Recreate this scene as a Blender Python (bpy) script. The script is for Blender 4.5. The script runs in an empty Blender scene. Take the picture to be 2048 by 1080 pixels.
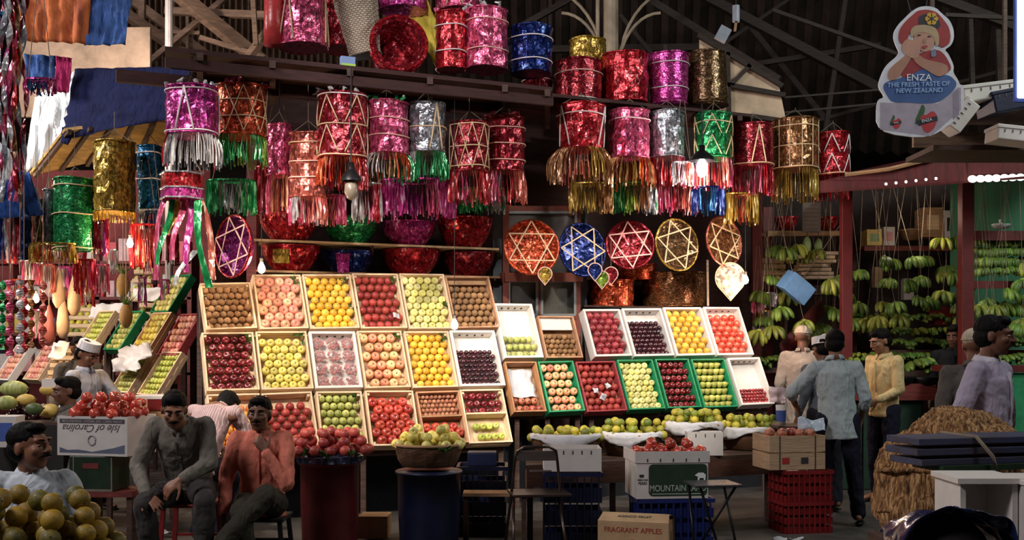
import bpy, bmesh, math, random
from mathutils import Vector as V, Matrix, noise
R = math.radians
C = bpy.context.scene.collection
S = bpy.context.scene
random.seed(7)
rnd = random.random
def ru(a, b): return a + (b - a) * rnd()

# ------------------------------------------------------------------ camera
F, CX, HY, CAMZ = 2200.0, 1024.0, 690.0, 1.5
cam_d = bpy.data.cameras.new('camera')
cam_d.sensor_width = 36.0
cam_d.lens = F / 2048.0 * 36.0
cam_d.shift_y = (HY - 540.0) / 2048.0
cam_d.clip_end = 200
cam = bpy.data.objects.new('camera', cam_d)
C.objects.link(cam)
cam.location = (0, 0, CAMZ)
cam.rotation_euler = (R(90), 0, 0)
S.camera = cam
def at(px, py, Y): return V(((px - CX) * Y / F, Y, CAMZ - (py - HY) * Y / F))
TH = R(24.0)                                   # the stall runs away to the right at this angle
TT = math.tan(TH)
def yl(px, Y0):                                # depth along the stall's line; Y0 = depth where px is 400
    return Y0 * (1 + 0.28364 * TT) / (1 - TT * (px - CX) / F)
def al(px, py, Y0): return at(px, py, yl(px, Y0))

# ------------------------------------------------------------------ world, exposure, lights
S.view_settings.view_transform = 'Standard'
S.view_settings.look = 'None'
S.view_settings.gamma = 1.0
S.view_settings.exposure = 0.0
S.view_settings.use_curve_mapping = False
w = bpy.data.worlds.new('market_air'); S.world = w; w.use_nodes = True
w.node_tree.nodes['Background'].inputs[0].default_value = (0.9, 0.7, 0.6, 1)
w.node_tree.nodes['Background'].inputs[1].default_value = 0.012
def lamp(kind, name, loc, power, color, target=None, size=None, size_y=None, cone=None, blend=0.5, radius=None):
    d = bpy.data.lights.new(name, kind)
    d.energy = power; d.color = color
    o = bpy.data.objects.new(name, d); C.objects.link(o); o.location = loc
    if target is not None:
        o.rotation_euler = (V(target) - V(loc)).to_track_quat('-Z', 'Y').to_euler()
    if size is not None:
        if kind == 'AREA':
            d.size = size
            if size_y: d.shape = 'RECTANGLE'; d.size_y = size_y
        else: d.shadow_soft_size = size
    if cone: d.spot_size = R(cone); d.spot_blend = blend
    return o
WARM = (1.0, 0.80, 0.56); COOL = (1.0, 0.93, 0.93); WHITE = (1.0, 0.90, 0.76)
# daylight through the open roof side, high behind and left of the viewer
lamp('AREA', 'skylight_opening', (-6.5, 2.0, 7.5), 480, COOL, (0.0, 10.0, 3.0), 3.0, 2.0)
lamp('AREA', 'roof_fill_light', (-4.6, 12.2, 3.9), 70, (1.0, .86, .72), at(390, 40, 15), 1.0)  # area light added to brighten the left roof; no vent there
lamp('AREA', 'side_skylight', (7.0, 3.0, 7.5), 150, COOL, (3.0, 10.0, 1.5), 2.0, 2.0)
# unseen spots added to brighten the fruit and the hanging baskets
lamp('SPOT', 'fill_spot', (-2.6, 5.2, 4.9), 1150, WHITE, (-1.5, 9.2, 1.45), 0.12, cone=34, blend=0.35)
lamp('SPOT', 'fill_spot', (-1.2, 4.6, 4.3), 520, (1.0, .88, .86), (-0.2, 9.4, 2.95), 0.1, cone=50, blend=0.5)
lamp('SPOT', 'fill_spot', (0.9, 5.6, 4.9), 1050, WHITE, (1.0, 10.2, 1.35), 0.12, cone=32, blend=0.35)

# ------------------------------------------------------------------ naming helpers
def tag(o, label, cat, group=None, kind=None):
    if label: o['label'] = label
    if cat: o['category'] = cat
    if group: o['group'] = group
    if kind: o['kind'] = kind
    return o
def struct(o): o['kind'] = 'structure'; return o
def thing(name, label, cat, loc=(0, 0, 0), rz=0.0, group=None):
    o = bpy.data.objects.new(name, None); C.objects.link(o)
    o.empty_display_size = 0.1
    o.location = loc; o.rotation_euler = (0, 0, rz)
    return tag(o, label, cat, group)
def link(name, me, parent=None, loc=None):
    o = bpy.data.objects.new(name, me); C.objects.link(o)
    if parent is not None: o.parent = parent
    if loc is not None: o.location = loc
    return o
def copy_tree(o, parent=None):
    c = o.copy(); C.objects.link(c)
    c.parent = parent
    for ch in list(KIDS.get(o.name, [])): copy_tree(ch, c)
    return c
KIDS = {}

# ------------------------------------------------------------------ mesh builder
def frame(d, up=(0, 0, 1)):
    d = V(d).normalized(); u = V(up)
    if abs(d.dot(u)) > 0.98: u = V((1, 0, 0))
    x = u.cross(d).normalized(); y = d.cross(x)
    return x, y, d
class MB:
    def __init__(s): s.v = []; s.f = []; s.m = []; s.cur = 0
    def add(s, vs, fs, M=None):
        n = len(s.v)
        s.v += [tuple(M @ V(p)) if M is not None else tuple(p) for p in vs]
        s.f += [tuple(i + n for i in f) for f in fs]; s.m += [s.cur] * len(fs)
        return s
    def box(s, c, h, M=None, top=1.0):
        x, y, z = c; a, b, d = h
        vs = [(x + i * a * (top if k > 0 else 1), y + j * b * (top if k > 0 else 1), z + k * d) for k in (-1, 1) for j in (-1, 1) for i in (-1, 1)]
        return s.add(vs, [(0, 2, 3, 1), (4, 5, 7, 6), (0, 1, 5, 4), (2, 6, 7, 3), (0, 4, 6, 2), (1, 3, 7, 5)], M)
    def beam(s, p, q, w, h=None, up=(0, 0, 1)):
        p = V(p); q = V(q); x, y, d = frame(q - p, up); h = h or w
        vs = [o + x * i * w / 2 + y * j * h / 2 for o in (p, q) for j in (-1, 1) for i in (-1, 1)]
        return s.add(vs, [(0, 2, 3, 1), (4, 5, 7, 6), (0, 1, 5, 4), (2, 6, 7, 3), (0, 4, 6, 2), (1, 3, 7, 5)])
    def tube(s, pts, rs, n=8, cap=True, closed=False):
        pts = [V(p) for p in pts]; k = len(pts)
        if not hasattr(rs, '__len__'): rs = [rs] * k
        vs = []; fs = []
        for i, p in enumerate(pts):
            a = pts[(i - 1) % k] if (i or closed) else p; b = pts[(i + 1) % k] if (i < k - 1 or closed) else p
            x, y, d = frame(b - a, (0.03, 0.02, 1))
            for j in range(n):
                t = 2 * math.pi * j / n
                vs.append(p + (x * math.cos(t) + y * math.sin(t)) * rs[i])
        for i in range(k if closed else k - 1):
            i2 = (i + 1) % k
            for j in range(n):
                fs.append((i * n + j, i * n + (j + 1) % n, i2 * n + (j + 1) % n, i2 * n + j))
        if cap and not closed:
            fs.append(tuple(range(n))[::-1]); fs.append(tuple((k - 1) * n + j for j in range(n)))
        return s.add(vs, fs)
    def lathe(s, prof, n=16, M=None, cap0=True, cap1=True):
        vs = []; fs = []
        for r, z in prof:
            for j in range(n):
                t = 2 * math.pi * j / n
                vs.append((r * math.cos(t), r * math.sin(t), z))
        for i in range(len(prof) - 1):
            for j in range(n):
                fs.append((i * n + j, i * n + (j + 1) % n, (i + 1) * n + (j + 1) % n, (i + 1) * n + j))
        if cap0: fs.append(tuple(range(n))[::-1])
        if cap1: fs.append(tuple((len(prof) - 1) * n + j for j in range(n)))
        return s.add(vs, fs, M)
    def ell(s, c, r, M=None, n=12, m=8):
        c = V(c); r = V(r) if hasattr(r, '__len__') else V((r, r, r))
        vs = []; fs = []
        T = Matrix.Translation(c) @ (M.to_4x4() if M is not None else Matrix.Identity(4))
        for i in range(1, m):
            a = math.pi * i / m
            for j in range(n):
                t = 2 * math.pi * j / n
                vs.append(T @ V((r.x * math.sin(a) * math.cos(t), r.y * math.sin(a) * math.sin(t), r.z * math.cos(a))))
        for i in range(m - 2):
            for j in range(n):
                fs.append((i * n + j, (i + 1) * n + j, (i + 1) * n + (j + 1) % n, i * n + (j + 1) % n))
        k = len(vs); vs.append(T @ V((0, 0, r.z))); vs.append(T @ V((0, 0, -r.z)))
        for j in range(n):
            fs.append((k, j, (j + 1) % n)); fs.append((k + 1, (m - 2) * n + (j + 1) % n, (m - 2) * n + j))
        return s.add(vs, fs)
    def cap(s, p, q, r0, r1, n=12, flat=None):      # closed tapered capsule; flat = (axis vector, factor)
        p = V(p); q = V(q); L = (q - p).length
        if L < 1e-5: return s.ell(p, r0)
        x, y, d = frame(q - p)
        rings = []
        for a in (-80, -50, -20, 0): rings.append((p + d * (r0 * math.sin(R(a))), r0 * math.cos(R(a))))
        for a in (0, 20, 50, 80): rings.append((q + d * (r1 * math.sin(R(a))), r1 * math.cos(R(a))))
        vs = []; fs = []
        for c, r in rings:
            for j in range(n):
                t = 2 * math.pi * j / n
                o = (x * math.cos(t) + y * math.sin(t)) * r
                if flat: ax = V(flat[0]).normalized(); o = o - ax * (o.dot(ax) * (1 - flat[1]))
                vs.append(c + o)
        for i in range(len(rings) - 1):
            for j in range(n):
                fs.append((i * n + j, i * n + (j + 1) % n, (i + 1) * n + (j + 1) % n, (i + 1) * n + j))
        fs.append(tuple(range(n))[::-1]); fs.append(tuple((len(rings) - 1) * n + j for j in range(n)))
        return s.add(vs, fs)
    def prism(s, poly, y0, y1, M=None):             # poly of (x, z); extruded along y
        n = len(poly)
        vs = [(x, y0, z) for x, z in poly] + [(x, y1, z) for x, z in poly]
        fs = [tuple(range(n)), tuple(range(n, 2 * n))[::-1]] + [(i, i + n, (i + 1) % n + n, (i + 1) % n) for i in range(n)]
        return s.add(vs, fs, M)
    def mesh(s, name, mats, smooth=False):
        me = bpy.data.meshes.new(name)
        me.from_pydata(s.v, [], s.f)
        if not isinstance(mats, (list, tuple)): mats = [mats]
        for m in mats: me.materials.append(m)
        if len(mats) > 1: me.polygons.foreach_set('material_index', s.m)
        if smooth: me.polygons.foreach_set('use_smooth', [True] * len(me.polygons))
        me.update()
        return me
    def build(s, name, mats, parent=None, smooth=False, bevel=0, loc=None, fix=True):
        me = s.mesh(name, mats, smooth)
        if fix:
            b = bmesh.new(); b.from_mesh(me); bmesh.ops.recalc_face_normals(b, faces=b.faces); b.to_mesh(me); b.free()
        o = link(name, me, parent, loc)
        if parent is not None: KIDS.setdefault(parent.name, []).append(o)
        if bevel:
            md = o.modifiers.new('bevel', 'BEVEL'); md.width = bevel; md.segments = 2; md.limit_method = 'ANGLE'
        return o
def box(name, c, h, m, parent=None, bevel=0, rz=0, M=None):
    b = MB()
    if rz: M = Matrix.Translation(c) @ Matrix.Rotation(rz, 4, 'Z'); c = (0, 0, 0)
    b.box(c, h, M)
    return b.build(name, m, parent, bevel=bevel)

# ------------------------------------------------------------------ materials
MATS = {}
def nmat(name):
    m = bpy.data.materials.new(name); m.use_nodes = True
    nt = m.node_tree; return m, nt, nt.nodes['Principled BSDF']
def tex(nt, kind, scale, coord='Object', vec=None, **kw):
    t = nt.nodes.new(kind)
    if 'Scale' in t.inputs: t.inputs['Scale'].default_value = scale
    for k, v in kw.items():
        if k in t.inputs: t.inputs[k].default_value = v
    co = nt.nodes.new('ShaderNodeTexCoord')
    if vec:
        mp = nt.nodes.new('ShaderNodeMapping'); mp.inputs['Scale'].default_value = vec
        nt.links.new(co.outputs[coord], mp.inputs[0]); nt.links.new(mp.outputs[0], t.inputs['Vector'])
    else: nt.links.new(co.outputs[coord], t.inputs['Vector'])
    return t
def ramp(nt, src, stops):
    r = nt.nodes.new('ShaderNodeValToRGB'); e = r.color_ramp.elements
    while len(e) < len(stops): e.new(0.5)
    for i, (p, c) in enumerate(stops): e[i].position = p; e[i].color = (*c, 1)
    nt.links.new(src, r.inputs[0]); return r
def bump(nt, b, src, strength, dist=0.01):
    n = nt.nodes.new('ShaderNodeBump'); n.inputs['Strength'].default_value = strength; n.inputs['Distance'].default_value = dist
    nt.links.new(src, n.inputs['Height']); nt.links.new(n.outputs[0], b.inputs['Normal']); return n
def sc(c, k): return tuple(min(1, x * k) for x in c)
def mat(name, col, rough=0.7, var=0.25, scale=6, bmp=0.15, bscale=40, metal=0.0, vec=None, spec=0.5, col2=None):
    if name in MATS: return MATS[name]
    m, nt, b = nmat(name); MATS[name] = m
    b.inputs['Roughness'].default_value = rough; b.inputs['Metallic'].default_value = metal
    b.inputs['Specular IOR Level'].default_value = spec
    t = tex(nt, 'ShaderNodeTexNoise', scale, vec=vec, Detail=6.0, Roughness=0.65)
    r = ramp(nt, t.outputs['Fac'], [(0.3, sc(col2 or col, 1 - var)), (0.7, sc(col, 1 + var * 0.6))])
    nt.links.new(r.outputs[0], b.inputs['Base Color'])
    if bmp:
        t2 = tex(nt, 'ShaderNodeTexNoise', bscale, vec=vec, Detail=4.0)
        bump(nt, b, t2.outputs['Fac'], bmp)
    return m
def wood(name, col, rough=0.75, dark=0.5): return mat(name, col, rough, dark, 5, 0.35, 14, vec=(1, 1, 7))
def foil(name, col, hi=None, metal=0.6, rough=0.22, scale=34, bmp=0.9, weave=False):
    if name in MATS: return MATS[name]
    m, nt, b = nmat(name); MATS[name] = m
    b.inputs['Metallic'].default_value = metal; b.inputs['Roughness'].default_value = rough
    v = tex(nt, 'ShaderNodeTexVoronoi', scale, vec=(1, 1, 1.6) if weave else (1, 1, 0.55), Randomness=0.7 if weave else 1.0)
    hi = hi or tuple(min(1, c * 1.3 + 0.30) for c in col)
    n0 = tex(nt, 'ShaderNodeTexNoise', scale * 0.25, Detail=3.0)
    mx = nt.nodes.new('ShaderNodeMath'); mx.operation = 'MULTIPLY'
    sep = nt.nodes.new('ShaderNodeSeparateColor'); nt.links.new(v.outputs['Color'], sep.inputs[0])
    nt.links.new(sep.outputs[0], mx.inputs[0]); nt.links.new(n0.outputs['Fac'], mx.inputs[1])
    r = ramp(nt, mx.outputs[0], [(0.08, sc(col, 0.35)), (0.30, col), (0.47, sc(col, 1.35)), (0.62, hi)])  # pale end of the ramp paints sparkle into the foil colour
    nt.links.new(r.outputs[0], b.inputs['Base Color'])
    add = nt.nodes.new('ShaderNodeMath'); add.operation = 'ADD'
    nt.links.new(sep.outputs[1], add.inputs[0]); nt.links.new(n0.outputs['Fac'], add.inputs[1])
    bump(nt, b, add.outputs[0], bmp, 0.012)
    return m
def tinsel(name, col, hi=None):
    if name in MATS: return MATS[name]
    m, nt, b = nmat(name); MATS[name] = m
    b.inputs['Metallic'].default_value = 0.25; b.inputs['Roughness'].default_value = 0.2
    n0 = tex(nt, 'ShaderNodeTexNoise', 30, vec=(1, 1, 0.3), Detail=2.0)
    r = ramp(nt, n0.outputs['Fac'], [(0.35, sc(col, 0.5)), (0.55, col), (0.7, hi or tuple(min(1, c + 0.3) for c in col))])
    nt.links.new(r.outputs[0], b.inputs['Base Color'])
    bump(nt, b, n0.outputs['Fac'], 0.5, 0.02)
    return m
def emit(name, col, k):
    if name in MATS: return MATS[name]
    m, nt, b = nmat(name); MATS[name] = m
    b.inputs['Emission Color'].default_value = (*col, 1); b.inputs['Emission Strength'].default_value = k
    b.inputs['Base Color'].default_value = (*col, 1)
    return m
def fruitmat(name, col, col2, rough=0.35, scale=22, bmp=0.0, streak=False, coat=0.3, var=0.35):
    if name in MATS: return MATS[name]
    m, nt, b = nmat(name); MATS[name] = m
    b.inputs['Roughness'].default_value = rough; b.inputs['Coat Weight'].default_value = coat; b.inputs['Coat Roughness'].default_value = 0.15
    t = tex(nt, 'ShaderNodeTexNoise', scale, vec=(1, 1, 0.25) if streak else None, Detail=3.0)
    oi = nt.nodes.new('ShaderNodeObjectInfo')
    a = nt.nodes.new('ShaderNodeMath'); a.operation = 'MULTIPLY_ADD'; a.inputs[1].default_value = 0.5; 
    ge = nt.nodes.new('ShaderNodeNewGeometry'); ad = nt.nodes.new('ShaderNodeMath'); ad.operation = 'ADD'; f0 = nt.nodes.new('ShaderNodeMath'); f0.operation = 'FRACT'
    nt.links.new(oi.outputs['Random'], ad.inputs[0]); nt.links.new(ge.outputs['Random Per Island'], ad.inputs[1]); nt.links.new(ad.outputs[0], f0.inputs[0])
    nt.links.new(f0.outputs[0], a.inputs[0]); nt.links.new(t.outputs['Fac'], a.inputs[2])
    r = ramp(nt, a.outputs[0], [(0.45, col), (0.95, col2)])
    hs = nt.nodes.new('ShaderNodeHueSaturation'); nt.links.new(r.outputs[0], hs.inputs['Color'])
    mr = nt.nodes.new('ShaderNodeMapRange'); mr.inputs['To Min'].default_value = 1 - var; mr.inputs['To Max'].default_value = 1 + var * 0.4
    ml = nt.nodes.new('ShaderNodeMath'); ml.operation = 'MULTIPLY'; ml.inputs[1].default_value = 7.31
    fr = nt.nodes.new('ShaderNodeMath'); fr.operation = 'FRACT'
    nt.links.new(f0.outputs[0], ml.inputs[0]); nt.links.new(ml.outputs[0], fr.inputs[0]); nt.links.new(fr.outputs[0], mr.inputs['Value'])
    nt.links.new(mr.outputs[0], hs.inputs['Value'])
    nt.links.new(hs.outputs[0], b.inputs['Base Color'])
    if bmp:
        t2 = tex(nt, 'ShaderNodeTexNoise', 180, Detail=2.0); bump(nt, b, t2.outputs['Fac'], bmp, 0.002)
    return m
def cloth(name, col, stripe=None, rough=0.9, sscale=90, var=0.15):
    if name in MATS: return MATS[name]
    m, nt, b = nmat(name); MATS[name] = m
    b.inputs['Roughness'].default_value = rough; b.inputs['Specular IOR Level'].default_value = 0.2
    t = tex(nt, 'ShaderNodeTexNoise', 7, Detail=5.0)
    r = ramp(nt, t.outputs['Fac'], [(0.3, sc(col, 1 - var)), (0.7, sc(col, 1 + var * 0.5))])
    out = r.outputs[0]
    if stripe:
        wv = tex(nt, 'ShaderNodeTexWave', sscale / 6.28, vec=(1, 0.4, 0.02)); wv.bands_direction = 'X'
        rr = ramp(nt, wv.outputs['Fac'], [(0.75, (0, 0, 0)), (0.9, (1, 1, 1))])
        mx = nt.nodes.new('ShaderNodeMix'); mx.data_type = 'RGBA'
        nt.links.new(rr.outputs[0], mx.inputs[0]); nt.links.new(out, mx.inputs[6]); mx.inputs[7].default_value = (*stripe, 1); out = mx.outputs[2]
    nt.links.new(out, b.inputs['Base Color'])
    t2 = tex(nt, 'ShaderNodeTexNoise', 9, vec=(1, 1, 0.5), Detail=2.5, Distortion=1.2)
    bump(nt, b, t2.outputs['Fac'], 0.9, 0.035)
    return m
W_PALE = wood('pale_crate_wood', (0.80, 0.60, 0.40), dark=0.3)
W_MID = wood('mid_wood', (0.42, 0.24, 0.12))
W_DARK = wood('dark_wood', (0.07, 0.035, 0.025))
W_RED = wood('dark_red_painted_wood', (0.16, 0.025, 0.02), 0.6)
W_BROWN = wood('roof_plank_wood', (0.26, 0.17, 0.11))
W_STRAW = wood('straw', (0.75, 0.55, 0.33), dark=0.25)
WHITEFOAM = mat('white_foam', (0.78, 0.74, 0.70), 0.8, 0.08, 12, 0.1, 120)
CARD = mat('cardboard', (0.42, 0.27, 0.15), 0.9, 0.2, 8, 0.1, 60)
CARDW = mat('white_cardboard', (0.58, 0.55, 0.53), 0.85, 0.1, 8, 0.08, 60)
BLACK = mat('black_metal', (0.02, 0.02, 0.022), 0.35, 0.3, 8, 0.05, 60, metal=0.6)
DARK = mat('dark_paint', (0.015, 0.012, 0.012), 0.8, 0.3)
INK = mat('black_ink', (0.02, 0.02, 0.025), 0.8, 0.1, bmp=0)
WINK = mat('white_ink', (0.75, 0.77, 0.78), 0.8, 0.08, bmp=0)
BLUEPL = mat('blue_plastic', (0.004, 0.008, 0.04), 0.45, 0.3, 6, 0.1, 30)
REDPL = mat('red_plastic', (0.20, 0.010, 0.012), 0.4, 0.3, 6, 0.1, 30)
GREENPL = mat('green_plastic', (0.02, 0.30, 0.12), 0.45, 0.3, 20, 0.2, 60)
LEAFM = mat('leaf_green', (0.05, 0.13, 0.02), 0.45, 0.5, 20, 0.3, 50)
PAPERW = mat('white_paper', (0.62, 0.62, 0.66), 0.7, 0.15, 10, 0.5, 16)
STRING = mat('string_fibre', (0.25, 0.2, 0.15), 0.9)
ORD = ['first', 'second', 'third', 'fourth', 'fifth', 'sixth', 'seventh', 'eighth', 'ninth', 'tenth', 'eleventh', 'twelfth',
       'thirteenth', 'fourteenth', 'fifteenth', 'sixteenth', 'seventeenth', 'eighteenth', 'nineteenth', 'twentieth'] + ['twenty-' + x for x in
       ['first', 'second', 'third', 'fourth', 'fifth', 'sixth', 'seventh', 'eighth', 'ninth']] + ['thirtieth'] + ['thirty-' + x for x in
       ['first', 'second', 'third', 'fourth', 'fifth', 'sixth', 'seventh', 'eighth', 'ninth']]
def text(parent, body, M, size, m, name='lettering', sx=1.0, shear=0.0, extrude=0.0008, align='CENTER'):
    c = bpy.data.curves.new(name, 'FONT'); c.body = body; c.size = size; c.align_x = align; c.align_y = 'CENTER'; c.extrude = extrude; c.shear = shear
    tmp = bpy.data.objects.new(name, c); C.objects.link(tmp)
    dg = bpy.context.evaluated_depsgraph_get(); me = bpy.data.meshes.new_from_object(tmp.evaluated_get(dg)); me.name = name
    bpy.data.objects.remove(tmp); me.materials.clear(); me.materials.append(m)
    o = bpy.data.objects.new(name, me); C.objects.link(o); o.parent = parent
    o.matrix_local = M @ Matrix.Diagonal((sx, 1, 1, 1))
    return o
# text lies in local xy facing +z; this turns it to face -Y in its parent
UPRIGHT = Matrix.Rotation(R(90), 4, 'X')
# ================================================================== SETTING
GROUND = mat('wet_concrete', (0.065, 0.058, 0.052), 0.55, 0.5, 3, 0.3, 30)
b = MB(); b.add([(-16, 1, 0), (16, 1, 0), (16, 30, 0), (-16, 30, 0)], [(0, 1, 2, 3)])
struct(b.build('floor', GROUND, fix=False))
FARW = wood('far_wall_wood', (0.03, 0.02, 0.016), 0.9, 0.7)
box('wall_back', (0, 29, 6), (17, 0.1, 6), FARW); struct(bpy.data.objects['wall_back'])
box('wall_right', (14, 16, 6), (0.1, 13, 6), FARW); struct(bpy.data.objects['wall_right'])
box('wall_left', (-15, 16, 6), (0.1, 13, 6), FARW); struct(bpy.data.objects['wall_left'])
# corrugated shed roof: lit left and shaded right pitch are put into two colours
def corrugated(name, A, B, Cc, D, m, n=120, amp=0.035):
    b = MB(); A, B, Cc, D = map(V, (A, B, Cc, D)); nrm = (B - A).cross(D - A).normalized()
    vs = []; fs = []
    for i in range(n + 1):
        t = i / n; o = nrm * amp * math.sin(i * math.pi / 2 * 1.0)
        vs += [A.lerp(B, t) + o, D.lerp(Cc, t) + o]
    for i in range(n): fs.append((2 * i, 2 * i + 2, 2 * i + 3, 2 * i + 1))
    b.add(vs, fs); return b.build(name, m, fix=False)
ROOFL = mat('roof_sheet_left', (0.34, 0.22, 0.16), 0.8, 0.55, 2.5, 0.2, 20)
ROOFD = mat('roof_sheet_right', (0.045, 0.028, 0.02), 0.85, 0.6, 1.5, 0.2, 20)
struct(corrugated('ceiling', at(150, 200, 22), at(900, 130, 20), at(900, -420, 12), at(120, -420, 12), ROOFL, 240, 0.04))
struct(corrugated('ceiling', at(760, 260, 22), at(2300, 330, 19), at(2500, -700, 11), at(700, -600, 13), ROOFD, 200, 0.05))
# roof beams: each a structural member of its own
BEAML = wood('beam_lit', (0.20, 0.12, 0.08)); BEAMD = wood('beam_dark', (0.03, 0.018, 0.013))  # lit and shaded beams painted as two wood tones
k = 0
def trim(p, q, w, m, h=None):
    global k
    k += 1
    b = MB(); b.beam(p, q, w, h); return struct(b.build('trim_%d' % k, m))
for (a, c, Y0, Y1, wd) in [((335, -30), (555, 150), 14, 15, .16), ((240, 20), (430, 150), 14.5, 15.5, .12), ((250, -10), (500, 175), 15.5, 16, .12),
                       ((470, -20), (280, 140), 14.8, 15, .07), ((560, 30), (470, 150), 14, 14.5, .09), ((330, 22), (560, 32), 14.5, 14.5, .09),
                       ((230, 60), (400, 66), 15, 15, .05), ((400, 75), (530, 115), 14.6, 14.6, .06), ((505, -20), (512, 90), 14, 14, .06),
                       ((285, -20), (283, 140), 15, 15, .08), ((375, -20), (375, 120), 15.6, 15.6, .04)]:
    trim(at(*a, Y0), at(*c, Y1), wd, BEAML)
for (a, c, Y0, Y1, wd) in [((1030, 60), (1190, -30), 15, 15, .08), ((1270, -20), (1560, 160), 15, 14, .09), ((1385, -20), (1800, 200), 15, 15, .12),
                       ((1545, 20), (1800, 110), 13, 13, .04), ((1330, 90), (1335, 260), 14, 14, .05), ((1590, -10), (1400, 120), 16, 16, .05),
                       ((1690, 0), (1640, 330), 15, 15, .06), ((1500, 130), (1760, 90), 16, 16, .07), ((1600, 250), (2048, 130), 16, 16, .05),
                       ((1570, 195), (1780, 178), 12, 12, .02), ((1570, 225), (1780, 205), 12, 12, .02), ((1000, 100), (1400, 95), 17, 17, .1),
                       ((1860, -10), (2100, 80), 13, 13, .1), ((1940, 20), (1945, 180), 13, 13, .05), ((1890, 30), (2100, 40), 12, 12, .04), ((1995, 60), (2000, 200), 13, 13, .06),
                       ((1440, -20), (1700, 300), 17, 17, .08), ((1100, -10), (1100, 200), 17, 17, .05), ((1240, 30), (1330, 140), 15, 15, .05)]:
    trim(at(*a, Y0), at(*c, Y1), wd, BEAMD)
# light iron column with curved brackets behind the stall
COLM = mat('painted_iron', (0.40, 0.31, 0.22), 0.6, 0.4, 5, 0.1, 20)
colm = thing('iron_column', 'tall cream iron column with curved brackets rising behind the basket shelf', 'column', at(1222, 690, 14) - V((0, 0, CAMZ)))
px = colm.location
b = MB(); b.tube([(0, 0, 0), (0, 0, 7.5)], .095, 12); b.build('shaft', COLM, colm)
b = MB(); b.tube([(-.17, 0, 3), (-.17, 0, 7.5)], .025, 8); b.build('conduit', COLM, colm)
for s in (-1, 1):
    for r_ in (.75, .55):
        b = MB(); b.tube([(s * (.08 + r_ * (1 - math.cos(t))), 0, 4.9 + r_ * 1.5 * math.sin(t)) for t in [i * R(90) / 10 for i in range(11)]], .02, 6); b.build('bracket', COLM, colm)
    b = MB()
b = MB(); b.tube([(0, 0, 4.75), (0, 0, 4.95)], .13, 12); b.build('collar', COLM, colm)
pole = thing('steel_pipe', 'thin white pipe standing against the slatted roof above the blue awning', 'pipe', at(338, 690, 13) - V((0, 0, CAMZ)))
b = MB(); b.tube([(0, 0, 0), (0, 0, 6.5)], .045, 10); b.build('pipe_shaft', mat('white_pipe', (0.55, 0.48, 0.45), .5), pole)
b = MB(); b.tube([(0, 0, 4.4), (0, 0, 4.5)], .06, 10); b.build('coupling', COLM, pole)
# pale side panel of a neighbouring roof, seen between the baskets and the hoarding
pl = thing('roof_side_panel', 'pale weathered boards closing the side of a neighbouring stall roof', 'panel')
PANEL = mat('weathered_board', (0.62, 0.46, 0.32), 0.85, 0.4, 3, 0.2, 10)
q = [at(1400, 78, 13), at(1558, 172, 13), at(1572, 240, 13), at(1500, 236, 13), at(1400, 215, 13)]
b = MB(); n_ = len(q); b.add(q + [p + V((0, .06, 0)) for p in q], [tuple(range(n_)), tuple(range(n_, 2 * n_))[::-1]] + [(i, (i + 1) % n_, (i + 1) % n_ + n_, i + n_) for i in range(n_)])
b.build('board_panel', PANEL, pl)
for a, c in [((1395, 70), (1565, 172)), ((1400, 160), (1570, 190)), ((1455, 105), (1458, 235)), ((1500, 130), (1462, 170)), ((1500, 232), (1575, 243))]:
    b = MB(); b.beam(at(*a, 12.95), at(*c, 12.95), .05); b.build('batten', BEAMD, pl)
# shop body behind the baskets
SHOPW = wood('shop_back_boards', (0.035, 0.014, 0.012), 0.85, 0.5)
def slab(name, p0, p1, z0, z1, th, m, parent=None):
    d = (V(p1) - V(p0)); n = V((-d.y, d.x, 0)).normalized() * th
    b = MB(); b.add([(p0[0], p0[1], z0), (p1[0], p1[1], z0), (p1[0], p1[1], z1), (p0[0], p0[1], z1)] + [(p0[0] + n.x, p0[1] + n.y, z0), (p1[0] + n.x, p1[1] + n.y, z0), (p1[0] + n.x, p1[1] + n.y, z1), (p0[0] + n.x, p0[1] + n.y, z1)],
                    [(0, 1, 2, 3), (7, 6, 5, 4), (0, 4, 5, 1), (3, 2, 6, 7), (0, 3, 7, 4), (1, 5, 6, 2)])
    return b.build(name, m, parent)
A_ = al(500, 690, 10.5); B_ = al(1502, 690, 10.5)
struct(slab('wall_shop', A_, B_, 0, 4.2, 0.05, SHOPW))
struct(slab('wall_shop_side', al(430, 690, 9.9), A_, 0, 2.2, 0.03, SHOPW))
W_CAN = wood('weathered_dark_red_wood', (.040, .010, .008))
# main canopy boards (the long shelf the top baskets stand on)
def along(px, Y0, z): Y = yl(px, Y0); return V(((px - CX) * Y / F, Y, z))
def zat(px, py, Y0): return al(px, py, Y0).z
SHZ = zat(700, 140, 8.5)
cano = thing('canopy_shelf', 'long dark red plank shelf over the stall carrying the topmost foil baskets', 'shelf')
def plankbox(name, pxa, pxb, Y0a, Y0b, z, th, m, parent):
    a, b_ = along(pxa, Y0a, z), along(pxb, Y0a, z); c, d = along(pxb, Y0b, z), along(pxa, Y0b, z)
    mb = MB(); mb.add([a, b_, c, d] + [p + V((0, 0, th)) for p in (a, b_, c, d)], [(3, 2, 1, 0), (4, 5, 6, 7), (0, 1, 5, 4), (1, 2, 6, 5), (2, 3, 7, 6), (3, 0, 4, 7)])
    return mb.build(name, m, parent)
for j in range(5): plankbox('plank', 380 if j else 330, 1105 - j * 3, 8.5 + j * .24, 8.5 + j * .24 + .22, SHZ, .035, W_CAN, cano)
for p_ in (400, 545, 700, 860, 1010, 1095):
    mb = MB(); mb.beam(along(p_, 8.45, SHZ - .03), along(p_, 9.75, SHZ - .03), .05, .06); mb.build('bearer', W_DARK, cano)
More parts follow.
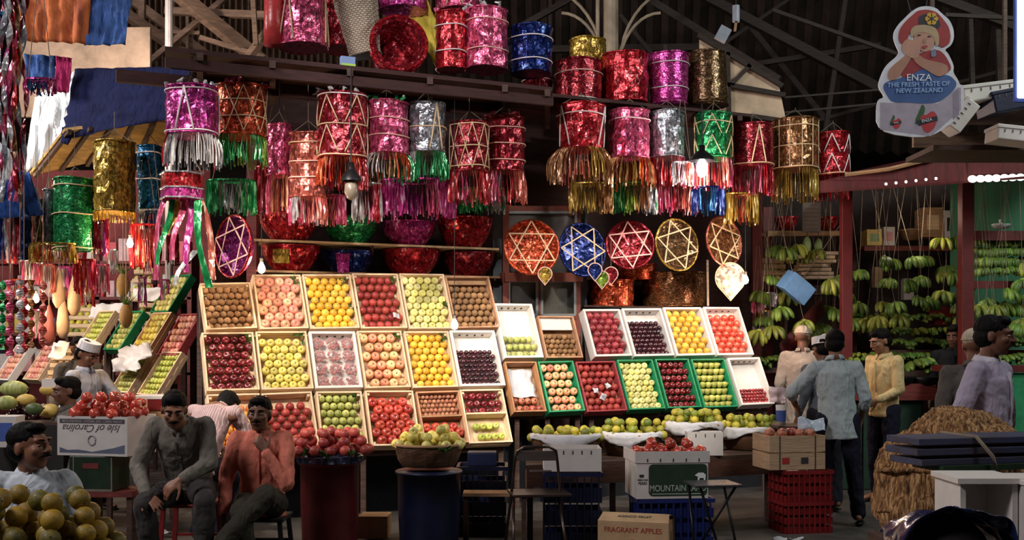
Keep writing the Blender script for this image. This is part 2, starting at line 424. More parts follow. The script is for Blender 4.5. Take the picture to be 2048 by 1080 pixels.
mb = MB(); mb.beam(along(330, 8.5, SHZ - .09), along(1105, 8.5, SHZ - .09), .04, .08); mb.build('front_rail', W_CAN, cano)
mb = MB(); mb.beam(along(232, 9.2, SHZ - .06), along(1000, 9.2, SHZ - .06), .06, .10); mb.build('back_rail', W_CAN, cano)
mid = thing('basket_shelf', 'dark plank shelf at the canopy end carrying magenta red and gold baskets', 'shelf')
MZ = zat(1300, 213, 8.9)
for j in range(3): plankbox('plank', 1020, 1500, 8.9 + j * .24, 8.9 + j * .24 + .22, MZ, .03, W_CAN, mid)
for p_ in (1040, 1180, 1330, 1480):
    mb = MB(); mb.beam(along(p_, 8.88, MZ - .025), along(p_, 9.65, MZ - .025), .05, .05); mb.build('bearer', W_DARK, mid)
# posts of the stall
for i_, (p_, Y0, zt) in enumerate([(505, 9.9, SHZ), (995, 10.0, SHZ), (1165, 10.0, MZ), (1515, 10.1, MZ)]):
    base = along(p_, Y0, 0)
    t = thing('stall_post', ['dark red square stall post behind the round standing red basket', 'dark stall post beside the blue-green doorway, nearest the bowls', 'dark stall post at the star-tray side of the doorway', 'dark red stall post behind the hanging white fan'][i_], 'post', base)
    box('shaft', (0, 0, zt / 2), (.045, .045, zt / 2), W_RED if i_ in (0, 3) else mat('teal_grey_paint', (0.10, 0.13, 0.14), .7), t)
    box('foot_block', (0, 0, .06), (.07, .07, .06), W_DARK, t)
# doorway frame with panes (shop hatch)
TEAL = mat('teal_grey_paint', (0.10, 0.13, 0.14), .7)
RUST = mat('rust_red_paint', (0.20, 0.05, 0.03), .7, .4)
dr = thing('hatch_frame', 'rust red hatch frame with grey panes behind the orange star tray', 'hatch')
HY0 = 9.85
def bar(name, a, c, w, m, parent, Y0, up=(0, 0, 1)):
    mb = MB(); mb.beam(al(*a, Y0), al(*c, Y0), w, w * .7); return mb.build(name, m, parent)
bar('stile', (1012, 410), (1012, 720), .09, RUST, dr, HY0); bar('stile', (1155, 410), (1155, 720), .09, RUST, dr, HY0)
bar('rail', (1005, 555), (1160, 555), .13, RUST, dr, HY0); bar('rail', (1005, 418), (1160, 418), .08, RUST, dr, HY0); bar('rail', (1005, 635), (1160, 632), .08, RUST, dr, HY0)
bar('mullion', (1078, 560), (1080, 640), .07, RUST, dr, HY0)
for (x0, x1, y0, y1) in [(1015, 1152, 425, 548), (1018, 1074, 562, 630), (1084, 1150, 562, 630)]:
    for a, c in [((x0, y0), (x1, y0)), ((x0, y1), (x1, y1)), ((x0, y0), (x0, y1)), ((x1, y0), (x1, y1))]: bar('pane_bead', a, c, .035, mat('pane_bead', (0.2, 0.24, 0.25), .5), dr, HY0 - .03)
    a, c = al(x0, y0, HY0 + .03), al(x1, y1, HY0 + .03)
    slab('pane', a, c, c.z, a.z, .01, mat('dusty_pane', (0.10, 0.10, 0.09), .25, .3), dr)
# near-black sheet standing for shade behind the crates beneath the racks
UND = mat('under_rack_shade', (0.006, 0.007, 0.012), 0.9, 0.4)
struct(slab('shade_under_rack', along(408, 9.3, 0), along(1560, 9.3, 0), 0, .62, .02, UND))
# ================================================================== FRUIT
def lobed(name, prof, n, mats, calyx=None, lob=0.0, seed=0, stem=None):
    b = MB(); vs = []; fs = []
    for i, (r, z) in enumerate(prof):
        for j in range(n):
            t = 2 * math.pi * j / n
            rr = r * (1 + lob * math.cos(5 * t) * (1 if z < 0 else 0.4))
            vs.append((rr * math.cos(t), rr * math.sin(t), z))
    for i in range(len(prof) - 1):
        for j in range(n): fs.append((i * n + j, i * n + (j + 1) % n, (i + 1) * n + (j + 1) % n, (i + 1) * n + j))
    b.add(vs, fs); b.add([(0, 0, prof[0][1])], []); k0 = len(b.v) - 1; b.add([(0, 0, prof[-1][1])], []); k1 = len(b.v) - 1
    for j in range(n): b.f.append((k0, (j + 1) % n, j)); b.m.append(0); l = (len(prof) - 1) * n; b.f.append((k1, l + j, l + (j + 1) % n)); b.m.append(0)
    if calyx is not None and len(mats) > 1:        # dark eye at the top end
        b.cur = 1; z = prof[-1][1]; b.ell((0, 0, z + .02), (calyx, calyx, .05), n=8, m=4)
    if stem: b.cur = 1; b.tube([(0, 0, stem[0]), (.03, 0, stem[0] + stem[1])], .035, 5)
    return b.mesh(name, mats, True)
AP = [(0.18, -.80), (.42, -.92), (.66, -.86), (.86, -.62), (.97, -.25), (1.0, .1), (.95, .42), (.80, .70), (.58, .85), (.36, .86), (.20, .76), (.10, .66)]
SPH = [(math.sin(math.pi * i / 11), -math.cos(math.pi * i / 11)) for i in range(1, 11)]
PEAR = [(.25, -.98), (.60, -.90), (.88, -.62), (1.0, -.22), (.93, .18), (.72, .55), (.50, .85), (.38, 1.12), (.22, 1.30), (.08, 1.34)]
EYE = mat('fruit_eye', (0.07, 0.05, 0.02), .8, bmp=0); STEM = mat('fruit_stem', (0.10, 0.06, 0.02), .8, bmp=0)
EYEG = mat('fruit_eye_green', (0.20, 0.25, 0.03), .8, bmp=0)
FR = {}
def fruit(key, prof, mats, calyx=None, lob=0, r=1, stem=None, sz=1.0):
    p = [(a, z * sz) for a, z in prof]
    FR[key] = lobed(key, p, 14, mats, calyx, lob, stem=stem)
fruit('pink_apple', AP, [fruitmat('skin_pink', (0.82, 0.28, 0.24), (0.90, 0.50, 0.32), .4, 3, streak=True), EYEG], .16, .03)
fruit('blush_apple', AP, [fruitmat('skin_blush', (0.80, 0.22, 0.15), (0.90, 0.60, 0.28), .4, 3.5, streak=True), EYE], .17, .03)
fruit('red_apple', AP, [fruitmat('skin_red', (0.48, 0.03, 0.03), (0.62, 0.09, 0.05), .28, 4, streak=True, coat=.6), EYE], .10, .05)
fruit('dark_apple', AP, [fruitmat('skin_dark', (0.12, 0.008, 0.012), (0.24, 0.015, 0.02), .2, 4, streak=True, coat=.9), EYE], .08, .07, sz=1.05)
fruit('yellow_apple', AP, [fruitmat('skin_yellow', (0.82, 0.68, 0.10), (0.85, 0.76, 0.25), .4, 3), EYE], .10, .03, sz=1.03)
fruit('pale_apple', AP, [fruitmat('skin_pale', (0.86, 0.82, 0.22), (0.90, 0.86, 0.38), .4, 3), EYEG], .07, .02)
fruit('orange', SPH, [fruitmat('skin_orange', (0.85, 0.36, 0.02), (0.88, 0.46, 0.03), .42, 8, bmp=.25), EYEG], .10, 0)
fruit('yellow_orange', SPH, [fruitmat('skin_gold', (0.88, 0.48, 0.03), (0.90, 0.60, 0.08), .42, 8, bmp=.25), EYEG], .10, 0)
fruit('peach', SPH, [fruitmat('skin_peach', (0.78, 0.20, 0.06), (0.86, 0.44, 0.08), .55, 5), EYE], .05, 0)
fruit('nectarine', SPH, [fruitmat('skin_nect', (0.32, 0.025, 0.03), (0.48, 0.07, 0.05), .5, 4, coat=.1), EYE], None, 0)
fruit('kiwi', SPH, [fruitmat('skin_kiwi', (0.30, 0.15, 0.06), (0.42, 0.24, 0.11), .85, 30, bmp=.5, coat=0), EYE], .10, 0, sz=1.2)
fruit('plum', SPH, [fruitmat('skin_plum', (0.02, 0.008, 0.014), (0.07, 0.012, 0.02), .2, 5, coat=.8), EYE], None, 0, sz=1.1)
fruit('red_plum', SPH, [fruitmat('skin_rplum', (0.24, 0.02, 0.03), (0.42, 0.06, 0.07), .4, 4, coat=.3), EYE], None, 0, sz=1.25)
fruit('tomato', SPH, [fruitmat('skin_tomato', (0.70, 0.05, 0.03), (0.82, 0.14, 0.08), .3, 4, coat=.6), EYE], None, 0)
fruit('pear', PEAR, [fruitmat('skin_pear', (0.40, 0.46, 0.08), (0.60, 0.58, 0.14), .45, 6), STEM], None, .02, stem=(1.25, .3))
fruit('guava', SPH, [fruitmat('skin_guava', (0.38, 0.44, 0.10), (0.58, 0.60, 0.18), .5, 6, bmp=.2), EYE], .14, .04, sz=1.1)
fruit('sweet_lime', SPH, [fruitmat('skin_lime', (0.14, 0.24, 0.03), (0.62, 0.50, 0.05), .45, 2.5, bmp=.25, coat=.15), EYEG], .10, 0)
fruit('pomelo', SPH, [fruitmat('skin_pomelo', (0.10, 0.11, 0.015), (0.40, 0.24, 0.02), .5, 2.2, bmp=.3, coat=.1), STEM], .09, 0)
fruit('pomegranate', SPH, [fruitmat('skin_pome', (0.35, 0.03, 0.03), (0.60, 0.22, 0.12), .45, 4), EYE], .28, .06)
fruit('cherry', SPH, [fruitmat('skin_cherry', (0.22, 0.012, 0.018), (0.40, 0.03, 0.035), .25, 4, coat=.6), EYE], None, 0)
fruit('green_apple', AP, [fruitmat('skin_green', (0.40, 0.50, 0.06), (0.62, 0.66, 0.14), .35, 4), EYE], .10, .03)
fruit('lychee', SPH, [fruitmat('skin_lychee', (0.42, 0.12, 0.08), (0.62, 0.30, 0.16), .8, 20, bmp=.6), EYE], None, 0)
DESC = dict(pink_apple='pink apple', blush_apple='red-and-cream blush apple', red_apple='bright red apple', dark_apple='glossy dark red apple', yellow_apple='golden yellow apple',
            pale_apple='pale yellow apple', orange='orange', yellow_orange='golden orange', peach='orange-red peach', nectarine='dusky red nectarine', kiwi='brown kiwi', plum='black plum',
            red_plum='dusky red plum', tomato='shiny red plum', pear='green pear', guava='green guava', sweet_lime='green-yellow sweet lime', pomelo='mottled green pomelo',
            pomegranate='red pomegranate', cherry='small dark cherry', green_apple='green apple', lychee='rough red lychee')
NAME = dict(pink_apple='apple', blush_apple='apple', red_apple='apple', dark_apple='apple', yellow_apple='apple', pale_apple='apple', green_apple='apple', yellow_orange='orange', red_plum='plum', tomato='plum')
def put_fruit(key, loc, r, axis, label, group, roll=None, parent=None):
    o = link(NAME.get(key, key), FR[key])
    q = V(axis).normalized().to_track_quat('Z', 'Y').to_matrix().to_4x4()
    o.matrix_world = Matrix.Translation(loc) @ q @ Matrix.Rotation(ru(0, 6.28) if roll is None else roll, 4, 'Z') @ Matrix.Scale(r, 4)
    return tag(o, label, NAME.get(key, key).replace('_', ' '), group)

# ================================================================== RACK PLANE
PHI = R(63)
ADIR = V((math.cos(TH), math.sin(TH), 0)); SDIR = V((-math.sin(TH) * math.cos(PHI), math.cos(TH) * math.cos(PHI), math.sin(PHI)))
RN = ADIR.cross(SDIR)                      # points back and up; front normal is -this or this
if RN.y > 0: RN = -RN
def plane_pt(px, py, P0, n):
    d = at(px, py, 1.0) - cam.location; t = (P0 - cam.location).dot(n) / d.dot(n); return cam.location + d * t
RP0 = al(425, 905, 8.75)
def make_crate(quad, P0, n, style, label, group, depth=.10, liner=True, sink=0.0):
    TL, TR, BR, BL = [plane_pt(x, y, P0, n) for x, y in quad]
    u = ((TR - TL) + (BR - BL)).normalized(); v = (TL - BL) + (TR - BR); v = (v - u * v.dot(u)).normalized(); nn = u.cross(v)
    if nn.y > 0: nn = -nn
    W = ((TR - TL).dot(u) + (BR - BL).dot(u)) / 2 * .985; H = ((TL - BL).dot(v) + (TR - BR).dot(v)) / 2 * .985
    c = (TL + TR + BR + BL) / 4
    M = Matrix((( u.x, v.x, nn.x, c.x), (u.y, v.y, nn.y, c.y), (u.z, v.z, nn.z, c.z), (0, 0, 0, 1)))
    return crate_at(M, W, H, style, label, group, depth)
def crate_at(M, W, H, style, label, group, depth=.10):
    t = thing('fruit_crate', label, 'crate', group=group); t.matrix_world = M       # local x along, y up the slope, z out; rim plane z=0
    mm, lm = {'wood': (W_PALE, W_PALE), 'white': (WHITEFOAM, WHITEFOAM), 'green': (GREENPL, GREENPL), 'red': (mat('printed_red_card', (0.38, 0.05, 0.06), .7, .6, 40), CARD), 'card': (wood('brown_crate', (0.45, 0.22, 0.10)), CARD),
              'brown': (wood('brown_slats', (0.55, 0.30, 0.17)), W_MID)}[style]
    w_ = .016 if style != 'white' else .024
    box('base_board', (0, 0, -depth + .006), (W / 2 - .004, H / 2 - .004, .006), lm, t)
    for s_ in (-1, 1):
        if style in ('wood', 'brown'):
            for kk, (z0, z1) in enumerate(((-depth, -depth * .56), (-depth * .46, 0))):
                box('side_slat', (s_ * (W / 2 - w_ / 2), 0, (z0 + z1) / 2), (w_ / 2, H / 2, (z1 - z0) / 2), mm, t, bevel=.002)
                box('end_slat', (0, s_ * (H / 2 - w_ / 2), (z0 + z1) / 2), (W / 2 - w_, w_ / 2, (z1 - z0) / 2), mm, t, bevel=.002)
        else:
            box('side_panel', (s_ * (W / 2 - w_ / 2), 0, -depth / 2), (w_ / 2, H / 2, depth / 2), mm, t, bevel=.004)
            e = box('end_panel', (0, s_ * (H / 2 - w_ / 2), -depth / 2), (W / 2 - w_, w_ / 2, depth / 2), mm, t, bevel=.004)
    if style == 'wood':
        for sx_ in (-1, 1):
            for sy_ in (-1, 1): box('corner_post', (sx_ * (W / 2 - .03), sy_ * (H / 2 - .03), -depth / 2 - .006), (.011, .011, depth / 2 - .006), mm, t)
    if style == 'white':
        nh = 4
        for a in range(nh): box('vent_hole', ((a - 1.5) * W * .17, H / 2 - w_ - .001, -depth * .5), (.008, .003, .012), INK, t)
    return t, M, W, H, depth, w_
def leaves(parent_M, x, y, z, n, label, size=.05):
    b = MB()
    for i in range(n):
        a = ru(0, 6.28); L = size * ru(.7, 1.3); w = L * .42; o = V((x + ru(-.03, .03), y + ru(-.03, .03), z + ru(0, .02)))
        d = V((math.cos(a), math.sin(a), ru(.1, .7))).normalized(); s_ = d.cross(V((0, 0, 1))).normalized()
        up = s_.cross(d) * .012
        pts = [o, o + d * L * .3 + s_ * w * .5, o + d * L * .7 + s_ * w * .42, o + d * L, o + d * L * .7 - s_ * w * .42, o + d * L * .3 - s_ * w * .5, o + d * L * .3 - up, o + d * L * .7 - up]
        b.add([parent_M @ p for p in pts], [(0, 1, 6), (1, 2, 7, 6), (2, 3, 7), (3, 4, 7), (4, 5, 6, 7), (5, 0, 6)])
        b.add([parent_M @ (p + V((0, 0, .0025))) for p in pts], [(0, 6, 1), (1, 6, 7, 2), (2, 7, 3), (3, 7, 4), (4, 7, 6, 5), (5, 6, 0)])
    return tag(b.build('leaf_sprig', LEAFM, fix=False), label, 'leaves', 'green leaf sprigs tucked in fruit crates')
def fill(cr, key, cols, rows, place, face=None, fill_from=0.0, top=1.0, jit=.10, stagger=True, liner=True, rowsel=None, xr=(0, 1)):
    """rows counted from the top edge of the crate down; place = short text that says which crate"""
    t, M, W, H, depth, w_ = cr
    iw = (W - 2 * w_) * (xr[1] - xr[0]); x0 = -W / 2 + w_ + (W - 2 * w_) * xr[0]
    ih = (H - 2 * w_) * (top - fill_from); y0 = -H / 2 + w_ + (H - 2 * w_) * fill_from
    r = min(iw / (cols + (.4 if stagger else 0)) / 2, ih / rows / 2 * (1.24 if stagger else 1.05))
    sx = (iw - 2 * r) / (cols - .5 if stagger else max(cols - 1, 1)); sy = (ih - 2 * r) / max(rows - 1, 1)
    f3 = M.to_3x3()
    for i in range(rows):
        for j in range(cols):
            if rowsel and not rowsel(i, j): continue
            x = x0 + r + (j + (.5 if (stagger and i % 2) else 0)) * sx; y = y0 + ih - r - i * sy
            loc = M @ V((x + ru(-1, 1) * r * jit * .5, y + ru(-1, 1) * r * jit * .5, -depth + .014 + r * ru(1.22, 1.4) + max(0, depth - .05 - 2.2 * r) ))
            ax = face if face is not None else (0, -.25, 1)
            ax = f3 @ (V(ax) + V((ru(-1, 1), ru(-1, 1), ru(-.3, .3))) * (.28 if face is None else .2))
            put_fruit(key, loc, r * ru(.94, 1.0), ax, '%s in %s, %s row, %s from left' % (DESC[key], place, ORD[i], ORD[j]), '%ss in %s' % (DESC[key], place))
POS6 = ['first', 'second', 'third', 'fourth', 'fifth', 'sixth', 'seventh']
RK = {'A': 'top left rack', 'B': 'middle left rack', 'C': 'bottom left rack', 'E': 'upper right rack', 'G': 'lower right rack', 'D': 'centre rack'}
SPEC = [
 # id, quad, style, key, cols, rows, options, crate description
 ('A1', [(402, 566), (505, 563), (512, 657), (408, 660)], 'wood', 'kiwi', 6, 7, dict(), 'pale wooden crate of brown kiwis, top row, beside the red standing basket'),
 ('A2', [(508, 548), (605, 548), (615, 657), (515, 659)], 'wood', 'pink_apple', 4, 7, dict(), 'pale wooden crate of pale pink apples in the top row below the bulb'),
 ('A3', [(608, 548), (706, 547), (716, 657), (616, 658)], 'wood', 'yellow_orange', 5, 8, dict(), 'pale wooden crate of oranges in the top row of the left rack'),
 ('A4', [(707, 546), (800, 546), (812, 657), (718, 657)], 'wood', 'nectarine', 5, 7, dict(), 'pale wooden crate of dusky red nectarines in the top row'),
 ('A5', [(802, 546), (895, 547), (903, 658), (814, 658)], 'wood', 'pale_apple', 5, 8, dict(), 'pale wooden crate of pale yellow apples in the top row'),
 ('A6', [(895, 551), (985, 552), (995, 655), (905, 657)], 'brown', 'kiwi', 6, 7, dict(top=.86), 'brown slatted crate of kiwis at the doorway end of the top row'),
 ('B1', [(403, 664), (510, 663), (518, 780), (412, 783)], 'wood', 'dark_apple', 5, 7, dict(), 'wooden crate of glossy dark red apples in the middle row, post end'),
 ('B2', [(513, 662), (617, 661), (625, 778), (520, 780)], 'wood', 'yellow_apple', 5, 7, dict(top=.93), 'wooden crate of golden yellow apples in the middle row'),
 ('B3', [(620, 662), (714, 661), (724, 776), (628, 777)], 'white', None, 0, 0, dict(), 'pale crate of bagged red grapes in the middle row'),
 ('B4', [(717, 661), (808, 660), (818, 775), (727, 777)], 'wood', 'blush_apple', 4, 6, dict(face=(0, -.1, 1)), 'wooden crate of red-and-cream apples in the middle row'),
 ('B5', [(811, 662), (903, 661), (912, 775), (822, 776)], 'wood', 'yellow_orange', 5, 8, dict(), 'wooden crate of golden oranges in the middle row'),
 ('B6', [(905, 660), (998, 659), (1004, 772), (914, 773)], 'white', 'plum', 8, 8, dict(top=.70), 'white crate of black plums in the middle row below a bulb'),
 ('C1', [(410, 788), (520, 785), (532, 905), (425, 910)], 'wood', 'peach', 5, 7, dict(top=.86), 'wooden crate of orange-red peaches behind the man in salmon shirt'),
 ('C2', [(524, 785), (625, 782), (640, 895), (535, 903)], 'wood', 'nectarine', 4, 7, dict(top=.88), 'wooden crate of dusky nectarines in the bottom row'),
 ('C3', [(630, 782), (722, 781), (740, 893), (645, 895)], 'wood', 'guava', 5, 7, dict(), 'wooden crate of green guavas in the bottom row'),
 ('C4', [(729, 780), (825, 780), (845, 890), (743, 893)], 'wood', 'red_apple', 4, 6, dict(top=.92), 'wooden crate of bright red apples in the bottom row'),
 ('C5', [(830, 782), (918, 780), (940, 885), (850, 890)], 'brown', 'red_apple', 4, 3, dict(top=.42), 'slatted crate with small lychees above and red apples below, bottom row'),
 ('C6', [(919, 778), (1003, 777), (1030, 884), (938, 888)], 'wood', 'dark_apple', 5, 3, dict(fill_from=.55), 'wooden crate of dark apples above green ones, doorway end of bottom row'),
 ('D1', [(993, 605), (1068, 607), (1085, 715), (1004, 717)], 'white', 'guava', 5, 3, dict(top=.42), 'white crate with green guavas only in its lower part'),
 ('D2', [(1078, 630), (1150, 632), (1165, 715), (1090, 717)], 'brown', 'kiwi', 6, 5, dict(top=.62), 'brown crate of kiwis below the hatch pane'),
 ('D3', [(1010, 722), (1068, 722), (1100, 823), (1027, 825)], 'card', 'pomegranate', 4, 2, dict(top=.30), 'nearly empty brown cardboard crate with paper and four red fruits'),
 ('D4', [(1073, 722), (1147, 720), (1172, 822), (1102, 825)], 'green', 'blush_apple', 4, 6, dict(), 'green-rimmed crate of red-and-cream apples'),
 ('E1', [(1168, 617), (1244, 617), (1262, 712), (1187, 714)], 'white', 'red_plum', 4, 7, dict(), 'white crate of dusky red plums in the upper right rack'),
 ('E2', [(1247, 616), (1328, 615), (1345, 712), (1265, 713)], 'white', 'plum', 7, 8, dict(top=.80), 'white crate of black plums in the upper right rack'),
 ('E3', [(1331, 614), (1408, 613), (1427, 711), (1348, 712)], 'white', 'yellow_orange', 4, 8, dict(), 'white crate of golden oranges in the upper right rack'),
 ('E4', [(1411, 613), (1482, 613), (1506, 710), (1430, 711)], 'white', 'tomato', 4, 7, dict(top=.9), 'white crate of shiny red plums beside the bare bulb'),
 ('G1', [(1150, 723), (1232, 720), (1255, 822), (1176, 824)], 'red', 'nectarine', 5, 7, dict(), 'red printed crate of dusky nectarines with white paper flecks'),
 ('G2', [(1235, 719), (1308, 717), (1330, 818), (1258, 820)], 'green', 'pale_apple', 5, 8, dict(), 'green-rimmed crate of pale yellow apples'),
 ('G3', [(1312, 717), (1381, 716), (1402, 815), (1334, 817)], 'green', 'dark_apple', 5, 7, dict(), 'green-rimmed crate of glossy dark red apples'),
 ('G4', [(1385, 717), (1453, 716), (1475, 814), (1406, 816)], 'green', 'pear', 5, 7, dict(face=(.9, .35, .25)), 'green-rimmed crate of green pears'),
 ('G5', [(1456, 715), (1522, 713), (1548, 808), (1482, 811)], 'white', 'cherry', 9, 5, dict(top=.36), 'white crate with dark cherries only at its bottom'),
]
PLACE = {'A1': 'top row kiwi crate', 'A2': 'pink apple crate', 'A3': 'top row orange crate', 'A4': 'top row nectarine crate', 'A5': 'top row pale apple crate',
         'A6': 'brown slatted kiwi crate', 'B1': 'middle row dark apple crate', 'B2': 'middle row golden apple crate', 'B4': 'middle row blush apple crate', 'B5': 'middle row orange crate',
         'B6': 'middle row black plum crate', 'C1': 'bottom row peach crate', 'C2': 'bottom row nectarine crate', 'C3': 'bottom row guava crate', 'C4': 'bottom row red apple crate', 'C5': 'slatted lychee crate',
         'C6': 'crate nearest the folding chair', 'D1': 'white guava crate', 'D2': 'kiwi crate below hatch', 'D3': 'nearly empty card crate', 'D4': 'green crate by card crate', 'E1': 'right rack plum crate',
         'E2': 'right rack black plum crate', 'E3': 'right rack orange crate', 'E4': 'crate beside the bare bulb', 'G1': 'red printed crate', 'G2': 'green crate of pale apples', 'G3': 'green crate of dark apples',
         'G4': 'green crate of pears', 'G5': 'white cherry crate'}
CR = {}
for (cid, quad, style, key, cols, rows, opt, lab) in SPEC:
    cr = make_crate(quad, RP0, RN, style, lab, 'fruit crates on the tilted racks', depth=.11)
    CR[cid] = cr
    if key: fill(cr, key, cols, rows, PLACE[cid], **opt)
    t, M, W, H, dp, w_ = cr
    if cid in ('A2', 'A3', 'A4', 'B1', 'B2', 'B4', 'B5', 'C3'):
        leaves(M, W / 2 - .05, H / 2 - .05, -.03, 7, 'dark green leaves tucked at the top corner of ' + PLACE[cid])
    if cid in ('A3', 'A5', 'D4'):
        leaves(M, W / 2 - .03, -H * .1, -.04, 6, 'dark green leaves along the side of ' + PLACE[cid])
# second fillings
fill(CR['C6'], 'green_apple', 4, 2, 'tray nearest the folding chair', top=.40, fill_from=.06, xr=(.16, .92))
t, M, W, H, dp, w_ = CR['C6']; box('divider', (0, H * .04, -.04), (W / 2 - .02, .008, .05), W_PALE, t)
fill(CR['C5'], 'lychee', 9, 5, 'slatted crate top half', fill_from=.55)
t, M, W, H, dp, w_ = CR['C5']; box('divider', (0, H * .02, -.05), (W / 2 - .02, .008, .05), W_MID, t)
# kiwi trays' white dividers and boards
for cid in ('A6', 'D2'):
    t, M, W, H, dp, w_ = CR[cid]; box('tray_board', (0, H * .40 if cid == 'A6' else H * .33, -.035), (W / 2 - .03, H * .04 if cid == 'A6' else H * .14, .006), W_MID if cid == 'A6' else WHITEFOAM, t)
# grape bags
FILM = bpy.data.materials.new('clear_film'); FILM.use_nodes = True
fb = FILM.node_tree.nodes['Principled BSDF']; fb.inputs['Roughness'].default_value = .12; fb.inputs['Alpha'].default_value = .16; fb.inputs['Base Color'].default_value = (.9, .75, .78, 1)
GRAPE = fruitmat('skin_grape', (0.30, 0.04, 0.05), (0.50, 0.16, 0.14), .35, 3)
t, M, W, H, dp, w_ = CR['B3']
for i in range(4):
    for j in range(3):
        bx = -W / 2 + .075 + j * (W - .15) / 2; by = H / 2 - .10 - i * (H - .16) / 3 * .95
        g = thing('grape_bag', 'clear bag of red grapes, %s row down and %s from left, in the grape crate' % (ORD[i], ORD[j]), 'grapes', group='bagged red grapes in the middle row crate')
        g.matrix_world = M @ Matrix.Translation((bx, by, -.045)) @ Matrix.Rotation(ru(-.4, .4), 4, 'Z')
        b = MB()
        for _ in range(38):
            a = ru(0, 6.28); q = math.sqrt(rnd()); b.ell((q * .052 * math.cos(a), q * .05 * math.sin(a), ru(-.03, .03) * (1.1 - q)), .0115, n=8, m=5)
        b.build('grape_bunch', GRAPE, g, True, fix=False)
        b = MB(); b.ell((0, 0, 0), (.064, .062, .038), n=16, m=8)
        for k_, v_ in enumerate(b.v): b.v[k_] = tuple(V(v_) * (1 + .12 * noise.noise(V(v_) * 50 + V((i, j, 0)))))
        b.build('plastic_film', FILM, g, False, fix=False)
# white papers
def crumple(name, M, w, h, seed, m, amp=.03, n=10, label=None, cat='paper', group=None, parent=None, th=.002):
    b = MB(); vs = []
    for i in range(n + 1):
        for j in range(n + 1):
            x = (j / n - .5) * w; y = (i / n - .5) * h
            z = amp * noise.noise(V((x * 9, y * 9, seed))) + amp * .6 * noise.noise(V((x * 25, y * 25, seed)))
            vs.append(M @ V((x + .02 * noise.noise(V((x * 9, y * 9, seed + 5))), y, z)))
    fs = [(i * (n + 1) + j, i * (n + 1) + j + 1, (i + 1) * (n + 1) + j + 1, (i + 1) * (n + 1) + j) for i in range(n) for j in range(n)]
    b.add(vs, fs); o = b.build(name, m, parent, True, fix=False)
    md = o.modifiers.new('thick', 'SOLIDIFY'); md.thickness = th
    if label: tag(o, label, cat, group)
    return o
M = CR['D3'][1]; crumple('wrapping_paper', M @ Matrix.Translation((0, .06, -.065)), .24, .30, 3, PAPERW, .05, label='crumpled white paper in the nearly empty cardboard crate')
M = CR['G1'][1]
for i_, (x, y) in enumerate(((-.08, -.05), (-.02, -.12), (.06, .0))): crumple('paper_scrap', M @ Matrix.Translation((x, y, .01)) @ Matrix.Rotation(i_, 4, 'Z'), .07, .06, i_ + 2, PAPERW, .03, n=6, label='crumpled white scrap on the nectarines, ' + ['beside the crate edge', 'lowest of three', 'nearest the crate middle'][i_], group='white scraps on nectarines')
M = CR['A4'][1]; crumple('paper_scrap', M @ Matrix.Translation((.13, -.16, .01)), .07, .05, 9, PAPERW, .03, n=6, label='small white scrap at the corner of the top row nectarine crate')
# rack frames behind crates
def rack(name, quad, label):
    q = [plane_pt(x, y, RP0, RN) - RN * .15 * (1 if RN.y < 0 else -1) for x, y in quad]
    t = thing(name, label, 'rack')
    def bb(p, q_, w, nm): mb = MB(); mb.beam(p, q_, w); mb.build(nm, W_DARK, t)
    for a in (0, .5, 1):
        top = q[0].lerp(q[1], a); bot = q[3].lerp(q[2], a)
        bb(top, bot, .04, 'slope_rail'); bb(V((top.x, top.y, 0)), top, .045, 'rear_leg'); bb(V((bot.x, bot.y, 0)), bot, .045, 'front_leg')
    for a in (0.0, .33, .66, 1): bb(q[0].lerp(q[3], a), q[1].lerp(q[2], a), .035, 'cross_rail')
    return t
rack('display_rack', [(405, 566), (978, 556), (1014, 886), (425, 905)], 'dark wooden sloping rack under the three rows of wooden crates')
rack('display_rack', [(1006, 615), (1156, 634), (1168, 820), (1046, 822)], 'dark sloping rack under the crates before the hatch')
rack('display_rack', [(1182, 620), (1482, 615), (1545, 810), (1196, 821)], 'dark sloping rack under the white and green crates')
lamp_n = 0
# ================================================================== HEAPS
def heap(key, centre, rx, ry, r, layers, place, du=V((1, 0, 0)), dv=V((0, 1, 0)), shrink=.8, keyf=None, jit=.25, axis=None):
    """fruit in layers on an elliptic bed"""
    for L in range(layers):
        ax = rx - L * r * 1.7 * shrink; ay = ry - L * r * 1.5 * shrink
        if ax < r * .5: break
        nv = max(1, int(round(2 * max(ay, r * .6) / (1.9 * r)))); cnt = 0
        for i in range(nv):
            v_ = 0 if nv == 1 else (-ay + 2 * ay * i / (nv - 1))
            half = ax * math.sqrt(max(.08, 1 - (v_ / (ay + r)) ** 2))
            nu = max(1, int(2 * half / (2.0 * r)) + (0))
            for j in range(nu):
                u_ = 0 if nu == 1 else (-half + 2 * half * j / (nu - 1))
                if i % 2: u_ += r * .4
                p = centre + du * (u_ + ru(-1, 1) * r * jit) + dv * (v_ + ru(-1, 1) * r * jit) + V((0, 0, r + L * r * 1.42 + ru(-1, 1) * r * .12))
                kk = keyf() if keyf else key
                put_fruit(kk, p, r * ru(.9, 1.04), axis or (ru(-1, 1), ru(-1.2, .2), ru(-.4, 1)), '%s in %s, %s layer, %s row, %s from left' % (DESC[kk], place, ORD[L], ORD[i], ORD[j]), '%ss heaped in %s' % (DESC[kk], place))
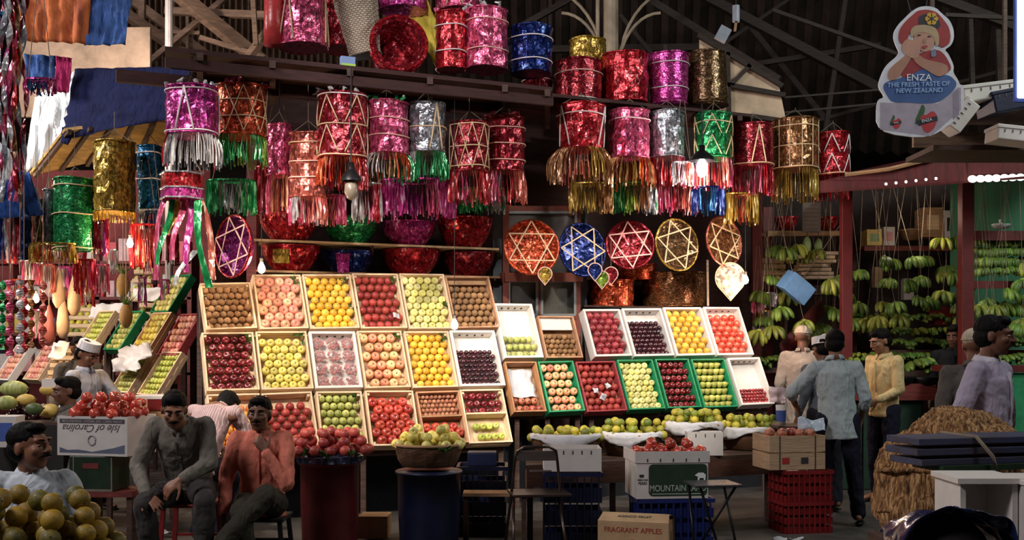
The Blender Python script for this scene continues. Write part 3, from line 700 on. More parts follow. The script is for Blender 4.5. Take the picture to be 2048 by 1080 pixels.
# ================================================================== FOIL WARES
COLS = dict(red=((.50, .02, .03), (1, .45, .45)), crimson=((.30, .015, .025), (.95, .35, .45)), pink=((.70, .10, .22), (1, .62, .72)), magenta=((.60, .05, .30), (1, .55, .85)),
            orange=((.58, .08, .03), (1, .5, .25)), salmon=((.62, .15, .11), (1, .6, .5)), silver=((.36, .38, .42), (.95, .95, 1)), green=((.02, .30, .09), (.35, .95, .5)),
            blue=((.01, .025, .16), (.25, .4, .9)), teal=((.015, .14, .30), (.3, .7, 1)), gold=((.48, .30, .05), (1, .85, .35)), brown=((.30, .13, .05), (.95, .65, .35)), dgold=((.16, .09, .04), (.7, .45, .25)),
            lime=((.25, .40, .05), (.8, 1, .4)), white=((.62, .60, .62), (1, 1, 1)), purple=((.26, .02, .16), (.8, .3, .8)))  # second colour of each pair is sparkle painted into foil and tinsel
def fo(c, weave=False): return foil('foil_%s%s' % (c, '_woven' if weave else ''), *COLS[c], weave=weave, scale=75 if weave else 62)
def ti(c): return tinsel('tinsel_' + c, *COLS[c])
WHITEST = mat('white_tape', (.85, .78, .78), .35, .1, bmp=0)
PINKST = mat('pink_straw', (.85, .50, .42), .5, .2, bmp=0)
def fringe_mesh(w, d, length, colors, flare=.25, full=True, density=1.0, amp=.25):
    b = MB(); per = math.pi * (w + d) / 2; n = max(8, int(per / .0125 * density))
    for i in range(n):
        t = 2 * math.pi * (i + ru(-.5, .5)) / n
        if not full and math.sin(t) > .25: continue
        c, s = math.cos(t), math.sin(t); L = length * ru(1 - amp, 1.0); wd = ru(.005, .010)
        b.cur = int(((math.cos(t * 1.0) * .5 + .5) * len(colors) + ru(-.45, .45))) % len(colors)
        x0, y0 = c * w / 2 * ru(.93, 1), s * d / 2 * ru(.93, 1); fl = flare * ru(.4, 1.3); tw = ru(-1.2, 1.2); ph = ru(0, 6)
        vs = []
        m = 5
        for k_ in range(m + 1):
            u = k_ / m; a = math.atan2(c, -s) + tw * u
            r_ = 1 + fl * math.sin(min(1, u * 1.3) * 1.57)
            x = x0 * r_ + .006 * math.sin(u * 6 + ph); y = y0 * r_; z = -L * (u - .25 * fl * math.sin(u * 3.14))
            dx, dy = math.cos(a + 1.57) * wd, math.sin(a + 1.57) * wd
            vs += [(x - dx, y - dy, z), (x + dx, y + dy, z)]
        b.add(vs, [(2 * q, 2 * q + 1, 2 * q + 3, 2 * q + 2) for q in range(m)])
    return b
def foil_basket(rect, Y0, color, label, taper=1.0, bands=(), lattice=None, fringe=None, weave=False, string=None, rim=True, stand=False, tape=None, open_top=False, group='hanging foil baskets', bow=None, lat_m=None, name='foil_basket', tilt=0):
    x0, y0, x1, y1 = rect; cx = (x0 + x1) / 2; Y = yl(cx, Y0)
    base = at(cx, y1, Y); w = (x1 - x0) * Y / F / 1.0; h = (y1 - y0) * Y / F
    if not stand: base = base
    t = thing(name, label, 'basket', base, ru(0, 6.28), group)
    if tilt: t.rotation_euler = (0, R(tilt), 0)
    r = w / 2; rb = r * (1 if taper >= 1 else taper); rt = r * (1 / taper if taper > 1 else 1)
    if taper > 1: rb = r; rt = r / taper
    sd = ru(0, 50); n = 28; b = MB(); prof = []
    k = 12
    for i in range(k + 1):
        u = i / k; prof.append((rb + (rt - rb) * u + r * .02 * math.sin(u * 3.14), h * u))
    b.lathe(prof, n, cap0=True, cap1=False)
    for i_, v_ in enumerate(b.v):
        p = V(v_); q = noise.noise(V((p.x * 16, p.y * 16, p.z * 10 + sd))) * .018 * (0.35 if weave else 1)
        rr = math.hypot(p.x, p.y) or 1; b.v[i_] = (p.x * (1 + q / rr), p.y * (1 + q / rr), p.z)
    # inner wall
    b.lathe([(rt * .93, h), (rb * .93, .015)], n, cap0=False, cap1=True)
    b.build('basket_wall', fo(color, weave), t, weave, fix=False)
    def ring(z, rr, th, m, nm):
        q = MB(); q.tube([(rr * math.cos(a), rr * math.sin(a), z + .004 * math.sin(3 * a + sd)) for a in [6.2832 * i / 24 for i in range(24)]], th, 5, closed=True); q.build(nm, m, t, True)
    if rim: ring(h, rt * 1.01, .012, fo(color), 'rim'); ring(0.005, rb * 1.01, .010, fo(color), 'foot_ring')
    bm_ = {'w': WHITEST, 's': W_STRAW, 'p': PINKST}
    for u, c in bands: ring(h * u, rb + (rt - rb) * u + .012, .006, bm_[c], 'band')
    if lattice:
        lm = lat_m or W_STRAW; q = MB(); N = 9 if lattice != 'bars' else 12
        def P(a, u): rr = rb + (rt - rb) * u + .014; return (rr * math.cos(a), rr * math.sin(a), h * u)
        if lattice == 'x':
            for i in range(N):
                a = 6.2832 * i / N; dl = 6.2832 / N
                for s_ in (-1, 1): q.tube([P(a + s_ * dl * u, .04 + .92 * u) for u in (0, .25, .5, .75, 1)], .0045, 4)
        if lattice == 'v':
            for i in range(5):
                a = 6.2832 * i / 5
                for z0, z1 in ((.05, .48), (.52, .95)) if h > .4 else ((.05, .95),):
                    for s_ in (-1, 1): q.tube([P(a + s_ * .5 * u, z1 - (z1 - z0) * u) for u in (0, .33, .66, 1)], .006, 4)
        if lattice == 'bars':
            for i in range(N):
                a = 6.2832 * i / N; q.tube([P(a, u) for u in (.02, .5, .98)], .0045, 4)
        if lattice == 'tape':
            for i in range(3):
                a = 6.2832 * i / 3 + .4
                for s_ in (-1, 1): q = MB(); q.tube([P(a + s_ * .35 * u, .95 - .9 * u) for u in (0, .33, .66, 1)], .008, 4); q.build('tape_strip', lm, t, True)
        if lattice != 'tape': q.build('lattice', lm, t, True)
    if bow:
        q = MB()
        for i in range(9):
            a = ru(0, 6.28); c0 = V((rt * math.cos(a), rt * math.sin(a), h)); q = MB(); q.tube([c0, c0 + V((ru(-.03, .03), ru(-.03, .03), .03)), c0 + V((ru(-.05, .05), ru(-.05, .05), ru(.0, .05)))], [.012, .018, .006], 5)
            q.build('rim_ruffle', ti(bow), t)
    if fringe:
        cols, L, fl = fringe; L = L * Y / F
        fringe_mesh(w * .98, w * .98, L, cols, fl).build('tinsel_fringe', [ti(c) for c in cols], t, fix=False)
    if string is not None:
        q = MB(); zt = SHZ if string is True else string
        for a in (0, 2.1, 4.2): q.tube([(rt * math.cos(a), rt * math.sin(a), h), (0, 0, h + .12)], .003, 4)
        top = max(zt - base.z, h + .14)
        q.tube([(0, 0, h + .12), (0, 0, top)], .003, 4); q.build('string', STRING, t)
    return t
HB = 8.75
B_ = foil_basket
B_((335, 178, 433, 272), 8.6, 'magenta', 'magenta foil basket with white taped edges, hung beside the blue awning', bands=[(.05, 'w'), (.92, 'w')], lattice='tape', lat_m=WHITEST, fringe=(['white', 'silver', 'red', 'silver'], 68, .25), string=True, bow='white')
B_((432, 176, 530, 274), 8.9, 'orange', 'orange-red foil basket with cane bands above a green fringe', bands=[(.35, 's'), (.68, 's')], lattice='x', fringe=(['green', 'green', 'lime'], 60, .1), string=True, bow='pink')
B_((638, 192, 732, 318), 8.7, 'crimson', 'crimson foil basket with white side edges and cane triangles below the fluorescent tube', bands=[(.02, 's'), (.5, 's'), (.97, 'w')], lattice='v', fringe=(['red', 'crimson', 'orange'], 62, .12), string=True, bow='white')
B_((730, 208, 816, 310), 8.8, 'pink', 'crumpled rose foil basket with thin bands beside the crimson triangle basket', bands=[(.33, 'p'), (.66, 'p')], fringe=(['green', 'orange', 'brown', 'white'], 55, .35), string=True, bow='green')
B_((818, 210, 890, 306), 8.8, 'silver', 'silver foil basket with one cane band and green ruffle below', bands=[(.5, 's')], lattice='tape', fringe=(['green', 'green', 'white'], 58, .2), string=True)
B_((902, 248, 975, 345), 8.8, 'crimson', 'red foil basket wrapped in a pale cane cage', bands=[(.1, 's'), (.5, 's'), (.95, 's')], lattice='x', fringe=(['red', 'pink', 'salmon', 'red'], 66, .12), string=True)
B_((974, 238, 1048, 345), 9.0, 'crimson', 'dark rose foil basket with ridged bands, last before the hatch', bands=[(.2, 'p'), (.5, 'p'), (.8, 'p')], fringe=(['salmon', 'red', 'pink'], 66, .15), string=True, bow='pink')
B_((535, 252, 583, 352), 9.1, 'pink', 'narrow pink foil basket half hidden behind the green fringe', fringe=(['salmon', 'pink', 'brown'], 80, .1), string=True)
B_((581, 270, 652, 396), 8.9, 'salmon', 'tall salmon foil basket with thin hoops hanging over the red bowl', bands=[(.3, 'p'), (.55, 'p'), (.85, 's')], fringe=(['pink', 'white', 'salmon'], 56, .1), string=True)
B_((1114, 214, 1210, 300), 8.9, 'red', 'red foil bucket with white tape streaks and a gold rim below', taper=.86, bands=[(.78, 'w')], lattice='tape', lat_m=WHITEST, fringe=(['brown', 'gold', 'salmon', 'brown'], 70, .42), string=MZ, bow=None)
B_((1220, 224, 1298, 318), 9.0, 'pink', 'dusty pink embossed foil basket beside the red bucket', bands=[(.8, 'w')], fringe=(['brown', 'orange', 'gold'], 62, .35), string=MZ)
B_((1300, 226, 1368, 316), 9.0, 'silver', 'dark silver crumpled foil basket between the pink and green ones', fringe=(['red', 'pink', 'red'], 60, .1), string=MZ)
B_((1392, 230, 1462, 318), 8.9, 'green', 'emerald foil basket directly behind the tin lamp shade', bands=[(.8, 's')], lattice='v', fringe=(['red', 'pink', 'salmon'], 60, .1), string=MZ)
B_((1466, 252, 1545, 335), 9.0, 'crimson', 'red dotted foil basket with a white diagonal cane stroke', weave=True, bands=[(.05, 's')], lattice='tape', fringe=(['crimson', 'pink', 'red'], 62, .05), string=MZ)
B_((1548, 242, 1634, 340), 9.0, 'brown', 'golden brown foil basket caged in bright straw hoops', bands=[(.02, 's'), (.45, 's'), (.85, 's')], lattice='bars', fringe=(['gold', 'brown', 'gold'], 66, .08), string=MZ)
B_((1636, 268, 1696, 352), 8.9, 'red', 'plain red foil basket with a white V, last towards the banana shop', bands=[(.03, 's')], lattice='v', lat_m=WHITEST, fringe=(['red', 'crimson'], 50, .05), string=MZ)
# second tier of fringed lanterns
def fringe_lantern(rect, Y0, colors, label, cap='silver', flare=.06, sz=None):
    x0, y0, x1, y1 = rect; cx = (x0 + x1) / 2; Y = yl(cx, Y0); w = (x1 - x0) * Y / F; L = (y1 - y0) * Y / F
    t = thing('tinsel_garland', label, 'garland', at(cx, y0, Y), 0, 'tinsel fringes hanging below the baskets')
    b = MB(); b.tube([(w / 2 * math.cos(a), w / 2 * .5 * math.sin(a), 0) for a in [6.2832 * i / 24 for i in range(24)]], .010, 5, closed=True); b.build('hoop', fo(colors[0]), t)
    fringe_mesh(w, w * .5, L, colors, flare, density=1.6).build('tinsel_strips', [ti(c) for c in colors], t, fix=False)
    b = MB()
    for s_ in (-1, 1): b.tube([(s_ * w * .4, 0, 0), (s_ * w * .1, 0, .6)], .003, 4)
    b.build('string', STRING, t)
    return t
for rect, Y0, cols, lab in [
    ((415, 362, 510, 432), 9.3, ['green', 'silver', 'green'], 'green and white tinsel fringe above the round standing basket'),
    ((512, 335, 600, 432), 9.4, ['crimson', 'red', 'pink'], 'dark red tinsel fringe above the first red bowl'),
    ((600, 392, 690, 452), 9.2, ['pink', 'white', 'salmon', 'pink'], 'pink tinsel fringe under the tall salmon basket'),
    ((706, 368, 762, 448), 9.0, ['white', 'white', 'pink', 'red'], 'small bright white tinsel fringe above the green bowl'),
    ((762, 362, 908, 438), 9.1, ['magenta', 'magenta', 'purple', 'pink', 'magenta'], 'wide magenta tinsel fringe above the magenta bowl'),
    ((920, 378, 1008, 428), 9.4, ['green', 'green', 'silver'], 'green tinsel fringe above the last red bowl'),
    ((1140, 368, 1224, 428), 9.1, ['gold', 'gold', 'brown'], 'gold tinsel fringe under the red bucket'),
    ((1226, 368, 1312, 430), 9.2, ['green', 'lime', 'brown', 'silver'], 'green and lime tinsel fringe under the dusty pink basket'),
    ((1315, 345, 1392, 432), 9.3, ['pink', 'crimson', 'salmon'], 'rose tinsel fringe beside the lamp shade'),
    ((1385, 375, 1448, 432), 9.1, ['blue', 'teal', 'blue'], 'bright blue tinsel fringe below the lamp shade'),
    ((1450, 388, 1515, 452), 9.0, ['gold', 'orange', 'gold'], 'orange-gold tinsel fringe above the gold tray'),
    ((640, 322, 736, 384), 9.4, ['crimson', 'red'], 'deep red tinsel fringe behind the crimson basket'),
    ((1150, 325, 1300, 372), 9.5, ['brown', 'crimson', 'orange'], 'bronze tinsel fringe behind the red bucket skirt'),
]: fringe_lantern(rect, Y0, cols, lab)
# gold collar of the red bucket
# ---- top shelf
T_ = 'foil baskets standing on the canopy shelf'
B_((556, -30, 655, 96), 9.1, 'pink', 'tall crumpled pink and white foil bin on the canopy shelf, beside the red roll', taper=1.25, stand=True, lattice='tape', bow='white', group=T_)
B_((640, -30, 720, 100), 9.45, 'crimson', 'plain dark red foil bin behind the pale wicker cone', stand=True, group=T_)
wc = B_((688, 0, 775, 112), 9.2, 'silver', 'pale woven wicker basket leaning on the canopy shelf', taper=.72, stand=True, group=T_, rim=True, name='wicker_basket', tilt=-10)
for ch in KIDS[wc.name]:
    ch.data.materials.clear(); ch.data.materials.append(None)
def weavemat(name, c1, c2, s=60):
    m, nt, b = nmat(name); t = tex(nt, 'ShaderNodeTexBrick', s, vec=(1, 1, 1)); t.inputs['Vector'].links[0].from_node.inputs['Rotation'].default_value = (R(90), 0, 0); t.inputs['Color1'].default_value = (*c1, 1); t.inputs['Color2'].default_value = (*c2, 1); t.inputs['Mortar'].default_value = (*sc(c1, .25), 1)
    t.inputs['Scale'].default_value = s; t.inputs['Mortar Size'].default_value = .08; b.inputs['Roughness'].default_value = .7
    nt.links.new(t.outputs[0], b.inputs['Base Color']); bump(nt, b, t.outputs['Fac'], -.8, .01); return m
WICK = weavemat('pale_wicker', (.75, .62, .47), (.6, .45, .32), 14)
for ch in KIDS[wc.name]: ch.data.materials[0] = WICK
B_((872, 28, 932, 140), 9.0, 'red', 'red and white crumpled foil basket beside the yellow cloth', stand=True, bands=[(.3, 'w'), (.75, 'w')], bow='pink', group=T_)
B_((872, -40, 960, 24), 9.3, 'pink', 'small pink foil basket stacked on top of the crumpled ones', stand=True, lattice='tape', group=T_)
B_((930, 24, 1014, 140), 8.95, 'pink', 'large rose foil basket with a bright crumpled side on the canopy shelf', stand=True, bands=[(.3, 'p'), (.8, 'p')], bow='white', group=T_)
B_((1018, 58, 1104, 148), 9.0, 'blue', 'dark blue foil basket with two white hoops at the shelf end', stand=True, bands=[(.25, 'w'), (.75, 'w')], group=T_, taper=.93)
B_((760, -60, 850, 22), 9.3, 'magenta', 'magenta foil basket stacked over the lying red basket', stand=True, group=T_)
M_ = 'foil baskets standing on the plank shelf'
B_((1112, 126, 1203, 208), 9.25, 'crimson', 'woven dark magenta foil basket, nearest the blue one, on the plank shelf', stand=True, weave=True, bands=[(.7, 'p'), (.05, 'w')], group=M_)
B_((1206, 112, 1295, 208), 9.25, 'red', 'plain deep red foil basket on the plank shelf', stand=True, group=M_)
B_((1297, 112, 1377, 210), 9.25, 'magenta', 'magenta foil basket with two pale hoops on the plank shelf', stand=True, weave=True, bands=[(.3, 'w'), (.8, 'w')], group=M_, taper=.92)
B_((1372, 108, 1456, 212), 9.3, 'dgold', 'dark bronze woven basket, last on the plank shelf', stand=True, weave=True, taper=1.18, group=M_)
B_((1140, 82, 1210, 205), 9.55, 'gold', 'gold foil basket top peeping behind the dark magenta basket', stand=True, bands=[(.5, 's')], group=M_)
B_((1046, 158, 1108, 210), 9.5, 'crimson', 'dark red foil basket half hidden below the blue one', stand=True, bands=[(.9, 'w')], group=M_)
# basket lying on its side, mouth to us
def bowl_mesh(R0, R1, h, n=28, th=.02, sd=0, k=7):
    b = MB(); out = []; 
    for i in range(k + 1):
        u = i / k; out.append((R1 + (R0 - R1) * math.sin(u * 1.57) ** .9, h * u))
    inn = [(max(.01, r - th), z + (th if z < th else 0)) for r, z in out][::-1]
    b.lathe(out + inn, n, cap0=True, cap1=True)
    for i_, v_ in enumerate(b.v):
        p = V(v_); q = noise.noise(p * 14 + V((sd, 0, 0))) * .012; rr = math.hypot(p.x, p.y) or 1; b.v[i_] = (p.x * (1 + q / rr), p.y * (1 + q / rr), p.z + q * .5)
    return b
Y = yl(798, 8.95); rr = 56 * Y / F
t = thing('foil_basket', 'dark red foil basket lying on its side with its mouth open to the aisle', 'basket', at(798, 86, Y), 0, T_)
t.rotation_euler = (R(82), 0, R(14))
b = MB(); b.lathe([(rr * .8, -.42), (rr * .95, -.2), (rr, 0), (rr * .82, 0), (rr * .78, -.2), (rr * .66, -.40)], 32)
for i_, v_ in enumerate(b.v): p = V(v_); b.v[i_] = tuple(p * (1 + .03 * noise.noise(p * 12)))
b.build('basket_wall', fo('crimson'), t, fix=False)
for z_, q in ((.005, 1.0), (-.1, .99)):
    b = MB(); b.tube([(rr * q * math.cos(a), rr * q * math.sin(a), z_) for a in [6.2832 * i / 28 for i in range(28)]], .016, 6, closed=True); b.build('rim', fo('red'), t)
# red roll, boxes, cloth and crate on the top shelf
t = thing('foil_roll', 'upright roll of red foil sheet at the outer end of the baskets', 'roll', al(548, 92, 9.1) )
b = MB(); b.lathe([(.085, 0), (.085, .2), (.08, .75)], 20); b.build('sheet_roll', mat('red_film_roll', (.50, .05, .05), .3, .3, 20, .3, 30), t, True)
b = MB(); b.lathe([(.02, .74), (.02, .80)], 10); b.build('core', CARD, t)
def tray(name, label, cat, rect, Y0, hy, m, hh=None, lip=.02, rz=TH):
    x0, y0, x1, y1 = rect; cx = (x0 + x1) / 2; Y = yl(cx, Y0); w = (x1 - x0) * Y / F / 2; h = (y1 - y0) * Y / F / 2
    t = thing(name, label, cat, at(cx, y1, Y), rz)
    if name == 'plastic_crate': t.location.z = SHZ + .036
    box('base_board', (0, 0, .006), (w, hy, .006), m, t)
    for s_ in (-1, 1): box('side_panel', (s_ * (w - .008), 0, h), (.008, hy, h), m, t); box('end_panel', (0, s_ * (hy - .008), h), (w - .016, .008, h), m, t)
    return t
tray('plastic_crate', 'red plastic crate lying on the outer end of the canopy shelf', 'crate', (398, 82, 500, 104), 9.0, .14, REDPL)
t = thing('flour_sack', 'small pale and pink printed sack standing beyond the red plastic crate', 'sack', along(505, 9.5, SHZ + .036), .3)
b = MB(); b.box((0, 0, .1), (.11, .07, .10), top=.8)
o = b.build('sack_body', mat('printed_sack', (.62, .40, .33), .8, .4, 9), t, bevel=.03); b = MB(); b.box((0, 0, .205), (.08, .02, .012)); b.build('sack_seam', CARDW, t)
t = thing('juice_carton', 'small carton with blue and green print lying before the wicker basket', 'carton', along(695, 8.62, SHZ + .036), TH)
box('carton_body', (0, 0, .05), (.06, .03, .05), mat('carton_blue', (.20, .30, .55), .5, .2), t, bevel=.003); box('green_band', (0, -.031, .02), (.06, .002, .02), mat('carton_green', (.35, .60, .10), .5, .2), t)
t = tag(crumple('yellow_cloth', Matrix.Translation(al(862, 66, 9.35)) @ Matrix.Rotation(R(90), 4, 'X') @ Matrix.Rotation(.5, 4, 'Z'), .22, .62, 4, cloth('yellow_fabric', (.75, .62, .10)), .08, 14, th=.004), 'yellow cloth hanging between the lying red basket and the crumpled ones', 'cloth')
t = thing('blue_plate', 'dark blue foil disc leaning behind the pale wicker basket', 'plate', al(672, 70, 9.5)); t.rotation_euler = (R(80), 0, TH)
b = MB(); b.lathe([(.02, 0), (.09, .008), (.10, .02), (.095, .024), (.02, .012)], 24); b.build('disc', fo('blue'), t); b = MB(); b.lathe([(.03, .012), (.03, .018)], 16); b.build('hub', fo('teal'), t)
# tube light and small hanging shade under the canopy
def tube_light(name, label, a, c, Y0, power):
    p, q = al(*a, Y0), al(*c, Y0)
    t = thing(name, label, 'lamp', p)
    b = MB(); b.tube([(0, 0, 0), q - p], .013, 8); b.build('tube', emit('tube_glow', (.95, .95, 1), 6), t)
    b = MB(); b.beam(V((0, .02, .03)), q - p + V((0, .02, .03)), .04, .03); b.build('housing', BLACK, t)
    for u in (.1, .9): b = MB(); m_ = (q - p) * u; b.tube([m_ + V((0, .02, .04)), m_ + V((0, .02, SHZ - .02 - p.z - m_.z))], .003, 4); b.build('hanger', INK, t)
tube_light('tube_lamp', 'fluorescent tube glimpsed under the canopy above the silver basket', (800, 172), (896, 176), 9.6, 10)
t = thing('square_lamp', 'bright white square lamp glass below the canopy above the crimson basket', 'lamp', al(696, 172, 9.5), TH)
box('glass', (0, 0, 0), (.085, .02, .045), emit('pane_glow', (.85, .95, 1), 2.2), t, bevel=.004)
for q in (-.03, .03): box('glazing_bar', (q, -.022, 0), (.003, .003, .045), INK, t)
b = MB(); b.tube([(0, .02, .04), (0, .02, .18)], .004, 4); b.build('hanger', INK, t)
box('lamp_frame', (0, .024, 0), (.095, .006, .053), BLACK, t)
# ---- lamp shades and bulbs
BULB = emit('bulb_glow', (1, .80, .58), 60)
def bulb(px, py, Y0, label, power=18, shade=False, cordto=None, size=.032, absY=None):
    p = at(px, py, absY) if absY else al(px, py, Y0)
    t = thing('light_bulb', label, 'lamp', p, 0, 'bare bulbs over the fruit')
    b = MB(); b.lathe([(.004, -size * 1.25), (size * .7, -size * .95), (size, -.1 * size), (size * .75, size * .7), (size * .4, size * 1.4), (size * .38, size * 1.7)], 16); b.build('glass', BULB, t, True)
    b = MB(); b.lathe([(size * .45, size * 1.6), (size * .5, size * 2.6), (size * .25, size * 2.9)], 12); b.build('holder', INK, t)
    top = (cordto or SHZ) - p.z
    b = MB(); b.tube([(0, 0, size * 2.8), (0, 0, top)], .003, 4); b.build('cord', INK, t)
    lamp('POINT', 'bulb_light', p + V((0, -.06, -.02)), power, (1, .68, .38), size=.04)
    return t
bulb(523, 537, 8.95, 'lit bare bulb hanging before the pink apple crate', 16)
bulb(909, 650, 8.6, 'lit bare bulb hanging before the white crate of black plums', 12)
bulb(1491, 560, 9.0, 'lit bare bulb beside the white heart-shaped fan', 18, cordto=MZ)
def shade_lamp(px, py, Y0, w, label, lit, m, zt):
    p = al(px, py, Y0); t = thing('lamp_shade', label, 'lamp', p)
    b = MB(); b.lathe([(w, 0), (w * .92, .03), (w * .55, .075), (.03, .10), (.028, .15), (.02, .15), (.022, .095), (w * .5, .065), (w * .9, .02), (w * .98, 0)], 24, cap0=False, cap1=False); b.build('shade', m, t, True)
    b = MB(); b.tube([(0, 0, .14), (0, 0, zt - p.z)], .006, 6); b.build('cord', INK, t)
    b = MB(); b.lathe([(.02, .02), (.05, -.03), (.055, -.09), (.035, -.14), (.004, -.155)], 14); b.build('bulb', emit('cfl_glow', (1, .86, .9), 25) if lit else mat('dull_bulb', (.25, .2, .15), .3), t, True)
    if lit: lamp('POINT', 'shade_light', p + V((0, -.02, -.2)), lit, (1, .80, .72), size=.06)
shade_lamp(1404, 322, 8.6, .125, 'black tin lamp shade with a blazing bulb before the emerald basket', 45, BLACK, MZ)
shade_lamp(702, 362, 8.4, .085, 'dark unlit lamp shade on a long rod before the crimson basket', 0, BLACK, SHZ)
# white tinsel beside the lamp
fringe_lantern((1345, 325, 1385, 372), 8.8, ['white', 'white', 'salmon'], 'small white tinsel tuft glowing beside the tin lamp shade')
# ---- bowls
SB = 9.75
bs = thing('bowl_shelf', 'narrow pale plank shelf on brackets holding the row of foil bowls', 'shelf')
zb = zat(760, 487, SB)
plankbox('plank', 508, 998, SB, SB + .42, zb - .02, .02, W_STRAW, bs)
for p_ in (515, 745, 985): mb = MB(); mb.beam(along(p_, SB + .02, zb - .03), along(p_, SB + .42, zb - .26), .02); mb.build('bracket', W_DARK, bs)
zb2 = zat(760, 547, SB + .1)
bs2 = thing('bowl_shelf', 'lower plank shelf just above the crates holding upturned foil bowls', 'shelf')
plankbox('plank', 512, 1000, SB + .04, SB + .5, zb2 - .02, .02, W_MID, bs2)
for p_ in (520, 990): mb = MB(); mb.beam(along(p_, SB + .05, zb2 - .03), along(p_, SB + .5, zb2 - .2), .02); mb.build('bracket', W_DARK, bs2)
def bowl(x0, x1, y0, z, Y0, color, label, group, inner=None, m=None):
    cx = (x0 + x1) / 2; Y = yl(cx, Y0); p = at(cx, 500, Y); w = (x1 - x0) * Y / F; ztop = 1.5 - (y0 - HY) * Y / F
    t = thing('foil_bowl', label, 'bowl', (p.x, p.y, z), ru(0, 6), group)
    bowl_mesh(w / 2, w / 2 * .55, ztop - z, sd=ru(0, 40)).build('bowl_wall', m or fo(color, color in ('green', 'orange')), t, fix=False)
    b = MB(); b.tube([(w / 2 * math.cos(a), w / 2 * math.sin(a), ztop - z) for a in [6.2832 * i / 28 for i in range(28)]], .009, 5, closed=True); b.build('rim', fo(color), t, True)
    return t
GB = 'foil bowls on the bowl shelf'
bowl(520, 638, 432, zb, SB + .2, 'red', 'large red foil bowl with a cane stick across, outermost on the bowl shelf', GB)
bowl(645, 756, 438, zb, SB + .2, 'green', 'sparkling green foil bowl on the bowl shelf', GB)
bowl(763, 872, 446, zb, SB + .2, 'magenta', 'magenta foil bowl on the bowl shelf', GB)
bowl(874, 984, 438, zb, SB + .2, 'red', 'red-orange foil bowl at the hatch end of the bowl shelf', GB)
GL = 'foil bowls on the lower shelf'
bowl(524, 640, 494, zb2, SB + .26, 'red', 'red foil bowl with a yellow patch on the lower shelf', GL)
bowl(645, 750, 505, zb2, SB + .26, 'blue', 'dark blue foil bowl with magenta stripe on the lower shelf', GL)
bowl(765, 880, 502, zb2, SB + .26, 'red', 'textured red foil bowl on the lower shelf below the magenta one', GL)
bowl(884, 990, 508, zb2, SB + .26, 'crimson', 'smooth red foil bowl at the hatch end of the lower shelf', GL)
t = thing('foil_patch', 'square of gold foil stuck before the lower red bowl', 'sheet', al(562, 512, SB + .0), TH); box('sheet', (0, 0, 0), (.075, .004, .065), fo('gold'), t)
t = thing('foil_patch', 'magenta foil wedge before the dark blue bowl', 'sheet', al(686, 526, SB + .0), TH); b = MB(); b.prism([(-.07, .09), (.07, .09), (.055, -.09), (-.05, -.09)], 0, .006); b.build('sheet', fo('magenta'), t)
# ---- star trays
def star_tray(cx, cy, rx, ry, Y0, color, label, yaw=0, roll=0, straw=W_STRAW, six=True, group='round foil trays with cane stars', inner=None, tilt=0):
    Y = yl(cx, Y0); r = ry * Y / F
    t = thing('star_tray', label, 'tray', at(cx, cy, Y), 0, group)
    yaw = yaw if yaw else math.acos(min(1, rx / ry)) if rx < ry else 0
    t.rotation_euler = (R(84 - tilt), 0, yaw)
    b = MB(); b.lathe([(.01, -.075), (r * .75, -.07), (r * .93, -.03), (r, .01), (r * .95, .012), (r * .88, -.022), (r * .7, -.055), (.01, -.06)], 32)
    for i_, v_ in enumerate(b.v): p = V(v_); b.v[i_] = (p.x, p.y, p.z + .014 * noise.noise(p * 14 + V((cx, 0, 0))))
    b.build('tray_dish', fo(inner or color), t, fix=False)
    b = MB(); b.tube([(r * math.cos(a), r * math.sin(a), .01) for a in [6.2832 * i / 32 for i in range(32)]], .011, 6, closed=True); b.build('rim', fo(color), t, True)
    for s_ in (0, 1):
        pts = [V((r * .97 * math.cos(R(90 + 120 * i + 60 * s_) + roll), r * .97 * math.sin(R(90 + 120 * i + 60 * s_) + roll), .022 + .006 * s_)) for i in range(3)]
        b = MB()
        for i in range(3): b.beam(pts[i], pts[(i + 1) % 3], .012, .005)
        b.build('cane_triangle', straw, t)
    return t
star_tray(1063, 495, 54, 55, 9.35, 'orange', 'orange-red foil tray with cane star hanging before the hatch')
star_tray(1164, 500, 47, 53, 9.4, 'blue', 'dark blue foil tray with cane star beside the orange one', roll=.5)
star_tray(1260, 490, 50, 48, 9.4, 'crimson', 'dark red foil tray with pale pink cane star in the middle of five', straw=PINKST, roll=.1)
star_tray(1353, 490, 44, 52, 9.3, 'gold', 'bright gold foil tray with cane star tilted against the baskets', roll=.3, inner='dgold', yaw=.5)
star_tray(1447, 483, 38, 50, 9.25, 'salmon', 'pink-gold foil tray with cane star, last towards the bulb', roll=.8, straw=W_STRAW, yaw=.65, inner='brown')
star_tray(468, 493, 36, 62, 9.05, 'red', 'red foil tray with purple face and cane star standing beside the stall post', roll=.2, yaw=-.75, inner='purple', straw=PINKST, tilt=-4)
# gold and red floor baskets behind the right rack
sb3 = thing('back_ledge', 'dark ledge behind the right rack under the big gold basket', 'ledge'); plankbox('plank', 1168, 1420, 9.75, 10.4, zat(1290, 616, 9.75), .02, W_DARK, sb3)
for p_ in (1180, 1410): mb = MB(); mb.beam(along(p_, 10.3, 0), along(p_, 10.3, zat(1290, 616, 9.75)), .04); mb.build('leg', W_DARK, sb3)
zl = zat(1290, 616, 9.75) + .02
B_((1284, 548, 1412, 614), 9.98, 'brown', 'wide golden woven foil basket standing behind the orange crate', weave=True, stand=True, group='baskets on the back ledge', taper=.95)
B_((1176, 562, 1266, 613), 9.98, 'orange', 'rust red foil basket standing behind the dusky plum crate', stand=True, group='baskets on the back ledge')
B_((1225, 530, 1312, 560), 10.1, 'orange', 'coppery foil basket wedged under the dark red star tray', weave=True, stand=True, group='baskets on the back ledge')
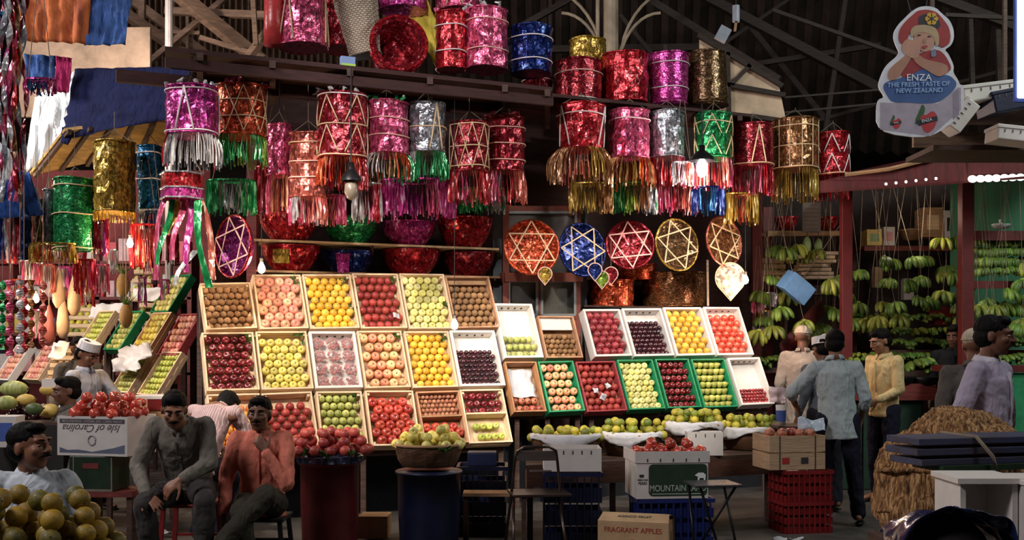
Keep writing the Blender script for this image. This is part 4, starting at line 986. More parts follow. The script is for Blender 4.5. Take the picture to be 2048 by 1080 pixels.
# heart fan by the bulb
t = thing('foil_fan', 'white heart-shaped foil fan hanging beside the bare bulb', 'fan', al(1460, 556, 9.2)); t.rotation_euler = (R(88), 0, .1)
r_ = 30 * yl(1460, 9.2) / F; b = MB(); pts = [(r_ * math.cos(a), r_ * 1.0 * math.sin(a)) for a in [R(-50 + 280 * i / 20) for i in range(21)]] + [(0, -r_ * 1.5)]
b.add([(x, y, 0) for x, y in pts] + [(x * .96, y * .96, .018) for x, y in pts] + [(0, 0, .03)], [tuple(range(22))[::-1]] + [(i, (i + 1) % 22, (i + 1) % 22 + 22, i + 22) for i in range(22)] + [(i + 22, (i + 1) % 22 + 22, 44) for i in range(22)])
b.build('fan_face', foil('foil_pearl', (.68, .58, .48), (1, .97, .92), metal=.4, scale=40), t)
b = MB(); b.tube([(x * 1.02, y * 1.02, .012) for x, y in pts], .006, 5, closed=True); b.build('fan_rim', W_STRAW, t)
b = MB(); b.beam(al(1415, 520, 9.5), al(1416, 612, 9.5), .02); stt = b.build('cane_stick', W_PALE); tag(stt, 'upright pale cane stick between gold basket and heart fan', 'stick')
# small hanging heart hoops
for i_, (x, y, c) in enumerate([(1190, 540, 'blue'), (1204, 556, 'lime'), (1222, 548, 'crimson'), (1090, 548, 'gold')]):
    t = thing('heart_ornament', ['small blue heart ornament hanging below the blue tray', 'small yellow-green heart ornament between two others', 'small dark red heart ornament below the dark red tray', 'small pale gold heart ornament below the orange tray'][i_], 'ornament', al(x, y, 9.15), 0, 'heart ornaments under the trays')
    q = 14 * yl(x, 9.15) / F; pts = [(q * math.cos(a), q * math.sin(a)) for a in [R(-30 + 240 * i / 12) for i in range(13)]] + [(0, -q * 1.6)]
    b = MB(); b.tube([(x_, 0, z_) for x_, z_ in pts], .005, 5, closed=True); b.build('wire', PINKST, t)
    b = MB(); b.prism([(x_ * .9, z_ * .9) for x_, z_ in pts], 0, .004); b.build('heart_sheet', fo(c), t)
    b = MB(); b.tube([(0, 0, q), (0, 0, .35)], .002, 4); b.build('string', STRING, t)
# ---- paper lantern with ribbon tails, and left hangings
Y = yl(362, 8.7); t = thing('ribbon_lantern', 'magenta and red paper lantern with long coloured ribbon tails', 'lantern', at(363, 398, Y))
w = 42 * Y / F
b = MB(); b.lathe([(w, .0), (w, .075)], 6, cap0=False, cap1=False); b.lathe([(w * .97, .075), (w * .97, 0)], 6, cap0=False, cap1=False); b.build('lower_band', fo('magenta'), t)
b = MB(); b.lathe([(w, .08), (w, .19)], 6, cap0=False, cap1=False); b.lathe([(w * .97, .19), (w * .97, .08)], 6, cap0=False, cap1=False); b.build('upper_band', fo('red'), t)
for z_ in (0, .078, .195):
    b = MB(); b.tube([(w * 1.02 * math.cos(a), w * 1.02 * math.sin(a), z_) for a in [6.2832 * i / 6 for i in range(6)]], .008, 5, closed=True); b.build('edge_trim', ti('silver'), t)
b = MB()
for a in (0, 2.1, 4.2): b.tube([(w * math.cos(a), w * math.sin(a), .19), (0, 0, .5)], .003, 4)
b.build('string', STRING, t)
for (x0, y0, x1, y1, wd, c, z) in [(330, 398, 305, 560, 12, 'pink', .03), (340, 398, 318, 530, 11, 'green', -.03), (352, 398, 338, 470, 12, 'gold', .02), (366, 398, 345, 520, 13, 'pink', -.04), (378, 398, 376, 545, 14, 'magenta', -.06),
                              (392, 400, 415, 575, 15, 'green', -.07), (402, 400, 432, 560, 12, 'salmon', .0), (385, 500, 350, 570, 12, 'white', -.08)]:
    p, q = at(x0, y0, Y + z) - t.location, at(x1, y1, Y + z) - t.location; ww = wd * Y / F / 2
    vs = []
    for k_ in range(9):
        u = k_ / 8; c_ = p.lerp(q, u) + V((.015 * math.sin(u * 5 + x0), .03 * math.sin(u * 4 + x0), 0)); a = .5 * math.sin(u * 4 + x0)
        vs += [c_ + V((-ww * math.cos(a), -ww * math.sin(a), 0)), c_ + V((ww * math.cos(a), ww * math.sin(a), 0))]
    b = MB(); b.add(vs, [(2 * i, 2 * i + 1, 2 * i + 3, 2 * i + 2) for i in range(8)]); o = b.build('ribbon', ti(c), t, fix=False); md = o.modifiers.new('thick', 'SOLIDIFY'); md.thickness = .002
# ================================================================== LEFT MARKET
def sheet(name, pts, nu, nv, m, label, cat='cloth', group=None, amp=.05, fscale=2.5, seed=0, th=.004, fold=(1, .15, .15)):
    """cloth hung between four corners TL, TR, BR, BL with folds"""
    TL, TR, BR, BL = map(V, pts); vs = []; nrm = (TR - TL).cross(BL - TL).normalized()
    for i in range(nv + 1):
        for j in range(nu + 1):
            u, v = j / nu, i / nv; p = TL.lerp(TR, u).lerp(BL.lerp(BR, u), v)
            d = noise.noise(V((u * fscale * 3 * fold[0], v * fscale * fold[1] * 6, seed))) + .4 * noise.noise(V((u * fscale * 8, v * fscale * 3, seed + 9)))
            sag = -4 * u * (1 - u) * .0
            vs.append(p + nrm * d * amp + V((0, 0, sag)))
    b = MB(); b.add(vs, [(i * (nu + 1) + j, i * (nu + 1) + j + 1, (i + 1) * (nu + 1) + j + 1, (i + 1) * (nu + 1) + j) for i in range(nv) for j in range(nu)])
    o = b.build(name, m, None, True, fix=False); md = o.modifiers.new('thick', 'SOLIDIFY'); md.thickness = th
    return tag(o, label, cat, group)
sheet('awning', [at(150, 138, 10.5), at(420, 132, 9.8), at(345, 236, 9.8), at(124, 280, 10.3)], 28, 14, cloth('navy_awning', (.009, .013, .06), var=.3), 'large navy blue awning cloth stretched between poles', 'awning', amp=.05, seed=2, fold=(.4, 1, 0))
sheet('awning_tail', [at(124, 255, 10.3), at(160, 250, 10.3), at(135, 290, 10.2), at(122, 285, 10.2)], 8, 6, cloth('navy_awning', (.009, .013, .06)), 'short navy cloth tail at the lower tip of the awning', 'cloth', amp=.02)
WHC = cloth('white_canvas', (.80, .84, .86))
sheet('canvas', [at(70, 195, 10.8), at(152, 140, 10.8), at(128, 300, 10.8), at(46, 348, 10.8)], 16, 18, WHC, 'sunlit white canvas hanging behind the navy awning', amp=.05, seed=5)
OC = mat('rust_cloth', (.50, .13, .03), .85, .5, 4, .6, 8, vec=(3, 3, .4), col2=(.30, .05, .02))
sheet('hanging_cloth', [at(34, -20, 10), at(185, -20, 10), at(172, 88, 10), at(40, 80, 10)], 24, 14, OC, 'rust orange cloth hung at the roof beside a blue one', 'cloth', seed=7, amp=.07)
sheet('hanging_cloth', [at(182, -20, 10.05), at(265, -20, 10.05), at(250, 90, 10.05), at(170, 92, 10.05)], 20, 14, cloth('blue_cloth', (.06, .13, .36), var=.5), 'faded blue cloth hung at the roof beside the rust one', 'cloth', seed=8, amp=.07)
sheet('hanging_cloth', [at(48, 108, 10.3), at(112, 112, 10.3), at(110, 182, 10.3), at(50, 170, 10.3)], 16, 12, cloth('blue_cloth2', (.04, .09, .26), var=.5), 'small blue cloth below the rust cloth', 'cloth', seed=11, amp=.05)
sheet('hanging_cloth', [at(112, 112, 10.28), at(145, 116, 10.28), at(140, 186, 10.28), at(110, 184, 10.28)], 10, 12, cloth('berry_cloth', (.34, .02, .10)), 'small berry red cloth beside the small blue one', 'cloth', seed=12, amp=.05)
for (x0, x1, c, l) in [(50, 110, ['magenta', 'teal', 'blue', 'pink'], 'thin coloured tinsel fringe below the small blue cloth'), ]:
    fringe_lantern((x0, 160, x1, 190), 8.0, c, l)
PLAST = mat('pale_plaster', (.30, .21, .15), .9, .5, 2.5, .2, 12)
struct(slab('wall_left_gable', at(30, 690, 13.5), at(300, 690, 13.5), 4.3, 5.4, .06, PLAST))
# sloped underside of the far stall roof
BAMB = wood('bamboo_ceiling', (.42, .25, .07), dark=.6)
b = MB(); b.add([at(58, 352, 11), at(340, 290, 11), at(345, 236, 10.2), at(130, 262, 10.2)], [(0, 1, 2, 3)])
o = b.build('roof_lining', BAMB, fix=False); md = o.modifiers.new('t', 'SOLIDIFY'); md.thickness = .03; tag(o, 'yellow-brown bamboo lining under the far stall roof', 'roof lining')
for i in range(6):
    b = MB(); b.beam(at(70 + i * 52, 352 - i * 11, 10.95), at(140 + i * 42, 262 - i * 5, 10.15), .035); tag(b.build('roof_batten', W_DARK), 'dark batten under the bamboo roof lining, %s from left' % ORD[i], 'batten', 'battens under the bamboo lining')
b = MB(); b.beam(at(55, 300, 10.9), at(345, 275, 10.9), .05); tag(b.build('cross_beam', W_DARK), 'dark cross beam under the bamboo roof lining', 'beam')
# back of the left market
struct(slab('wall_market_left', at(-120, 690, 17), at(420, 690, 17), 0, 4.2, .06, mat('rosy_wall', (.26, .05, .05), .8, .6, 3)))
# hanging cylinders of the far stall
G5 = 'foil cylinders hanging in the far stall'
B_((190, 286, 268, 425), 10.2, 'gold', 'tall golden foil cylinder hanging beyond the ribbon lantern', group=G5, fringe=(['gold', 'brown'], 20, .05), string=along(230, 10.2, 3.6).z)
B_((276, 294, 320, 425), 10.4, 'teal', 'tall blue foil cylinder beside the ribbon lantern', group=G5, bands=[(.5, 'w'), (.9, 'w')], string=3.7)
B_((110, 360, 188, 500), 10.4, 'green', 'tall deep green sparkling foil cylinder with two bands', weave=True, group=G5, bands=[(.02, 's'), (.5, 's'), (.9, 's')], string=3.5)
B_((40, 382, 62, 520), 10.5, 'blue', 'slim dark blue foil cylinder near the blue tarpaulin', group=G5, string=3.5)
B_((66, 400, 84, 525), 10.6, 'dgold', 'slim bronze foil cylinder beside the slim silver one', group=G5, string=3.5)
B_((88, 380, 108, 500), 10.5, 'silver', 'slim silver foil cylinder beside the deep green one', group=G5, string=3.5)
for rect, cols, lab in [((62, 488, 150, 528), ['gold', 'orange', 'gold', 'brown'], 'golden tinsel fringe below the deep green cylinder'),
                        ((190, 440, 215, 515), ['crimson', 'purple'], 'dark red tinsel tassel beside the lit bulb'),
                        ((280, 420, 325, 460), ['silver', 'blue', 'white'], 'silver tinsel tuft below the tall blue cylinder'),
                        ((0, 400, 40, 520), ['blue', 'silver', 'crimson'], 'dark blue tinsel hanging at the far left edge'),
                        ((262, 450, 320, 540), ['red', 'salmon', 'crimson'], 'red ribbon curtain behind the lit bulb'),
                        ((150, 520, 190, 590), ['red', 'orange', 'pink'], 'red tinsel strips over the far packets')]: fringe_lantern(rect, 10.3, cols, lab)
# tinsel cascade at the far left edge
t = thing('tinsel_cascade', 'long cascade of pink silver and red tinsel at the far left edge', 'garland', at(22, -20, 7.2))
for i, (x, c, z1) in enumerate([(-2, 'pink', 330), (6, 'crimson', 360), (14, 'white', 300), (20, 'magenta', 400), (28, 'red', 380), (34, 'brown', 420), (42, 'silver', 350), (47, 'crimson', 300), (10, 'teal', 90), (26, 'pink', 410), (2, 'silver', 400), (38, 'pink', 395)]):
    b = MB(); p = at(x, -20, 7.2 + ru(-.12, .12)) - t.location; L = (z1 + 20) * 7.2 / F; n = 26; vs = []; ph = ru(0, 6)
    for k_ in range(n + 1):
        u = k_ / n; a = u * 16 + ph; ww = .022 * (1 - .3 * u)
        c_ = p + V((.02 * math.sin(u * 9 + ph), .02 * math.cos(u * 7), -L * u)); vs += [c_ + V((-ww * math.cos(a), -ww * math.sin(a), 0)), c_ + V((ww * math.cos(a), ww * math.sin(a), 0))]
    b.add(vs, [(2 * q, 2 * q + 1, 2 * q + 3, 2 * q + 2) for q in range(n)]); b.build('tinsel_strand', ti(c), t, fix=False)
b = MB(); b.beam(at(-40, -24, 7.2), at(60, -24, 7.2), .03); b.build('hanging_rod', W_DARK).parent = t
bpy.data.objects['hanging_rod'].matrix_parent_inverse = Matrix.Translation(-t.location)
sheet('tarpaulin', [at(-20, 330, 9.5), at(60, 345, 9.6), at(88, 430, 9.6), at(-20, 440, 9.5)], 20, 14, cloth('blue_tarp', (.03, .09, .32), var=.5), 'bright blue tarpaulin bunched at the far left', 'tarpaulin', amp=.10, seed=21)
sheet('plastic_sheet', [at(-20, 270, 9.2), at(20, 300, 9.2), at(40, 345, 9.3), at(-20, 385, 9.2)], 12, 12, WHC, 'sunlit white plastic sheet above the blue tarpaulin', 'sheet', amp=.06, seed=22)
lamp('SPOT', 'canvas_sun_spot', (-9.5, 7.0, 6.2), 2600, (1, .97, .95), at(95, 235, 10.8), .1, cone=9, blend=.5)  # narrow spot added to brighten the white canvas like sunlight
# far shelves full of packets
sh = thing('market_shelf', 'red wooden shelving of packets in the far left stall', 'shelf', at(120, 690, 15.5) - V((0, 0, CAMZ)))
for z_ in (1.1, 1.65, 2.15, 2.65): box('shelf_board', (0, 0, z_), (1.9, .2, .02), W_RED, sh)
for x_ in (-1.88, -.6, .6, 1.88): box('upright', (x_, 0, 1.4), (.03, .2, 1.4), W_RED, sh)
pk = [mat('packet_%d' % i, c, .4, .3, 9) for i, c in enumerate([(.55, .05, .06), (.60, .55, .50), (.65, .30, .30), (.10, .15, .35), (.60, .45, .10), (.20, .32, .12), (.65, .40, .42)])]
pn = ['red', 'white', 'pink', 'navy', 'yellow', 'green', 'rose']
for r_, z_ in enumerate((1.12, 1.67, 2.17, 2.67)):
    x = -1.8; i = 0
    while x < 1.75:
        w_ = ru(.05, .12); h_ = ru(.12, .34); k_ = random.choice([0, 0, 1, 1, 2, 3, 4, 5, 6, 6])
        o = box('packet', (0, 0, 0), (w_ * .92, .07, h_ / 2), pk[k_], bevel=.006); o.location = sh.location + V((x + w_, ru(-.05, .05) - .05, z_ + h_ / 2 + .001))
        tag(o, '%s packet on the far left shelving, %s shelf up, %s along' % (pn[k_], ORD[r_], ORD[min(i, 38)]), 'packet', 'packets on the far left shelving'); x += 2 * w_ + .01; i += 1
# bulbs of the left market
for (x, y, Y, lab, pw) in [(260, 487, 10.0, 'lit bulb with white sleeve over the far green apples', 26), (72, 598, 10.5, 'lit bulb over the far left fruit, nearer the hanging gourds', 30), (57, 612, 10.9, 'lit bulb over the far left fruit, nearer the picture edge', 14), (8, 352, 11, 'lit bulb in front of the blue tarpaulin', 8), (194, 443, 11.5, 'small far bulb beside the golden cylinder', 4)]:
    bulb(x, y, 0, lab, pw, cordto=3.6, absY=Y, size=.03 if pw > 5 else .02)
lamp('AREA', 'far_stall_daylight', (-7.5, 9.0, 5.2), 260, (1.0, .9, .86), at(150, 700, 12.5), 1.6)
# tilted crates of the far stall
n_ = V((-.55, -.62, .56)).normalized(); u_ = V((.748, -.664, 0)).normalized(); v_ = n_.cross(u_).normalized()
if v_.z < 0: v_ = -v_
def lc(px, py, Y, W, H, style, key, cols, rows, lab, place, tilt=0, **kw):
    c = plane_pt(px, py, at(300, 664, 11.3), n_)
    M = Matrix(((u_.x, v_.x, n_.x, c.x), (u_.y, v_.y, n_.y, c.y), (u_.z, v_.z, n_.z, c.z), (0, 0, 0, 1)))
    cr = crate_at(M, W, H, style, lab, 'tilted crates of the far left stall', .09)
    if key: fill(cr, key, cols, rows, place, **kw)
    mb = MB(); foot = c - n_ * .2; mb.beam(V((foot.x, foot.y, 0)), foot, .05); o = mb.build('crate_prop', W_DARK); o.parent = cr[0]; o.matrix_parent_inverse = M.inverted()
    return cr
lc(300, 664, 11.3, .36, .50, 'wood', 'yellow_apple', 4, 6, 'far pale crate of golden apples beside the pineapple', 'far crate by the pineapple')
lc(246, 660, 11.7, .34, .50, 'green', 'guava', 4, 7, 'far green-edged crate of guavas behind the golden apples', 'far green-edged crate')
lc(340, 586, 11.3, .36, .48, 'green', 'pale_apple', 4, 6, 'far crate of pale apples right behind the post-side kiwis', 'far crate above, post side')
lc(318, 746, 10.9, .36, .50, 'wood', 'green_apple', 5, 7, 'far crate of green apples behind the man in grey shirt', 'far crate behind grey-shirted man')
lc(262, 742, 11.4, .36, .50, 'wood', 'guava', 5, 7, 'far crate of deep green guavas behind the man in white cap', 'far crate behind white-capped man')
lc(190, 658, 12.0, .36, .50, 'wood', 'green_apple', 5, 7, 'far crate of green apples above the dark haired head', 'far crate above the heads')
lc(357, 668, 11.0, .36, .50, 'red', 'pink_apple', 4, 6, 'far red crate of pink apples just beyond the kiwi crate', 'far red crate')
lc(84, 722, 12.2, .38, .50, 'wood', 'pink_apple', 4, 6, 'far crate of pink apples near the picture edge', 'far pink crate')
lc(24, 724, 12.2, .38, .50, 'white', 'pink_apple', 4, 6, 'far white crate of pink apples at the picture edge', 'far white crate')
M = crate_at
crumple('grape_paper', Matrix.Translation(at(262, 715, 10.9)) @ Matrix(((u_.x, v_.x, n_.x), (u_.y, v_.y, n_.y), (u_.z, v_.z, n_.z))).to_4x4(), .5, .3, 31, PAPERW, .09, 14, 'crumpled pinkish white wrapping between the far tilted crates')
# tiered stands with rows of fruit
def tier(px0, px1, py_b, Y, rows, key, r, label, place, dz=.16, dy=.10):
    p0 = at(px0, py_b, Y); w = (px1 - px0) * Y / F; t = thing('tiered_stand', label, 'stand', (p0.x, Y, 0))
    for i in range(rows):
        z = p0.z + i * dz; box('tier_board', (w / 2, i * dy, z - .01), (w / 2, .07, .01), W_STRAW, t)
        box('tier_lip', (w / 2, i * dy - .075, z + .012), (w / 2, .006, .022), W_STRAW, t)
        n = int(w / (2.05 * r))
        for j in range(n):
            put_fruit(key, V((p0.x + r + j * (w - 2 * r) / max(1, n - 1), Y + i * dy - .01, z + r + .001)), r * ru(.95, 1), (ru(-1, 1), -1, ru(0, 1)), '%s on %s, %s tier, %s from left' % (DESC[key], place, ORD[i], ORD[j]), '%ss on %s' % (DESC[key], place))
    for x_ in (.02, w - .02): mb = MB(); mb.beam((x_, rows * dy - .05, 0), (x_, rows * dy - .05, p0.z + rows * dz), .04); mb.build('stand_leg', W_DARK, t)
    mb = MB(); mb.beam((.02, -.04, 0), (.02, -.04, p0.z), .04); mb.build('stand_leg', W_DARK, t); mb = MB(); mb.beam((w - .02, -.04, 0), (w - .02, -.04, p0.z), .04); mb.build('stand_leg', W_DARK, t)
tier(134, 218, 670, 13.2, 4, 'sweet_lime', .040, 'far tiered stand of sweet limes beneath the papers', 'the far lime stand', .10, .06)
tier(262, 300, 600, 13.0, 5, 'green_apple', .036, 'far tiered stand of green apples under the white-sleeved bulb', 'the far apple stand', .11, .06)
tier(276, 338, 648, 12.2, 4, 'sweet_lime', .042, 'far tiered stand of yellow-green limes behind the golden apples', 'the tall lime stand', .10, .06)
tier(98, 158, 762, 11.3, 5, 'kiwi', .030, 'far tiered stand of small brown fruit before the white cap', 'the brown fruit stand', .075, .05)
for i_, (x, y, Y, w, h, s) in enumerate([(214, 622, 12.6, .36, .22, 41), (300, 588, 12.0, .36, .16, 42), (118, 700, 11.0, .16, .24, 43)]):
    crumple('paper_cover', Matrix.Translation(at(x, y, Y)) @ Matrix.Rotation(R(50), 4, 'X'), w, h, s, WHITEFOAM, .06, 10, ['white paper cover over the far lime stand', 'white paper cover above the tall lime stand', 'small white paper before the brown fruit stand'][i_], group='white paper covers')
# pineapples and gourds
PINE = weavemat('pineapple_skin', (.42, .24, .06), (.50, .30, .10), 30)
def pineapple(px, py, Y, label):
    t = thing('pineapple', label, 'pineapple', at(px, py, Y), 0, 'hanging pineapples')
    b = MB(); b.ell((0, 0, 0), (.062, .062, .12), n=16, m=12); b.build('fruit_body', PINE, t, True)
    b = MB()
    for i in range(16):
        a = i * 2.4; L = .05 + .008 * (16 - i) * .9; o = V((.018 * math.cos(a), .018 * math.sin(a), .11)); d = V((math.cos(a) * (.9 - i * .04), math.sin(a) * (.9 - i * .04), 1)).normalized()
        s_ = V((-math.sin(a), math.cos(a), 0)) * .012; b.add([o - s_, o + s_, o + d * L, o + d * L * .5 + V((0, 0, -.008))], [(0, 1, 2), (0, 2, 3), (1, 3, 2), (0, 3, 1)])
    b.build('leaf_crown', LEAFM, t, fix=False)
    b = MB(); b.tube([(0, 0, .12), (0, 0, 3.2 - t.location.z)], .004, 4); b.build('string', STRING, t)
pineapple(246, 570, 10.8, 'pineapple hanging left of the far green apples, higher of two'); pineapple(252, 632, 10.7, 'pineapple hanging above the green-edged crate, lower of two')
GOURD = mat('pale_gourd', (.45, .30, .18), .6, .3, 6)
for i_, (x, y, L, nm) in enumerate([(118, 575, .20, 'pale gourd in a net hanging before the far packets, highest'), (126, 635, .20, 'pale gourd in a net hanging below the first one'), (148, 590, .15, 'brown gourd hanging beside the pale ones'), (98, 650, .2, 'dark red gourd hanging nearest the glowing bulbs')]):
    t = thing('hanging_gourd', nm, 'gourd', at(x, y, 10.9), 0, 'hanging gourds'); b = MB(); b.lathe([(.008, .2), (.02, .17), (.045, .08), (.062, -.05), (.06, -.14), (.03, -.2), (.005, -.21)], 14); b.build('gourd_body', GOURD if i_ < 3 else mat('red_gourd', (.22, .05, .04), .6), t, True)
    b = MB(); b.tube([(0, 0, .19), (0, 0, 3.2 - t.location.z)], .004, 4); b.build('string', STRING, t)
for i_, (x, y, c, w_, h_) in enumerate([(20, 470, 'red', 26, 60), (60, 520, 'pink', 30, 50), (95, 530, 'salmon', 26, 60), (130, 535, 'magenta', 24, 50), (160, 500, 'crimson', 24, 44), (175, 545, 'red', 26, 70), (205, 530, 'pink', 24, 60), (225, 500, 'white', 18, 50), (300, 480, 'pink', 26, 70), (330, 560, 'magenta', 14, 60), (285, 555, 'purple', 14, 60), (30, 560, 'orange', 26, 40), (75, 620, 'pink', 26, 60), (345, 470, 'crimson', 22, 60)]):
    fringe_lantern((x - w_ / 2, y, x + w_ / 2, y + h_), 11.3 + .05 * i_, [c, 'white', c], 'small %s tinsel bunch hanging deep in the far left stall, %s of its cluster' % (c, ORD[i_]))
# string of marigold-like pink garlands at the far left
for i_, (x, c) in enumerate([(20, 'pink'), (40, 'white'), (48, 'red'), (86, 'salmon'), (5, 'green'), (62, 'brown')]):
    t = thing('ribbon_streamer', 'twisted %s foil streamer hanging at the far left, %s row' % ({'salmon': 'orange'}.get(c, c), ORD[i_]), 'streamer', at(x, 560, 9.0 + i_ * .2), 0, 'foil streamers at the far left')
    b = MB(); vs = []; ph = ru(0, 6)
    for k_ in range(31):
        u = k_ / 30; a = u * 20 + ph; vs += [V((-.035 * math.cos(a), -.035 * math.sin(a), -.62 * u)), V((.035 * math.cos(a), .035 * math.sin(a), -.62 * u))]
    b.add(vs, [(2 * q, 2 * q + 1, 2 * q + 3, 2 * q + 2) for q in range(30)]); b.build('foil_strip', ti(c), t, fix=False)
    b = MB(); b.tube([(0, 0, 0), (0, 0, 1.1)], .003, 4); b.build('string', STRING, t)
# counter at the lower left with mixed fruit
ct = thing('market_table', 'low dark table of mixed fruit at the left edge', 'table', at(30, 690, 8.9) - V((0, 0, CAMZ)))
zt = 1.5 - (842 - 690) * 8.9 / F
box('table_top', (0, .25, zt - .02), (.48, .42, .02), W_DARK, ct)
for x_ in (-.44, .44):
    for y_ in (-.13, .63): box('leg', (x_, y_, (zt - .04) / 2), (.025, .025, (zt - .04) / 2), W_DARK, ct)
box('side_cloth', (0, -.18, zt - .28), (.47, .01, .26), DARK, ct)
cx_ = ct.location.x
melon = mat('stripy_melon', (.45, .48, .16), .5, .5, 5, vec=(6, 6, .5), col2=(.25, .35, .08)); papaya = mat('papaya_skin', (.60, .42, .10), .5, .4, 4)
for i_, (x, y, Y, rx, rz, m, kind, lb) in enumerate([(28, 778, 9.35, .13, .07, melon, 'melon', 'long striped green melon at the left edge, largest'), (12, 806, 9.0, .09, .06, melon, 'melon', 'round pale melon nearest the left edge'), (52, 800, 9.1, .08, .05, papaya, 'papaya', 'yellow-green papaya between two melons'),
         (100, 822, 8.95, .085, .06, papaya, 'papaya', 'ripe yellow papaya beside the boy'), (68, 818, 8.8, .07, .05, mat('avocado_skin', (.06, .10, .03), .5), 'melon', 'small dark green melon behind the ripe papaya'), (100, 780, 9.4, .09, .05, papaya, 'papaya', 'pale papaya beside the white price card')]):
    p = at(x, y, Y); t_ = thing(kind, lb, kind, p, ru(-.4, .4), 'melons and papayas on the low table'); b = MB(); b.ell((0, 0, 0), (rx, rz, rz), n=18, m=12); b.build('fruit_body', m, t_, True); b = MB(); b.tube([(rx * .95, 0, 0), (rx * 1.12, 0, .01)], .008, 6); b.build('stalk', STEM, t_)
heap('plum', V((at(70, 812, 9.15).x, 9.15, zt + .0)), .22, .12, .026, 3, 'the low table heap')
box('price_card', at(98, 766, 9.2), (.06, .004, .035), WHITEFOAM); tag(bpy.data.objects['price_card'], 'blank white card among the papayas', 'card')
t = thing('carton', 'small white carton with a blue mark under the low table', 'carton', at(12, 862, 8.55), .1); box('carton_body', (0, 0, 0), (.11, .10, .12), CARDW, t, bevel=.004); box('blue_print', (.03, -.101, 0), (.05, .002, .07), mat('blue_print', (.05, .10, .35), .6), t)
# small crate of red apples and white-red table by the post
t = crate_at(Matrix.Translation(at(256, 800, 9.0)), .24, .24, 'wood', 'small wooden box heaped with red apples behind the printed carton', 'boxes behind the printed carton', .16)[0]
heap('red_apple', at(256, 808, 9.0) - V((0, 0, .02)), .10, .09, .033, 3, 'the small wooden box')
t = thing('side_table', 'low table with white top and red edge beside the small apple box', 'table', at(312, 793, 9.4)); box('table_top', (0, 0, 0), (.16, .2, .012), WHITEFOAM, t); box('red_edge', (0, -.19, -.06), (.16, .008, .045), REDPL, t); box('orange_panel', (0, -.18, -.13), (.16, .006, .04), W_MID, t)
for x_ in (-.14, .14): box('leg', (x_, 0, -t.location.z / 2 - .02), (.02, .02, t.location.z / 2 - .03), W_DARK, t)
t = thing('wooden_stand', 'dark wooden stand under the small apple box', 'stand', at(256, 690, 9.0) - V((0, 0, CAMZ))); zz = at(256, 800, 9.0).z - .175
box('top_board', (0, 0, zz), (.18, .16, .012), W_DARK, t)
for x_ in (-.15, .15): box('leg', (x_, 0, zz / 2), (.02, .02, zz / 2 - .012), W_DARK, t)
# printed carton with apple heap
Yc = 8.1; p = at(195, 912, Yc); t = thing('apple_carton', 'upside-down white printed carton heaped with red apples beside the boy', 'carton', (p.x, Yc + .2, p.z), R(-13))
W_, D_, H_ = .29, .19, .145
box('carton_wall', (0, -D_, H_), (W_, .006, H_), CARDW, t); box('carton_wall', (0, D_, H_), (W_, .006, H_), CARDW, t)
box('carton_end', (-W_ + .006, 0, H_), (.006, D_ - .006, H_), CARDW, t); box('carton_end', (W_ - .006, 0, H_), (.006, D_ - .006, H_), CARDW, t); box('carton_base', (0, 0, .006), (W_ - .012, D_ - .006, .006), CARD, t)
box('title_band', (0, -D_ - .0065, 2 * H_ - .035), (W_ * .93, .001, .016), mat('faded_black_print', (.07, .06, .07), .8), t)
text(t, 'EXTRA FANCY  NET WEIGHT  WASHINGTON', Matrix.Translation((0, -D_ - .0085, 2 * H_ - .035)) @ UPRIGHT @ Matrix.Rotation(math.pi, 4, 'Z'), .024, mat('faded_white_print', (.40, .36, .36), .8))
text(t, 'Isle of Carolina', Matrix.Translation((0, -D_ - .007, 2 * H_ - .085)) @ UPRIGHT @ Matrix.Rotation(math.pi, 4, 'Z') @ Matrix.Identity(4), .078, mat('faded_black_print', (.07, .06, .07), .8), sx=1.0, shear=.45)
b = MB(); pts = [(-W_ * .93, .02), (W_ * .93, .02), (W_ * .93, .085), (W_ * .6, .06), (W_ * .3, .045), (0, .03), (-W_ * .4, .045), (-W_ * .7, .04), (-W_ * .93, .06)]
b.prism(pts, -D_ - .0075, -D_ - .006); b.build('mountain_print', mat('slate_print', (.10, .12, .18), .8), t)
b = MB(); b.tube([(.03 * math.cos(a), -D_ - .006, .115 + .035 * math.sin(a)) for a in [6.283 * i / 16 for i in range(16)]], .008, 5, closed=True); b.build('crest_print', mat('grey_print', (.30, .28, .30), .8), t)
for z_ in (.08, .14, .2): box('side_slot', (-W_ - .001, .02, z_), (.001, .06, .01), mat('grey_print', (.30, .28, .30), .8), t)
heap('red_apple', V((p.x, Yc + .2, p.z + .268)), .27, .17, .040, 3, 'the printed carton', du=V((math.cos(R(-13)), math.sin(R(-13)), 0)), dv=V((-math.sin(R(-13)), math.cos(R(-13)), 0)), keyf=None)
t = thing('oil_tin', 'dark green square tin with red print under the printed carton', 'tin', at(200, 978, Yc + .15), R(-5)); hh = p.z - t.location.z
box('tin_body', (0, 0, hh / 2), (.165, .15, hh / 2 - .002), mat('dark_green_tin', (.012, .03, .015), .4, .4), t, bevel=.006)
for x_ in (-.13, .16): box('edge_seam', (x_, -.152, hh / 2), (.004, .003, hh / 2 - .01), mat('dull_tin', (.30, .26, .22), .4, metal=.5), t)
box('label_print', (0, -.152, hh * .72), (.06, .002, .02), mat('dull_red_print', (.16, .02, .02), .6), t)
box('bottom_seam', (0, -.152, .01), (.165, .003, .008), mat('dull_tin', (.30, .26, .22), .4), t)
t = thing('wooden_bench', 'low wooden bench carrying the dark green tin', 'bench', (at(200, 690, Yc + .15).x, Yc + .15, 0)); zz = at(200, 978, Yc + .15).z
box('seat_board', (0, 0, zz - .02), (.3, .17, .02), W_RED, t)
for x_ in (-.27, .27): box('leg', (x_, 0, zz / 2 - .02), (.02, .15, zz / 2 - .02), W_DARK, t)
